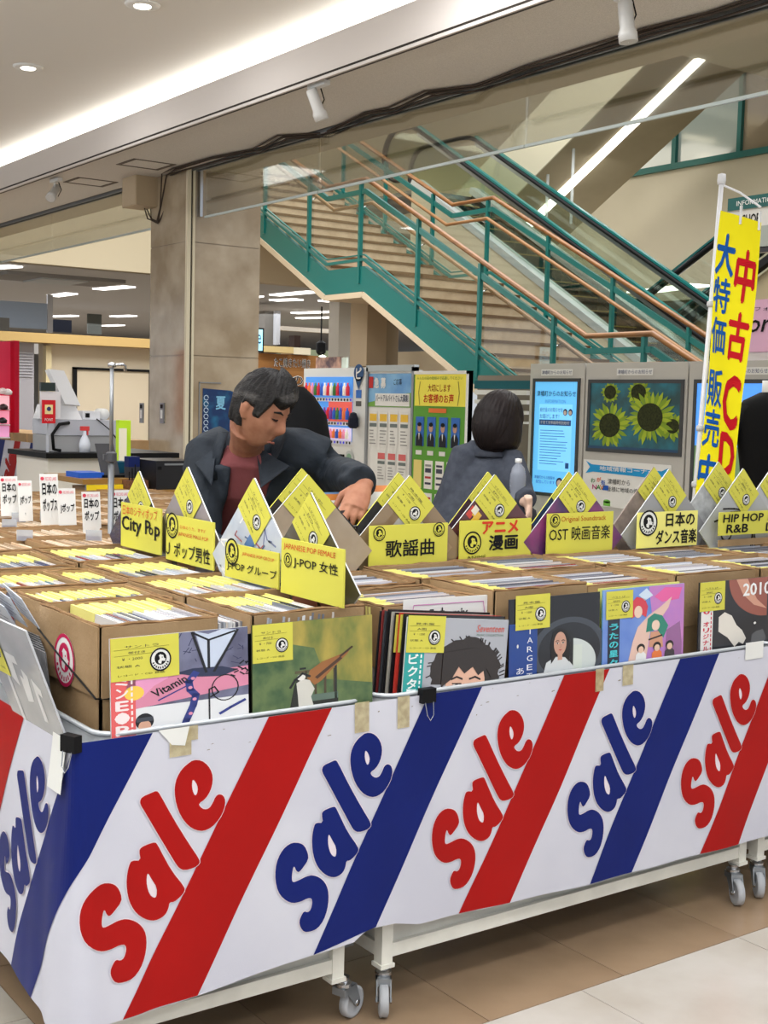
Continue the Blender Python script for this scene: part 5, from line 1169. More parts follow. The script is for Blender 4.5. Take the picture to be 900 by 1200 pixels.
# silver cover leaning outwards at the left rim
up = Vector((-.35, 0, .94)).normalized(); p = Vector((.975, 2.365, .70))
record('silver cover with white block letters leaning on the left rim of the cart', FR(p+Vector((0, .335, 0)), (0, -1, 0), up, Vector((-.94, 0, -.35))), art_silver, (.05, .55, .28, .42), edge=mat((190, 192, 196), .3), size=.315)
for i in range(7):
    f = FR(Vector((1.0+i*.009, 2.76+.03*i, .67)), (0, -1, 0), (-.12, 0, .99), (-.99, 0, -.12)); m = MB(); m.fbox(f, 0, 0, .2, .245, -.003, 0, mat((52, 54, 56), .4, rgb2=(90, 90, 92), scale=40))
    tag(m.build('record_sleeve'), 'dark small sleeve left of the corner box, %s from the front' % ordn(i+1), 'record', 'dark small sleeves left of the corner box')
for i, (px_, py_, rz_) in enumerate(((10, 712, .1), (26, 713, -.15), (2, 722, .3))):
    p = ONX(px_, py_, 1.01); f = FR(p, (math.sin(rz_)*.3, -1, -.12), (-.5, -.1, .8)); m = MB(); m.fbox(f, -.07, -.035, .07, .05, -.002, 0, mat((206, 214, 226), .3))
    for k in range(5): m.line(f, [(-.05, .035-k*.014), (random.uniform(0, .05), .036-k*.014)], .002, mat((90, 96, 120)), .001)
    tag(m.build('index_card'), ['handwritten pale card stuck in the small sleeves, uppermost one', 'handwritten pale card leaning right beside the corner box', 'handwritten pale card at the left edge of the picture'][i], 'card')
# =====================================================================
#  YELLOW GENRE CARDS AND THE DIAMOND-HUNG COVERS
# =====================================================================
def diamond(label, fr0, apex_u, apex_v, art, edge=None, tagged=True, size=.315, rot=0.0, th=.006):
    """cover standing on its corner: fr0 is the panel plane, apex given in it"""
    s2 = math.sqrt(.5); base = fr0(apex_u, apex_v)
    ex = (fr0(1, 0)-fr0(0, 0)); ey = (fr0(0, 1)-fr0(0, 0)); a = -PI/4+rot
    e1 = ex*math.cos(a)+ey*math.sin(a); e2 = -ex*math.sin(a)+ey*math.cos(a)      # e1 runs down to the right, e2 up to the right
    o = base-e2*size
    # the apex is the upper left corner of the turned cover
    f = FR(o, e1, e2)
    return record(label, f, art, (.0, .64, .42, .36) if tagged else None, edge=edge)
def xcard(m, f, W, Hh): pass
def genre(label, fr, W, Hh, draw, back=YEL, edge=None):
    g = thing('genre_card', label, 'sign', fr(W/2, 0, 0)); m = MB(); m.fbox(fr, 0, 0, W, Hh, -.004, 0, back)
    if edge:
        for q in ((0, 0, W, .006), (0, Hh-.006, W, Hh), (0, 0, .006, Hh), (W-.006, 0, W, Hh)): m.fbox(fr, *q, 0, .001, edge)
    m.build('card', g); m = MB(); draw(m, fr, W, Hh); m.build('lettering', g); return g
def pane(x0, y0, x1, y1, Y):
    a = ONY(x0, y1, Y); b = ONY(x1, y0, Y); return FY(a.x, Y, a.z), b.x-a.x, b.z-a.z
YS = 3.02
def d_kayo(m, f, W, h): m.text(f, '歌謡曲', W*.2, h*.2, W*.82, h*.62, INK, .002, .015); badge(m, f, W*.12, h*.8, .022, INK, YEL); badge(m, f, W*.88, h*.84, .022, INK, YEL)
def d_anime(m, f, W, h): m.text(f, 'アニメ', W*.3, h*.64, W*.8, h*.96, REDINK, .002, .04); m.text(f, '漫画', W*.4, h*.2, W*.8, h*.58, INK, .002, .03); badge(m, f, W*.17, h*.42, .036, INK, YEL); m.text(f, 'ANIMÉ', W*.1, h*.0, W*.36, h*.1, INK, .002)
def d_ost(m, f, W, h): m.text(f, 'Original Soundtrack', W*.2, h*.76, W*.88, h*.92, mat((180, 90, 40)), .002); m.text(f, 'OST 映画音楽', W*.03, h*.34, W*.95, h*.68, INK, .002, .005); badge(m, f, W*.11, h*.83, .022, INK, YEL)
def d_dance(m, f, W, h): m.text(f, '日本の', W*.46, h*.58, W*.94, h*.96, INK, .002, .025); m.text(f, 'ダンス音楽', W*.3, h*.08, W*.98, h*.48, INK, .002, .025); badge(m, f, W*.17, h*.7, .045, INK, WHITE)
def d_hip(m, f, W, h): m.text(f, 'HIP HOP 12', W*.05, h*.56, W*.8, h*.9, INK, .002, .02, shear=.1); m.text(f, 'R&B     LP', W*.1, h*.1, W*.82, h*.46, INK, .002, .02, shear=.1)
f, W, h = pane(432, 612.5, 525, 664, YS); genre('yellow genre card with three large black characters and two corner logos', f, W, h, d_kayo)
f, W, h = pane(538, 607, 623, 656, YS+.02); genre('yellow card with red katakana for anime over black characters', f, W, h, d_anime)
f, W, h = pane(640, 599, 719, 652, YS); genre('yellow card reading Original Soundtrack OST', f, W, h, d_ost)
f, W, h = pane(746, 598, 818, 643, YS); genre('pale yellow handwritten card for Japanese dance music with a large round logo', f, W, h, d_dance, mat((236, 228, 130), .5))
f, W, h = pane(842, 597, 925, 628, YS-.04); genre('yellow card reading HIP HOP 12 and R&B LP', f, W, h, d_hip)
f, W, h = pane(842, 628, 925, 641, YS-.035); m = MB(); m.fbox(f, 0, 0, W, h, -.004, 0, CARD); tag(m.build('card_stand'), 'plain cardboard strip below the hip hop card', 'card')
def d_white(m, f, W, h):
    badge(m, f, W*.33, h*.66, .052, INK, WHITE); m.text(f, 'お', W*.84, h*.5, W*.95, h*.85, mat((90, 50, 140)), .002, .03)
f, W, h = pane(316, 616, 419, 662, 3.06); genre('white genre card with a black frame and round logo behind the J-POP female display', f, W, h, d_white, WHITE, mat((40, 34, 34)))
# diamond covers of the long cart (front one with its tag, a second one behind it)
def tan(m, f): m.rect(f, .12, .12, .88, .88, mat((150, 126, 96), .4, rgb2=(110, 86, 62), scale=9), .0006); m.rect(f, .2, .2, .8, .8, mat((176, 172, 166), .4, rgb2=(150, 150, 156), scale=12), .0009)
def man_(m, f): m.disc(f, .5, .52, .3, RC((196, 170, 150)), .0006); m.rect(f, .3, .1, .7, .3, RC((70, 60, 60)), .0009)
def comics(m, f):
    rnd = random.Random(4)
    for i in range(26): u, v = rnd.random()*.86, rnd.random()*.86; m.rect(f, u, v, u+rnd.uniform(.05, .13), v+rnd.uniform(.04, .12), RC(rnd.choice(((196, 60, 50), (226, 180, 60), (60, 90, 150), (230, 220, 200), (140, 40, 50)))), .0006+i*.00008)
    m.text(f, 'アクション', .5, .74, .97, .88, RC((236, 210, 60)), .004, .03)
def curves_(m, f):
    for k in range(3):
        P = [(.1+.8*t, .25+.1*k+.45*math.sin(t*3.0)*(1-.2*k)) for t in [q/12 for q in range(13)]]; m.line(f, P, .022, RC((40, 40, 46)), .0008)
    m.disc(f, .35, .3, .1, RC((40, 40, 46)), .0009); m.disc(f, .35, .3, .075, RC((176, 178, 182)), .0012)
def city(m, f): m.rect(f, 0, .0, 1, .3, RC((90, 84, 88)), .0006); m.disc(f, .6, .4, .2, RC((170, 130, 110)), .0008)
def scrib(m, f):
    rnd = random.Random(8)
    for i in range(40):
        u, v = rnd.random()*.9, rnd.random()*.9; m.line(f, [(u, v), (min(1, max(0, u+rnd.uniform(-.12, .12))), min(1, max(0, v+rnd.uniform(-.06, .1)))), (min(1, max(0, u+rnd.uniform(-.1, .14))), min(1, max(0, v+rnd.uniform(-.1, .1))))], .016, RC(rnd.choice(((120, 130, 170), (170, 100, 110), (90, 110, 150), (236, 236, 240)))), .0006+i*.00003)
    m.rect(f, .3, .5, .42, .66, RC((80, 120, 180)), .002)
GF = [('brown and gold framed cover hung cornerwise above the three-character card', 480, 557, YS+.03, flat((140, 118, 92), None, 6, tan), 1, 'black edged cover leaning cornerwise behind the framed one', 467, 554, (44, 42, 44)),
      ('busy comic panel cover hung cornerwise above the anime card', 580, 556, YS+.045, flat((90, 50, 56), None, 6, comics), 1, 'dark purple edged cover cornerwise behind the comic one', 572, 553, (70, 40, 60)),
      ('dark purple soundtrack cover hung cornerwise', 676, 553, YS+.02, flat((64, 44, 90), (150, 60, 120), 6), 1, 'blue edged cover cornerwise behind the purple soundtrack one', 667, 553, (30, 60, 100)),
      ('plain grey cover hung cornerwise above the dance music card', 784, 550, YS+.036, flat((150, 150, 154)), 1, 'brownish textured cover cornerwise behind the plain grey one', 766, 547, (150, 134, 124)),
      ('grey cover with bold black curves hung cornerwise above the hip hop card', 871, 549, YS+.0, flat((172, 174, 178), None, 6, curves_), 1, 'crinkled pale cover cornerwise behind the one with black curves', 842, 541, (190, 192, 194))]
for lab, ax, ay, Y, art, _, lab2, bx_, by_, c2 in GF:
    p = ONY(ax, ay, Y); fr = FY(p.x, Y, 0); diamond(lab, fr, 0, p.z, art, edge=mat((206, 208, 210), .3))
    Y2 = Y+.05; p = ONY(bx_, by_, Y2); fr = FY(p.x, Y2, 0); diamond(lab2, fr, 0, p.z, flat(c2, tuple(int(v*.8) for v in c2), 30), edge=YEL if c2[0] < 140 else mat(c2, .4), rot=.03, th=.01)
p = ONY(361, 556, 3.0); diamond('tan cover hung cornerwise before the man, behind the female J-pop one', FY(p.x, 3.0, 0), 0, p.z, flat((166, 150, 130), (150, 132, 110), 8, lambda m, f: [m.text(f, 'CAN', .55, .5, .95, .65, RC((40, 36, 34)), .001), m.rect(f, .1, .1, .5, .3, RC((190, 176, 156)), .0008)]), edge=mat((206, 208, 210), .3))
p = ONY(354, 549, 3.06); diamond('black edged cover with a yellow tag cornerwise behind the tan one', FY(p.x, 3.06, 0), 0, p.z, flat((40, 36, 36)), edge=YEL, rot=.03)
p = ONY(905, 628, 3.0); diamond('pale sleeve leaning at the right edge behind the hip hop card', FY(p.x+.12, 3.1, 0), 0, p.z+.26, flat((176, 178, 182)), edge=WHITE)
# the corner cart's cards face the left side
def d_city(m, f, W, h): m.text(f, '日本のシティポップ', W*.06, h*.73, W*.92, h*.95, REDINK, .002); m.text(f, 'City P p', W*.04, h*.3, W*.98, h*.7, INK, .002, .02); m.text(f, 'o', W*.72, h*.4, W*.82, h*.56, INK, .002, .02)
def d_male(m, f, W, h): badge(m, f, W*.14, h*.77, .038, INK, YEL); m.text(f, '日本のうた、ますｶﾞ', W*.32, h*.74, W*.85, h*.82, REDINK, .002); m.text(f, 'JAPANESE MALE POP', W*.27, h*.56, W*.9, h*.66, REDINK, .002); m.text(f, 'Ｊ ポップ男性', W*.02, h*.1, W*.94, h*.42, INK, .002, .012)
def d_group(m, f, W, h): badge(m, f, W*.14, h*.76, .036, INK, YEL); m.text(f, 'JAPANESE POP GROUP', W*.34, h*.7, W*.93, h*.82, REDINK, .002); m.text(f, 'J-POP グループ', W*.05, h*.2, W*.98, h*.5, INK, .002, .008)
def d_fem(m, f, W, h): m.text(f, 'JAPANESE POP FEMALE', W*.05, h*.79, W*.88, h*.92, REDINK, .002); badge(m, f, W*.12, h*.62, .018, INK, YEL); m.text(f, 'J-POP 女性', W*.22, h*.5, W*.92, h*.72, INK, .002, .01)
def paneX(tl, br, X): a = ONX(*tl, X); b = ONX(*br, X); return FX(X, a.y, b.z), a.y-b.y, a.z-b.z
XS = 1.665
f, W, h = paneX((142, 588), (188.5, 651), XS); genre('yellow City Pop card with red Japanese line above', f, W, h, d_city)
f, W, h = paneX((195, 602), (250, 669), XS); genre('yellow card for male J-pop with a round logo, right of the City Pop card', f, W, h, d_male)
f, W, h = paneX((264, 635), (326, 691), XS-.03); genre('yellow card reading Japanese pop group, partly sunk in its box', f, W, h, d_group)
f, W, h = paneX((330, 630), (402, 713), XS-.045); genre('large yellow card reading Japanese pop female, nearest of the corner cart cards', f, W, h, d_fem)
for lab, ax, ay, X, art in (('dark blue cover hung cornerwise behind the City Pop card', 163, 552, XS+.04, flat((44, 50, 80))), ('grey city cover hung cornerwise behind the male J-pop card', 220, 547, XS+.02, flat((110, 104, 112), (150, 140, 146), 5, city)), ('pale scribbled cover hung cornerwise behind the J-pop group card', 298, 560, XS-.005, flat((196, 202, 214), (176, 186, 206), 12, scrib)), ('dark cover with a face in reddish light hung cornerwise behind the female card', 364, 577, XS+.008, flat((60, 54, 50), (96, 90, 70), 3, lambda m, f: [m.disc(f, .62, .45, .26, RC((150, 92, 76)), .0006, 30, ry=.32), m.disc(f, .56, .5, .05, RC((40, 26, 24)), .0009, 10, ry=.02), m.disc(f, .74, .5, .05, RC((40, 26, 24)), .0009, 10, ry=.02), m.rect(f, 0, 0, .5, .2, RC((110, 100, 70)), .0007)]))):
    p = ONX(ax, ay, X); diamond(lab, FX(X, p.y, 0), 0, p.z, art, edge=mat((210, 212, 214), .3))

# =====================================================================
#  THE FARTHER TABLES AT THE LEFT
# =====================================================================
BOXM = mat((176, 146, 110), .8, rgb2=(160, 130, 94), scale=5); PEACH = [mat(c, .5) for c in ((216, 186, 154), (200, 174, 144), (222, 202, 178), (180, 156, 130), (166, 146, 126), (226, 212, 192))]
def lowbox(x0, y0, x1, y1, zt, label, rows=True):
    b = thing('cardboard_box', label, 'box', ((x0+x1)/2, (y0+y1)/2, zt-.33), 'cardboard boxes in rows on the farther table'); t = .006
    m = MB()
    for q in ((x0, y0, x1, y0+t), (x0, y1-t, x1, y1), (x0, y0, x0+t, y1), (x1-t, y0, x1, y1)): m.box((q[0], q[1], zt-.33), (q[2], q[3], zt), BOXM)
    m.build('box_body', b)
    m = MB()
    for q in (((x0, y0), (x1, y0)), ((x0, y1), (x1, y1)), ((x0, y0), (x0, y1)), ((x1, y0), (x1, y1))): m.tube([(q[0][0], q[0][1], zt+.001), (q[1][0], q[1][1], zt+.001)], .005, CARD2, 5)
    m.build('rim', b); m = MB(); x = x0+.012
    while x < x1-.015: m.box((x, y0+.012, zt-.3), (x+.005, y1-.012, zt-.012+random.uniform(-.006, .006)), random.choice(PEACH)); x += .0085
    return m
stuff = MB()
NCOL = [3, 3, 5, 5, 6, 6, 6]
rowsY = [3.97, 4.31, 4.65, 4.99, 5.33, 5.67, 6.01]; zt = .955; wordsR = ['nearest', 'second', 'third', 'fourth', 'fifth', 'sixth', 'farthest']; wordsC = ['leftmost', 'second from the left', 'third from the left', 'fourth from the left', 'fifth from the left', 'sixth from the left']
for r_, y in enumerate(rowsY):
    for c_ in range(NCOL[r_]):
        x = (.84 if r_ < 2 else .84)+c_*.362
        mm = lowbox(x, y, x+.355, y+.325, zt, 'cardboard box in the %s row of the farther table, %s' % (wordsR[r_], wordsC[c_]))
        b0 = len(stuff.v); stuff.v += mm.v
        for f_, k in zip(mm.f, mm.m): stuff.f.append(tuple(i+b0 for i in f_)); stuff.m.append(stuff.mi(mm.mats[k]))
tag(stuff.build('record_sleeves'), 'cream and peach record edges filling the rows of boxes on the farther table', 'records', kind='stuff')
for (x0, x1, y0, y1, lb) in ((.82, 1.95, 3.95, 4.63, 'white table under the nearest rows of plain boxes at the left'), (.82, 3.05, 4.65, 6.4, 'larger white table under the farther rows of plain boxes')):
    t_ = thing('table', lb, 'table', ((x0+x1)/2, (y0+y1)/2, 0)); m = MB(); m.box((x0, y0, .6), (x1, y1, .624), FRAMEW); m.build('tabletop', t_)
    for x in (x0+.05, x1-.05):
        for y in (y0+.05, y1-.05): BX((x-.02, y-.02, 0), (x+.02, y+.02, .6), FRAMEW).build('leg', t_)
# small clear divider tabs
CLR = mat((200, 206, 214), .15, alpha=.6)
for i, (px_, py_) in enumerate(((11, 614), (29, 627), (22, 606), (110, 627), (55, 604), (30, 584), (80, 608))):
    p = ONZ(px_, py_, .97); f = FR(p, (.8, -.6, 0), (0, 0, 1)); m = MB(); m.fbox(f, -.028, -.02, .028, .018, -.001, .001, CLR); m.fbox(f, -.024, -.018, .024, -.004, .001, .0015, mat((150, 150, 160)))
    tag(m.build('divider_tab'), 'small clear divider tab in the plain boxes, '+['left one of the middle row', 'nearest one', 'upper left one', 'right one beside the steel pole', 'one below the tallest white card', 'farthest one', 'one below the fourth white card'][i], 'tab', 'clear divider tabs')
# white genre cards with black kana
WC = [(1, 558, 21, 593, '日本の\nポップ', 4.95), (22, 563, 38, 599, 'Jポップ', 4.9), (48, 555, 69, 603, '日本の\nポップス', 4.75), (69, 572, 89, 609, 'Jポップ', 4.65), (97, 576, 118, 613, '日本の\nポップ', 4.5), (131, 574, 153, 614, '日本の\nポップ', 4.4)]
for i, (x0, y0, x1, y1, t, Y) in enumerate(WC):
    a = ONY(x0, y1, Y); b = ONY(x1, y0, Y); f = FR(a, (1, -.1, 0), (.0, .12, .99)); W, h = b.x-a.x, b.z-a.z
    g = thing('genre_card', 'white card with black brush characters, %s' % ['first from the left edge', 'second from the left edge', 'third and tallest one', 'fourth from the left', 'fifth, left of the steel pole', 'last one beside the City Pop display'][i], 'sign', a)
    m = MB(); m.fbox(f, 0, -.04, W, h, -.003, 0, WHITE); m.build('card', g)
    m = MB(); m.disc(f, W*.14, h*.88, W*.1, mat((210, 70, 90)), .002, 14); m.text(f, 'RECORD LAND', W*.3, h*.83, W*.9, h*.92, mat((220, 90, 110)), .002)
    for k, ln in enumerate(t.split('\n')):
        n = t.count('\n')+1; v1 = .78-.4*k if n > 1 else .5; m.text(f, ln, W*.12, h*(v1-.3), W*.9, h*v1, INK, .002, .03)
    m.build('lettering', g)
# small banner table far left with three cards
bx = 4.35
tb = thing('sales_table', 'far table with boxes and a second Sale banner at the left edge', 'table', (bx+.3, 11.5, 0))
m = MB(); m.box((bx, 10.2, .1), (bx+.8, 14.5, .98), FRAMEW); m.build('table_body', tb)
fr = FX(bx-.01, 14.0, 0); m = MB(); m.fbox(fr, 0, .4, 3.75, 1.0, -.004, 0, BANW); m.build('banner', tb)
m = MB()
for k in range(9):
    s = k*.4365; m.poly(fr, [(max(0, s-.3), .42), (max(0, s-.14), .42), (min(3.75, s+.165), 1.0), (min(3.75, s), 1.0)], BBLU if k % 2 else BRED, .002)
    if s+.4 < 3.75: m.text(fr, 'Sale', 0, 0, .42, .17, BRED, .002) if 0 else m.text(SUB(fr, s+.06, .5, 1, 1, .98), 'Sale', 0, -.1, .5, .07, BRED if k % 2 else BBLU, .002, .05)
m.build('stripe', tb)
for k in range(9):
    y = 10.3+k*.43; o = thing('cardboard_box', 'small cardboard box on the far banner table, %s from its near end' % ordn(k+1), 'box', (bx+.2, y, .98), 'boxes on the far banner table'); MB().box((bx+.02, y, .98), (bx+.5, y+.38, 1.08), BOXM).build('box_body', o)
for i, (x0, y0, x1, y1) in enumerate(((24, 507, 32, 523), (35, 508, 44, 524), (46, 509, 55, 526))):
    a = ONX(x0, y0, bx+.2); b = ONX(x1, y1, bx+.2); f = FX(bx+.2, a.y, b.z); W, h = a.y-b.y, a.z-b.z; m = MB(); m.fbox(f, 0, 0, W, h, -.005, 0, WHITE); m.text(f, 'Jポ\nップ', W*.1, h*.1, W*.9, h*.75, INK, .003, .02); m.text(f, 'LAND', W*.1, h*.82, W*.9, h*.93, REDINK, .003)
    tag(m.build('genre_card'), 'small white card on the far banner table, %s of three' % ['left', 'middle', 'right'][i], 'sign')
# ---------------- register corner ----------------
D = 8.6
def blk(name, x0, y0, x1, y1, d, dep, m_, parent=None, build=True):
    """block standing square to the aisle at depth d, its front seen between two pixels"""
    a = AT(x0, y1, d); b = AT(x1, y0, d); Y = (a.y+b.y)/2; a = ONY(x0, y1, Y); b = ONY(x1, y0, Y)
    m = MB().box((a.x, Y, a.z), (b.x, Y+dep, b.z), m_); return m.build(name, parent) if build else (a, b, Y)
cn = thing('register_counter', 'white counter with a black top at the register corner', 'counter', AT(100, 600, D))
a = AT(56, 541, D); b = AT(165, 541, D); Yc = a.y
m = MB(); m.box((a.x, Yc, 0), (a.x+.75, Yc+.6, 1.03), mat((222, 216, 206), .5)); m.build('cabinet', cn); m = MB(); m.box((a.x-.03, Yc-.05, 1.03), (a.x+.95, Yc+.7, 1.065), BLACK); m.build('counter_top', cn)
ZC = 1.066
def on(x, y, Y=None): return ONY(x, y, Y or Yc+.15)
cd = thing('till_cabinet', 'grey till cabinet under the white register', 'cash register', on(100, 537))
LG = mat((186, 188, 198), .4); 
a = on(63, 530); b = on(141, 512); m = MB(); m.box((a.x, Yc+.15, ZC), (b.x, Yc+.55, ZC+.11), mat((166, 166, 168), .5)); m.build('drawer', cd)
m = MB(); m.box((a.x, Yc+.14, ZC+.113), (b.x, Yc+.56, ZC+.22), LG); m.build('printer_body', cd); m = MB(); m.tube([(a.x+.1, Yc+.13, ZC+.2), (a.x+.02, Yc+.1, ZC+.19), (a.x-.03, Yc+.1, ZC+.12), (a.x-.02, Yc+.1, ZC+.02), (a.x+.03, Yc+.1, ZC+.01)], .012, BLACK, 8); m.build('cable', cd, True); m = MB(); m.tube([(a.x+.3, Yc+.13, ZC+.23), (a.x+.38, Yc+.1, ZC+.16), (a.x+.45, Yc+.1, ZC+.08)], .004, BLACK, 6); m.build('cable', cd, True)
rg = thing('cash_register', 'white cash register with its tilted screen turned away', 'cash register', on(80, 512)); z = ZC+.222; WP = mat((226, 226, 230), .4)
a = on(57, 512); m = MB(); m.add([(a.x, Yc+.15, z), (a.x+.24, Yc+.15, z), (a.x+.24, Yc+.45, z), (a.x, Yc+.45, z), (a.x+.02, Yc+.2, z+.1), (a.x+.21, Yc+.2, z+.1), (a.x+.21, Yc+.42, z+.1), (a.x+.02, Yc+.42, z+.1)], [(3, 2, 1, 0), (4, 5, 6, 7), (0, 1, 5, 4), (1, 2, 6, 5), (2, 3, 7, 6), (3, 0, 4, 7)], WP); m.build('base', rg)
m = MB(); f = FR((a.x+.08, Yc+.2, z+.1), (1, 0, 0), (0, 0, 1)); m.poly(f, [(-.02, 0), (.13, 0), (.1, .07), (.05, .1), (.02, .07)], WP, 0, .1); m.build('neck', rg)
m = MB(); f = FR((a.x+.19, Yc+.12, z+.06), (.9, .35, -.05), (-.42, .1, .9)); m.fbox(f, -.1, .04, .04, .3, -.02, .02, WP); m.build('screen', rg)
rl = thing('receipt_printer', 'small white printer and paper rolls right of the register', 'printer', on(120, 512)); a = on(100, 511); m = MB(); m.box((a.x, Yc+.2, z), (a.x+.13, Yc+.35, z+.06), WP); m.build('body', rl); m = MB(); m.box((a.x+.02, Yc+.195, z+.015), (a.x+.05, Yc+.2, z+.045), BLACK); m.build('slot', rl); m = MB(); m.tube([(a.x+.17, Yc+.22, z+.04), (a.x+.17, Yc+.32, z+.04)], .04, WHITE, 14); m.build('paper_roll', rl, True)
sp = thing('spray_bottle', 'white spray bottle with a red trigger on the counter', 'bottle', on(99, 545, Yc+.02)); c = on(99, 545, Yc+.03)
m = MB(); m.lathe((c.x, c.y, ZC), [(.001, 0), (.036, .002), (.038, .06), (.03, .09), (.013, .12), (.012, .15)], mat((216, 220, 232), .3), 16); m.build('bottle_body', sp, True)
m = MB(); m.box((c.x-.03, c.y-.012, ZC+.15), (c.x+.03, c.y+.012, ZC+.18), mat((216, 60, 60), .4)); m.box((c.x+.015, c.y-.006, ZC+.12), (c.x+.025, c.y+.006, ZC+.15), mat((216, 60, 60), .4)); m.build('trigger', sp)
st_ = thing('card_stand', 'customer display and red point-card notice on a stand left of the register', 'sign', on(60, 510))
blk('display', 48, 448.5, 65, 458, D, .03, mat((30, 44, 42), .3, emit=.05), st_); blk('pole', 55, 458, 57.5, 530, D+.05, .02, LG, st_); blk('paper_notice', 47, 459, 71, 490, D+.03, .01, mat((226, 222, 226)), st_)
a = AT(48, 496, D); b = AT(67, 469, D); f = FY(a.x, a.y-.02, a.z); W, h = b.x-a.x, b.z-a.z; m = MB(); m.fbox(f, 0, 0, W, h, -.006, 0, mat((206, 34, 44), .5)); m.build('red_card', st_)
m = MB(); m.rect(f, W*.2, h*.4, W*.8, h*.8, mat((240, 220, 160)), .002); m.disc(f, W*.5, h*.62, W*.16, mat((60, 60, 110)), .004); m.text(f, 'POINT', W*.2, h*.1, W*.8, h*.22, WHITE, .002); m.build('lettering', st_)
for k in range(2): pass
# desk with a yellow cloth, laptop, blue folder, printer
dk = thing('desk', 'low desk with a yellow cloth behind the cards', 'desk', AT(150, 600, 7.2)); a = AT(97, 563, 7.2); Yd = a.y; zd = .985
m = MB(); m.box((a.x, Yd, zd-.03), (a.x+1.15, Yd+.6, zd), mat((150, 110, 50), .4)); m.build('tabletop', dk); m = MB(); m.box((a.x+.02, Yd-.012, zd-.32), (a.x+1.13, Yd-.004, zd-.032), mat((236, 206, 40), .6)); m.build('yellow_cloth', dk); 
for x in (.05, 1.08): BX((a.x+x, Yd+.05, 0), (a.x+x+.04, Yd+.09, zd-.03), GREYM).build('leg', dk)
lp = thing('laptop', 'dark laptop seen from behind on the desk', 'laptop', (a.x+.2, Yd+.2, zd)); DG = mat((72, 72, 76), .4); p = ONY(112, 533, Yd+.1)
m = MB(); f = FR((p.x, Yd+.12, zd), (.93, .0, .0), (-.18, .1, .97)); m.fbox(f, .05, 0, .16, .2, -.006, .006, DG); m.build('lid', lp); m = MB(); m.box((p.x+.04, Yd+.1, zd), (p.x+.27, Yd+.34, zd+.015), BLACK); m.build('keyboard', lp)
m = MB(); m.box((a.x+.02, Yd+.1, zd), (a.x+.17, Yd+.3, zd+.03), mat((40, 90, 190), .5)); tag(m.build('folder'), 'blue plastic folder lying on the desk left of the laptop', 'folder')
p = ONY(132, 560, Yd+.3); m = MB(); m.box((p.x, Yd+.3, zd), (p.x+.12, Yd+.45, zd+.08), mat((20, 76, 100), .5)); tag(m.build('storage_box'), 'teal blue box behind the laptop', 'box')
m = MB()
for k in range(4): f = FR((p.x+.02+.01*k, Yd+.1, zd+.003*k), (math.cos(k*.3), math.sin(k*.3), 0), (-math.sin(k*.3), math.cos(k*.3), 0)); m.fbox(f, 0, 0, .12, .09, 0, .002, WHITE)
tag(m.build('papers'), 'loose papers lying right of the laptop', 'papers')
p = ONY(143, 508, Yd+.75); m = MB(); m.box((p.x-.02, Yd+.75, 0), (p.x+.06, Yd+.8, zd+.32), mat((190, 230, 50), .5)); tag(m.build('folding_chair_back'), 'lime green chair back beside the column', 'chair')
m = MB(); m.box((p.x-.035, Yd+.7, zd), (p.x+.01, Yd+.72, zd+.27), mat((240, 236, 214), .5)); tag(m.build('paper_sheet'), 'cream sheet of paper propped beside the green chair', 'paper')
pr = thing('printer', 'black printer on the desk behind the male J-pop display', 'printer', AT(200, 580, 7.3)); a = AT(183, 574, 7.3); Yp = a.y
b = ONY(222, 540, Yp); m = MB(); m.box((a.x, Yp, a.z), (b.x+.05, Yp+.35, b.z), mat((26, 26, 30), .35)); m.build('printer_body', pr); m = MB(); m.box((a.x+.05, Yp-.006, b.z-.025), (b.x+.05, Yp, b.z-.015), GREYM); m.box((a.x+.01, Yp-.006, b.z-.05), (a.x+.03, Yp, b.z-.03), BLACK); m.build('trim', pr)
o = BX((a.x-.3, Yp-.05, a.z-.03), (b.x+.3, Yp+.5, a.z), mat((150, 110, 50), .4)).build('shelf_top'); tag(o, 'brown side table under the black printer', 'table')
q = o; m = MB()
for x in (a.x-.25, b.x+.2): m.box((x, Yp, 0), (x+.04, Yp+.04, a.z-.03), GREYM)
adopt(m.build('leg'), q)
m = MB()
for k in range(5): x = a.x-.12+k*.018; m.tube([(x, Yp+.1, a.z), (x, Yp+.1, a.z+.1+.02*(k % 3))], .004, BLACK, 6)
m.box((a.x-.14, Yp+.06, a.z), (a.x-.02, Yp+.16, a.z+.05), mat((120, 80, 60), .5, noise_amt=.5, scale=60)); tag(m.build('pen_tray'), 'small brown tray of pens left of the black printer', 'tray')
m = MB(); m.box((a.x-.08, Yp+.2, a.z+.12), (a.x-.01, Yp+.26, a.z+.18), mat((24, 36, 90), .5)); m.box((a.x-.08, Yp+.2, a.z), (a.x-.01, Yp+.26, a.z+.12), mat((60, 60, 64), .5)); tag(m.build('supply_box'), 'small dark blue box standing left of the black printer', 'box')
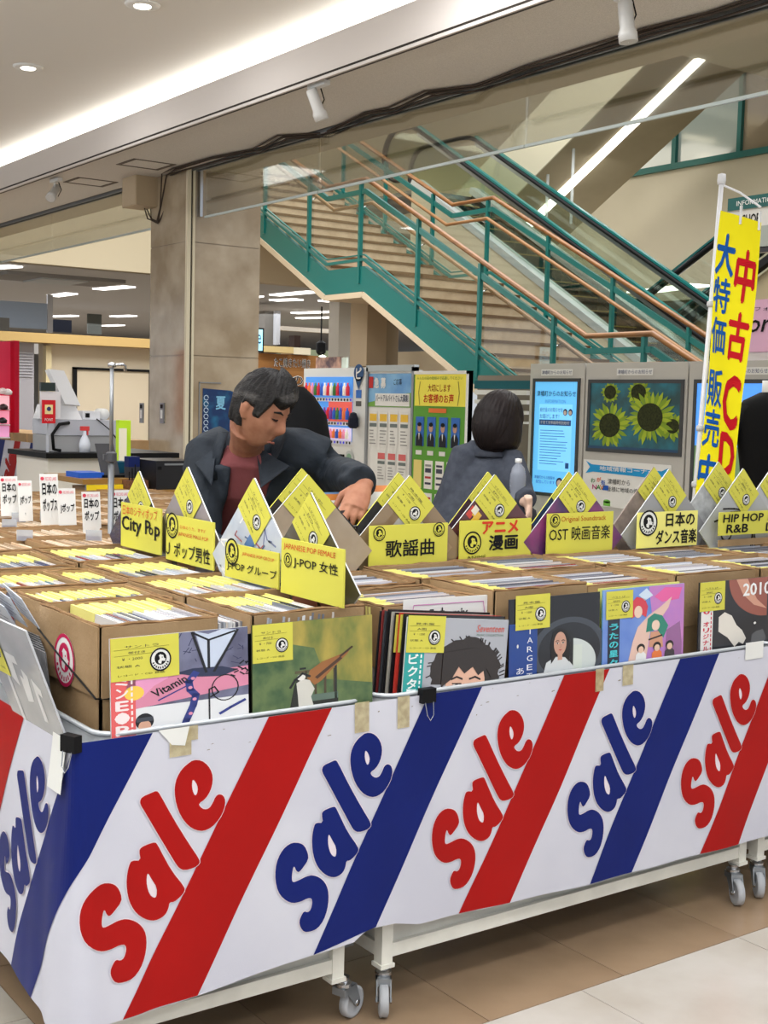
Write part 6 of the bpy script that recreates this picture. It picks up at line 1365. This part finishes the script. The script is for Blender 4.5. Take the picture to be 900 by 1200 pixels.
# steel clothes-pole
sp = thing('display_pole', 'thin chrome display pole with a short hooked top, rising from the farther boxes', 'pole', ONY(129, 640, 4.3)); a = ONY(129.5, 660, 4.3); b = ONY(126.5, 428, 4.3); b.x = a.x+.005; b.y = a.y
m = MB(); m.tube([(a.x, a.y, 0), (a.x, a.y, 1.25)], .011, mat((120, 122, 126), .35, .8), 10); m.tube([(a.x, a.y, 1.25), (a.x, a.y, b.z)], .007, mat((150, 152, 156), .4, .7), 10); m.build('pole', sp, True)
m = MB(); m.tube([(a.x, a.y, b.z), (a.x+.04, a.y-.0, b.z+.005), (a.x+.05, a.y, b.z), (a.x+.052, a.y, b.z-.02)], .006, STEEL, 8); m.lathe((a.x, a.y, b.z-.01), [(.001, 0), (.014, .004), (.014, .018), (.001, .022)], STEEL, 10); m.build('hook', sp, True)
m = MB(); m.lathe((a.x, a.y, 1.235), [(.012, -.02), (.02, -.015), (.02, .015), (.012, .02)], DG, 12); m.box((a.x-.03, a.y-.006, 1.225), (a.x-.01, a.y+.006, 1.245), DG); m.build('clamp', sp)
# blue poster on the column
p0 = ONY(238, 455, cy0-.02); p1 = ONY(275, 516, cy0-.02); f = FY(p0.x, cy0-.014, p1.z); W, h = p1.x-p0.x, p0.z-p1.z
po = thing('poster', 'deep blue festival poster with white swirls pinned to the marble column', 'poster', p1); m = MB(); m.poly(f, [(0, .01), (W, 0), (W, h*.93), (W*.85, h*.97), (0, h)], mat((14, 48, 96), .4, rgb2=(40, 130, 170), scale=6, detail=8, ramp=(.5, .8)), .004, .004); m.build('sheet', po)
m = MB(); 
for k in range(7): m.line(f, [(W*.1+.02*math.cos(t), h*(.1+.12*k)+.02*math.sin(t)) for t in [q*.8 for q in range(8)]], .006, mat((206, 222, 236)), .006)
m.text(f, '夏', W*.4, h*.6, W*.7, h*.85, mat((130, 190, 220)), .006, .02); m.build('print', po)
f = FY(p0.x-.035, cy0-.013, p1.z-.1); m = MB(); 
for q in ((0, 0, .008, h+.15), (0, h+.142, .2, h+.15)): m.fbox(f, *q, 0, .006, GREYM)
tag(m.build('frame_rail'), 'thin grey metal frame edge beside the blue poster', 'frame')
# =====================================================================
#  PEOPLE
# =====================================================================
def remesh(mb, name, voxel, parent, mat_, smooth_it=4, bumpf=None):
    o = mb.build(name); md = o.modifiers.new('r', 'REMESH'); md.mode = 'VOXEL'; md.voxel_size = voxel
    if smooth_it:
        s = o.modifiers.new('s', 'SMOOTH'); s.iterations = smooth_it; s.factor = .5
    dg = bpy.context.evaluated_depsgraph_get(); me = bpy.data.meshes.new_from_object(o.evaluated_get(dg)); bpy.data.objects.remove(o)
    if bumpf:
        for v, nn in zip(me.vertices, [tuple(v.normal) for v in me.vertices]): v.co = Vector(v.co)+Vector(nn)*bumpf(v.co)
    me.materials.clear(); me.materials.append(mat_); me.polygons.foreach_set('use_smooth', [True]*len(me.polygons))
    me.polygons.foreach_set('material_index', [0]*len(me.polygons))
    o = bpy.data.objects.new(name, me); COL.objects.link(o)
    if parent: adopt(o, parent)
    return o
def head_pts(c, yaw, pitch, roll, sc_=1.0, nu=64, nv=48):
    """head surface; local x = its left, y = face forward, z = up"""
    R = Matrix.Rotation(yaw, 3, 'Z') @ Matrix.Rotation(pitch, 3, 'X') @ Matrix.Rotation(roll, 3, 'Y')
    def P(th, ph, grow=0.0):
        x, y, z = math.cos(ph)*math.sin(th), math.cos(ph)*math.cos(th), math.sin(ph)
        g = lambda a, b, s: math.exp(-((a-b)/s)**2)
        X = x*.074; Yv = y*(.098 if y < 0 else .088); Z = z*.118
        if Z < -.02: k = 1-.55*min(1, (-Z-.02)/.1)**1.4*(1 if y > -.2 else .6); X *= k
        if y > 0:
            Yv += .006*g(Z, -.1, .025)*y                                # chin
            Yv += .022*g(x, 0, .16)*g(Z, -.028, .02)*y+.012*g(x, 0, .13)*g(Z, -.005, .025)*y   # nose
            Yv += .006*g(abs(x), .36, .25)*g(Z, .028, .014)*y           # brow
            Yv -= .010*g(abs(x), .42, .17)*g(Z, .008, .014)*y           # eye sockets
            Yv += .006*g(abs(x), .55, .2)*g(Z, -.03, .025)*y            # cheekbones
            Yv += .006*g(x, 0, .25)*g(Z, -.066, .008)*y+.006*g(x, 0, .22)*g(Z, -.078, .008)*y-.004*g(x, 0, .3)*g(Z, -.0715, .004)*y
        v = Vector((X, Yv, Z)); 
        if grow: v += Vector((x, y, z))*grow
        return c+R @ (v*sc_)
    return P, R
def head_mesh(mb, P, m_, nu=72, nv=56):
    rings = []
    V = [P(2*PI*i/nu, -PI/2+PI*j/nv) for j in range(nv+1) for i in range(nu)]
    F = [(j*nu+i, j*nu+(i+1) % nu, (j+1)*nu+(i+1) % nu, (j+1)*nu+i) for j in range(nv) for i in range(nu)]
    F = [tuple(reversed(f)) for f in F]; mb.add(V, F, m_)
def hair_mesh(name, P, m_, parent, fn, nu=150, nv=90):
    mb = MB(); V = []
    for j in range(nv+1):
        for i in range(nu):
            th = 2*PI*i/nu; ph = -PI/2+PI*j/nv; V.append(P(th, ph, fn(th if th < PI else th-2*PI, ph)))
    F = [(j*nu+i, (j+1)*nu+i, (j+1)*nu+(i+1) % nu, j*nu+(i+1) % nu) for j in range(nv) for i in range(nu)]
    mb.add(V, F, m_); return mb.build(name, parent, True)

def hand(mb, wrist, d, side, up, curl, m_, size=1.0, thumb_side=1, spread=.12):
    """palm and five fingers: d along the palm, side across it, up its back"""
    d = Vector(d).normalized(); up = (Vector(up)-d*Vector(up).dot(d)).normalized(); side = d.cross(up)*thumb_side
    s = size; w0 = Vector(wrist)
    mb.tube([w0-d*.03*s, w0, w0+d*.035*s, w0+d*.07*s, w0+d*.092*s], [(.022*s, .03*s), (.02*s, .029*s), (.018*s, .038*s), (.016*s, .042*s), (.011*s, .038*s)], m_, 14, flat=up)
    Ls = [(.032, .044, .026, .021), (.011, .048, .030, .023), (-.011, .045, .028, .022), (-.031, .035, .022, .019)]
    for k, (o, a, b, c_) in enumerate(Ls):
        cu = curl[k] if isinstance(curl, (list, tuple)) else curl
        p = w0+d*(.082-.006*abs(k-1))*s+side*o*s; dd = (d+side*(o*spread*25*.1)).normalized(); pts = [p-dd*.02*s, p]; ang = 0
        for L, f in ((a, .55), (b, 1.0), (c_, .7)):
            ang += cu*f; v = dd*math.cos(ang)-up*math.sin(ang); p = p+v*L*s; pts.append(p)
        mb.tube(pts, [.0095*s, .010*s, .0088*s, .0078*s, .0055*s], m_, 10)
    p = w0+d*.018*s+side*.025*s; t1 = (d*.75+side*.75-up*.35).normalized(); t2 = (d*.95+side*.15-up*.5).normalized()
    mb.tube([p-t1*.01*s, p, p+t1*.04*s, p+t1*.04*s+t2*.034*s, p+t1*.04*s+t2*.06*s], [.013*s, .015*s, .012*s, .0098*s, .007*s], m_, 10)

# ---- the man in the dark jacket, leaning over the cart and flicking through records ----
man = thing('person', 'grey-haired man in a dark jacket bending over the records, hand on a sleeve', 'person', (2.15, 4.0, 0))
JK = mat((40, 46, 54), .7, rgb2=(32, 37, 44), scale=12, bump=.35, bscale=38, name='jacket_cloth'); SHT = mat((116, 62, 64), .8, bump=.2, bscale=60); TRS = mat((44, 46, 54), .8)
SK = mat((172, 122, 98), .5, rgb2=(150, 100, 78), scale=20, name='skin_man')
hc = AT(307, 482, 4.12)
yawm = math.radians(-180+24)      # turned towards the right of the picture
Pm, Rm = head_pts(hc, yawm, math.radians(-24), math.radians(-4), 1.0)
shL = AT(244, 532, 4.38); shR = AT(352, 532, 4.3); chest = AT(298, 560, 4.34)
wr = AT(425, 571, 3.9)
body = MB(); head_mesh(body, Pm, SK)
fw = Rm @ Vector((0, 1, 0)); upv = Rm @ Vector((0, 0, 1))
for s in (-1, 1):
    e = hc+Rm @ Vector((s*.074, -.008, -.004)); body.tube([e+Rm @ Vector((0, -.004, .03)), e+Rm @ Vector((s*.006, -.008, .012)), e+Rm @ Vector((s*.006, -.006, -.01)), e+Rm @ Vector((0, .002, -.03))], [(.006, .010), (.010, .016), (.009, .013), (.005, .007)], SK, 10)
neck0 = hc+Rm @ Vector((0, -.03, -.06)); nb = AT(289, 530, 4.32)
body.tube([neck0, neck0.lerp(nb, .5), nb, nb+Vector((0, .02, -.08))], [.06, .056, .062, .09], SK, 16)
hipz = .92; hip = Vector((chest.x+.03, chest.y+.28, hipz))
def trunk(mb, m_, g=0.0):
    ax = (shR-shL).normalized(); ax.z = 0; ax.normalize(); bk = Vector((-ax.y, ax.x, 0))
    C_ = [(hip, .165, .115), (hip.lerp(chest, .4), .165, .12), (hip.lerp(chest, .75), .185, .125), (chest+Vector((0, .02, .03)), .195, .115), (chest.lerp(nb, .5), .16, .1), (nb, .075, .07)]
    mb.rings([[c+ax*((a+g)*math.cos(t))+bk*((b_+g)*math.sin(t)) for t in [2*PI*k/24 for k in range(24)]] for c, a, b_ in C_], m_)
trunk(body, SK)
elL = AT(236, 640, 4.2); haL = AT(275, 655, 3.98)
elR = AT(392, 562, 4.35)
body.tube([shR, elR, wr], [.05, .042, .027], SK, 12); body.tube([shL, elL, haL], [.05, .042, .027], SK, 12)
for s in (-1, 1):
    hp = hip+Vector((s*.09, 0, -.04)); body.tube([hp, Vector((hp.x, hp.y-.02, .5)), Vector((hp.x, hp.y+.02, .09))], [.085, .06, .042], SK, 12); body.tube([Vector((hp.x, hp.y+.05, .05)), Vector((hp.x, hp.y-.1, .04))], [.04, .035], SK, 10)
tgt = AT(413, 598, 3.83)
dh = (tgt-wr).normalized(); hand(body, wr, dh, None, Vector((.1, -.25, .9)), (.42, .5, .55, .62), SK, 1.0, thumb_side=1)
hand(body, haL, Vector((.3, -.8, -.4)), None, (0, 0, 1), .5, SK, 1.0, thumb_side=-1)
remesh(body, 'body', .0042, man, SK, 2)
# hair
HM = mat((34, 32, 32), .55, rgb2=(92, 88, 86), scale=9, stretch=(1, 1, 3), detail=10, ramp=(.52, .8), bump=.6, bscale=120, name='hair_grey')
def hf(th, ph):
    a = abs(th); z = math.sin(ph); front = .62-.25*math.exp(-((th-.35)/.6)**2) ; lim = front if a < .75 else (front+(-.1-front)*min(1, (a-.75)/.35) if a < 1.1 else (-.1 if a < 1.35 else (.12 if a < 1.75 else -.55)))
    d = z-lim; k = max(0, min(1, (d+.08)/.16)); n = noise.noise(Vector((th*9, ph*2.2, 1)))*.006+noise.noise(Vector((th*30, ph*5, 4)))*.004
    sd = 1 if a < .9 else .45; return (-.014+k*(.014+.008+.012*sd+.012*max(0, z)+.008*math.exp(-((a)/.7)**2)+n*(1 if z < .9 else .3)))
hair_mesh('hair', Pm, HM, man, hf)
EYW = mat((216, 206, 196), .3)
m = MB()
for s in (-1, 1): 
    P = [hc+Rm @ Vector((s*x, y, z)) for x, y, z in ((.012, .086, .026), (.028, .0845, .032), (.046, .073, .027))]; m.tube(P, [.0025, .0042, .0025], mat((30, 28, 28), .7), 6)
m.build('eyebrow', man, True)
m = MB()
for s in (-1, 1):
    P = [hc+Rm @ Vector((s*x, y, z)) for x, y, z in ((.016, .0795, .006), (.028, .0815, .003), (.042, .073, .005))]; m.tube(P, [.0018, .0034, .0018], mat((36, 22, 18), .6), 6)
m.build('eyelid_line', man, True)
m = MB(); P = [hc+Rm @ Vector((x, y, z)) for x, y, z in ((-.019, .075, -.0735), (0, .0875, -.0715), (.019, .075, -.0735))]; m.tube(P, [.0015, .0046, .0015], mat((138, 84, 72), .5), 8); m.build('lips', man, True)
# shirt
sh_ = MB(); trunk(sh_, SHT, .008); sh_.tube([nb+Vector((0, .01, -.06)), nb+Vector((0, 0, .015))], [.09, .07], SHT, 16)
remesh(sh_, 'shirt', .008, man, SHT, 3)
# jacket: trunk shell open at the front, sleeves, collar
jk = MB(); ax = (shR-shL).normalized(); ax.z = 0; ax.normalize(); bk = Vector((-ax.y, ax.x, 0))
C_ = [(hip+Vector((0, 0, -.1)), .21, .16), (hip.lerp(chest, .4), .205, .155), (hip.lerp(chest, .75), .215, .155), (chest+Vector((0, .02, .04)), .22, .14), (chest.lerp(nb, .55)+Vector((0, .03, 0)), .17, .115), (nb+Vector((0, .035, .0)), .095, .085), (nb+Vector((0, .03, .04)), .078, .078)]
def gap(i): return [.30, .30, .32, .36, .5, .72, .95][i]
outer = []; n = 30
for i, (c, a, b_) in enumerate(C_):
    g = gap(i); a0 = -PI/2+.25+g; a1 = -PI/2+.25-g+2*PI; R1 = [c+ax*(a*math.cos(t))+bk*(b_*math.sin(t)) for t in [a0+(a1-a0)*k/n for k in range(n+1)]]; R2 = [c+ax*((a-.018)*math.cos(t))+bk*((b_-.018)*math.sin(t)) for t in [a0+(a1-a0)*k/n for k in range(n, -1, -1)]]; outer.append(R1+R2)
jk.rings(outer, JK)
jk.tube([shL+Vector((.08, .02, .03)), shL, shL.lerp(elL, .5)+Vector((-.01, 0, 0)), elL, haL.lerp(elL, .15)], [.07, .082, .072, .064, .05], JK, 18)
cuffR = wr-dh*.005-Vector((.02, 0, 0))
jk.tube([shR+Vector((-.08, .02, .03)), shR, shR.lerp(elR, .5)+Vector((0, 0, .03)), elR+Vector((0, 0, .012)), elR.lerp(wr, .6)+Vector((0, 0, .022)), wr+Vector((-.006, 0, .014))], [.07, .086, .078, .072, .06, .052], JK, 18)
def folds(co): return .007*noise.noise(Vector(co)*14+Vector((3, 1, 2)))+.0035*math.sin(co.x*60+co.z*95+3*noise.noise(Vector(co)*6))*max(0, noise.noise(Vector(co)*5+Vector((9, 0, 0)))*2)
jacket = remesh(jk, 'jacket', .0075, man, JK, 4, folds)
cl = MB()
for s, g0, g1 in ((1, .5, 2.6), (-1, 2*PI-.5-.0, 2*PI-2.6)):
    pass
cr = []
for k in range(17):
    t = -PI/2+.25+.62+(2*PI-1.24)*k/16; d_ = ax*math.cos(t)+bk*math.sin(t); b0 = nb+Vector((0, .03, .035)); e = 1-abs(k-8)/8
    top = b0+d_*.078+Vector((0, 0, .03)); bot = b0+d_*(.125)+Vector((0, 0, -.035-.09*(1-e)**2))-bk*.0; cr.append([top-d_*.006, top+d_*.002, bot+d_*.01, bot-d_*.004])
cl.rings(cr, JK); o = cl.build('collar', man, True)
m = MB(); fdir = (-bk*.97+ax*.1).normalized()
for s in (-1, 1):
    a0 = nb+Vector((0, .03, .02))+ax*s*.07-bk*.05; a1 = chest+ax*s*.085-bk*.165+Vector((0, 0, -.02)); a2 = chest+ax*s*.165-bk*.115+Vector((0, 0, .05)); a3 = nb+ax*s*.135-bk*.03+Vector((0, .03, -.02))
    m.add([a0, a1, a2, a3, a0-bk*.008, a1-bk*.01, a2-bk*.01, a3-bk*.01], [(0, 1, 2, 3), (7, 6, 5, 4), (0, 4, 5, 1), (1, 5, 6, 2), (2, 6, 7, 3), (3, 7, 4, 0)], JK)
m.build('lapel', man)
tr_ = MB()
for s in (-1, 1): hp = hip+Vector((s*.09, 0, .0)); tr_.tube([hp+Vector((0, 0, .05)), hp+Vector((0, 0, -.1)), Vector((hp.x, hp.y-.02, .5)), Vector((hp.x, hp.y+.02, .07))], [.1, .1, .08, .07], TRS, 14)
tr_.build('trousers', man, True)
for s in (-1, 1): m = MB(); hp = hip+Vector((s*.09, 0, 0)); m.tube([Vector((hp.x, hp.y+.09, .04)), Vector((hp.x, hp.y-.04, .05)), Vector((hp.x, hp.y-.16, .03))], [.04, .048, .035], BLACK, 12); m.build('shoe', man, True)
# the record he pulls up
q = AT(417, 600, 3.84); f = FY(q.x-.08, q.y+.01, q.z-.30); m = MB(); m.fbox(f, -.05, 0, .26, .305, -.004, 0, mat((60, 52, 60), .4)); m.rect(f, -.05, .27, .03, .305, YEL, .002)
m.rect(f, .1, .25, .26, .3, mat((190, 110, 60)), .002); tag(m.build('record_sleeve'), 'dark sleeve the man is lifting, a bit of yellow tag showing', 'record')
for i, (px_, py_, c) in enumerate(((396, 588, (110, 150, 200)), (404, 590, (226, 140, 70)), (440, 580, (226, 140, 80)), (428, 606, (96, 120, 126)))):
    p = AT(px_, py_, 4.0); f = FR(p, (1, -.2, 0), (0, .2, 1)); m = MB(); m.fbox(f, -.06, -.25, .06, .03, -.003, 0, mat(c, .4)); m.rect(f, -.05, -.05, .05, .01, WHITE, .001)
    tag(m.build('record_sleeve'), ['pale blue sleeve left of the man\'s hand', 'orange sleeve under the man\'s fingers', 'orange edged sleeve right of the man\'s wrist', 'grey green sleeve below the man\'s hand'][i], 'record')
# ---- black dress form behind the man ----
c = AT(345, 500, 6.4); m = MB(); m.rings([ring(c.x, c.y, c.z+z, a, b_, rot=-.5) for z, a, b_ in ((-c.z, .2, .16), (-.8, .26, .2), (-.4, .22, .17), (-.1, .19, .14), (.06, .16, .11), (.15, .1, .08), (.2, .045, .045))], mat((10, 10, 12), .8))
tag(m.build('standing_figure_coat', smooth=True), 'black draped garment standing directly behind the man\'s head', 'garment')
# ---- the woman seen from behind in a grey coat ----
wo = thing('person', 'dark bobbed woman in a grey wool coat turned away, bag and bottle at her side', 'person', (4.0, 5.0, 0))
CT = mat((72, 76, 86), .9, rgb2=(62, 66, 76), scale=30, bump=.2, bscale=200, name='coat_wool'); SW = mat((214, 180, 160), .5, name='skin_woman'); HB = mat((22, 17, 17), .5, rgb2=(34, 26, 26), scale=5, stretch=(1, 1, .3), bump=.4, bscale=60, name='hair_dark')
wc = AT(586, 492, 6.1); yaww = math.radians(-82); Pw, Rw = head_pts(wc, yaww, math.radians(-22), 0, .97)
wb = MB(); head_mesh(wb, Pw, SW); ns = wc+Rw @ Vector((0, -.035, -.06)); base = AT(568, 533, 6.15)
wb.tube([ns, base, base+Vector((0, 0, -.1))], [.05, .052, .08], SW, 14)
sL = AT(546, 533, 6.1); sR = AT(596, 540, 6.1); ch = AT(570, 570, 6.15); hw = Vector((ch.x-.1, ch.y+.02, .88))
wb.tube([base+Vector((0, 0, -.08)), ch, hw, hw+Vector((0, 0, -.1))], [.1, .13, .14, .15], SW, 16)
el = AT(607, 588, 6.0); wrw = AT(619, 588, 5.85)
wb.tube([sR, el, wrw], [.045, .035, .024], SW, 12); 
for s in (-1, 1): hp = hw+Vector((s*.08, 0, 0)); wb.tube([hp, Vector((hp.x, hp.y, .48)), Vector((hp.x, hp.y, .08))], [.085, .06, .04], SW, 12); wb.tube([Vector((hp.x-.02, hp.y-.02, .05)), Vector((hp.x+.1, hp.y+.06, .035))], [.035, .03], SW, 10)
hand(wb, wrw, Vector((.25, .2, -.9)), None, (.8, -.5, .1), .3, SW, .92)
sLh = AT(530, 620, 6.1); wb.tube([sL, AT(528, 580, 6.1), sLh], [.045, .036, .026], SW, 12); hand(wb, sLh, (.1, .1, -.95), None, (-.7, -.6, 0), .3, SW, .92)
remesh(wb, 'body', .006, wo, SW, 2)
def hfw(th, ph):
    a = abs(th); z = math.sin(ph); lim = .55 if a < .55 else (.55-1.6*min(1, (a-.55)/.4)); d = z-lim; k = max(0, min(1, (d+.1)/.2)); low = max(0, -z-.1)
    n = noise.noise(Vector((th*14, ph*1.5, 7)))*.005
    return -.014+k*(.014+.032+.045*low+.02*max(0, math.cos(th-PI))*(1-abs(z))+n)
hair_mesh('hair', Pw, HB, wo, hfw)
m = MB(); R3 = Rw; 
rg_ = []
for z, a, b_ in ((.07, .08, .085), (.045, .098, .108), (.0, .109, .119), (-.05, .112, .12), (-.1, .108, .115), (-.135, .095, .1)):
    rg_.append([wc+Vector((0, 0, z))+(Matrix.Rotation(yaww, 3, 'Z') @ Vector((a*math.sin(t), b_*math.cos(t)-.012, 0))) for t in [.75+(2*PI-1.5)*k/30 for k in range(31)]]+[wc+Vector((0, 0, z))+(Matrix.Rotation(yaww, 3, 'Z') @ Vector(((a-.02)*math.sin(t), (b_-.02)*math.cos(t)-.012, 0))) for t in [.75+(2*PI-1.5)*k/30 for k in range(30, -1, -1)]])
m.rings(rg_, HB); m.build('hair_bob', wo, True)
ct = MB()
axw = Vector((.85, -.52, 0)); bw_ = Vector((.52, .85, 0))
def rg2(c, a, b_, z=None): return [c+axw*(a*math.cos(t))+bw_*(b_*math.sin(t)) for t in [2*PI*k/28 for k in range(28)]]
ct.rings([rg2(Vector((ch.x-.1, ch.y-.02, .6)), .27, .2), rg2(AT(556, 640, 6.15), .25, .19), rg2(AT(560, 600, 6.15), .235, .18), rg2(AT(567, 570, 6.15), .21, .165), rg2(AT(571, 550, 6.15), .18, .145), rg2(AT(571, 536, 6.15), .125, .11), rg2(AT(571, 526, 6.14), .075, .07)], CT)
ct.tube([sL+Vector((.05, 0, 0)), sL, AT(533, 570, 6.1), AT(524, 605, 6.1), AT(522, 640, 6.1)], [.07, .075, .07, .066, .06], CT, 16)
ct.tube([sR+Vector((-.05, 0, 0)), sR, AT(606, 565, 6.02), AT(612, 580, 5.98), AT(618, 586, 5.9)], [.07, .078, .07, .06, .05], CT, 16)
remesh(ct, 'coat', .009, wo, CT, 5, lambda co: .006*noise.noise(Vector((co.x*7, co.y*7, co.z*2))))
m = MB(); rr = []
for k in range(15):
    t = PI*.15+PI*1.7*k/14-PI/2+PI; d_ = axw*math.cos(t)+bw_*math.sin(t); b0 = AT(571, 524, 6.14); rr.append([b0+d_*.075+Vector((0, 0, .03)), b0+d_*.085+Vector((0, 0, .03)), b0+d_*.125+Vector((0, 0, -.04)), b0+d_*.112+Vector((0, 0, -.045))])
m.rings(rr, CT); m.build('collar', wo, True)
m = MB(); m.box((hw.x-.13, hw.y-.1, .25), (hw.x+.13, hw.y+.1, .62), CT); m.build('coat_skirt', wo)
for s in (-1, 1): m = MB(); m.tube([Vector((hw.x+s*.08, hw.y-.05, .04)), Vector((hw.x+s*.08+.04, hw.y+.08, .03))], [.045, .035], BLACK, 10); m.build('shoe', wo, True)
b = AT(606, 590, 5.95); bo = thing('water_bottle', 'clear plastic bottle with a white cap at the woman\'s elbow', 'bottle', b)
PB = mat((170, 176, 190), .1, alpha=.55, name='clear_plastic')
z0 = AT(606, 590, 5.95).z; m = MB(); m.lathe((b.x, b.y, z0), [(.001, 0), (.036, .003), (.038, .03), (.034, .05), (.038, .07), (.038, .13), (.03, .165), (.014, .185), (.013, .195)], PB, 16); m.build('bottle_body', bo, True)
m = MB(); m.lathe((b.x, b.y, z0+.19), [(.015, 0), (.016, .002), (.016, .018), (.001, .02)], WHITE, 14); m.build('cap', bo, True)
m = MB(); m.lathe((b.x, b.y, z0-.25), [(.02, 0), (.09, .01), (.11, .12), (.09, .22), (.05, .25)], mat((40, 42, 52), .6), 14); tag(m.build('handbag', smooth=True), 'dark soft bag below the bottle beside the woman', 'bag')
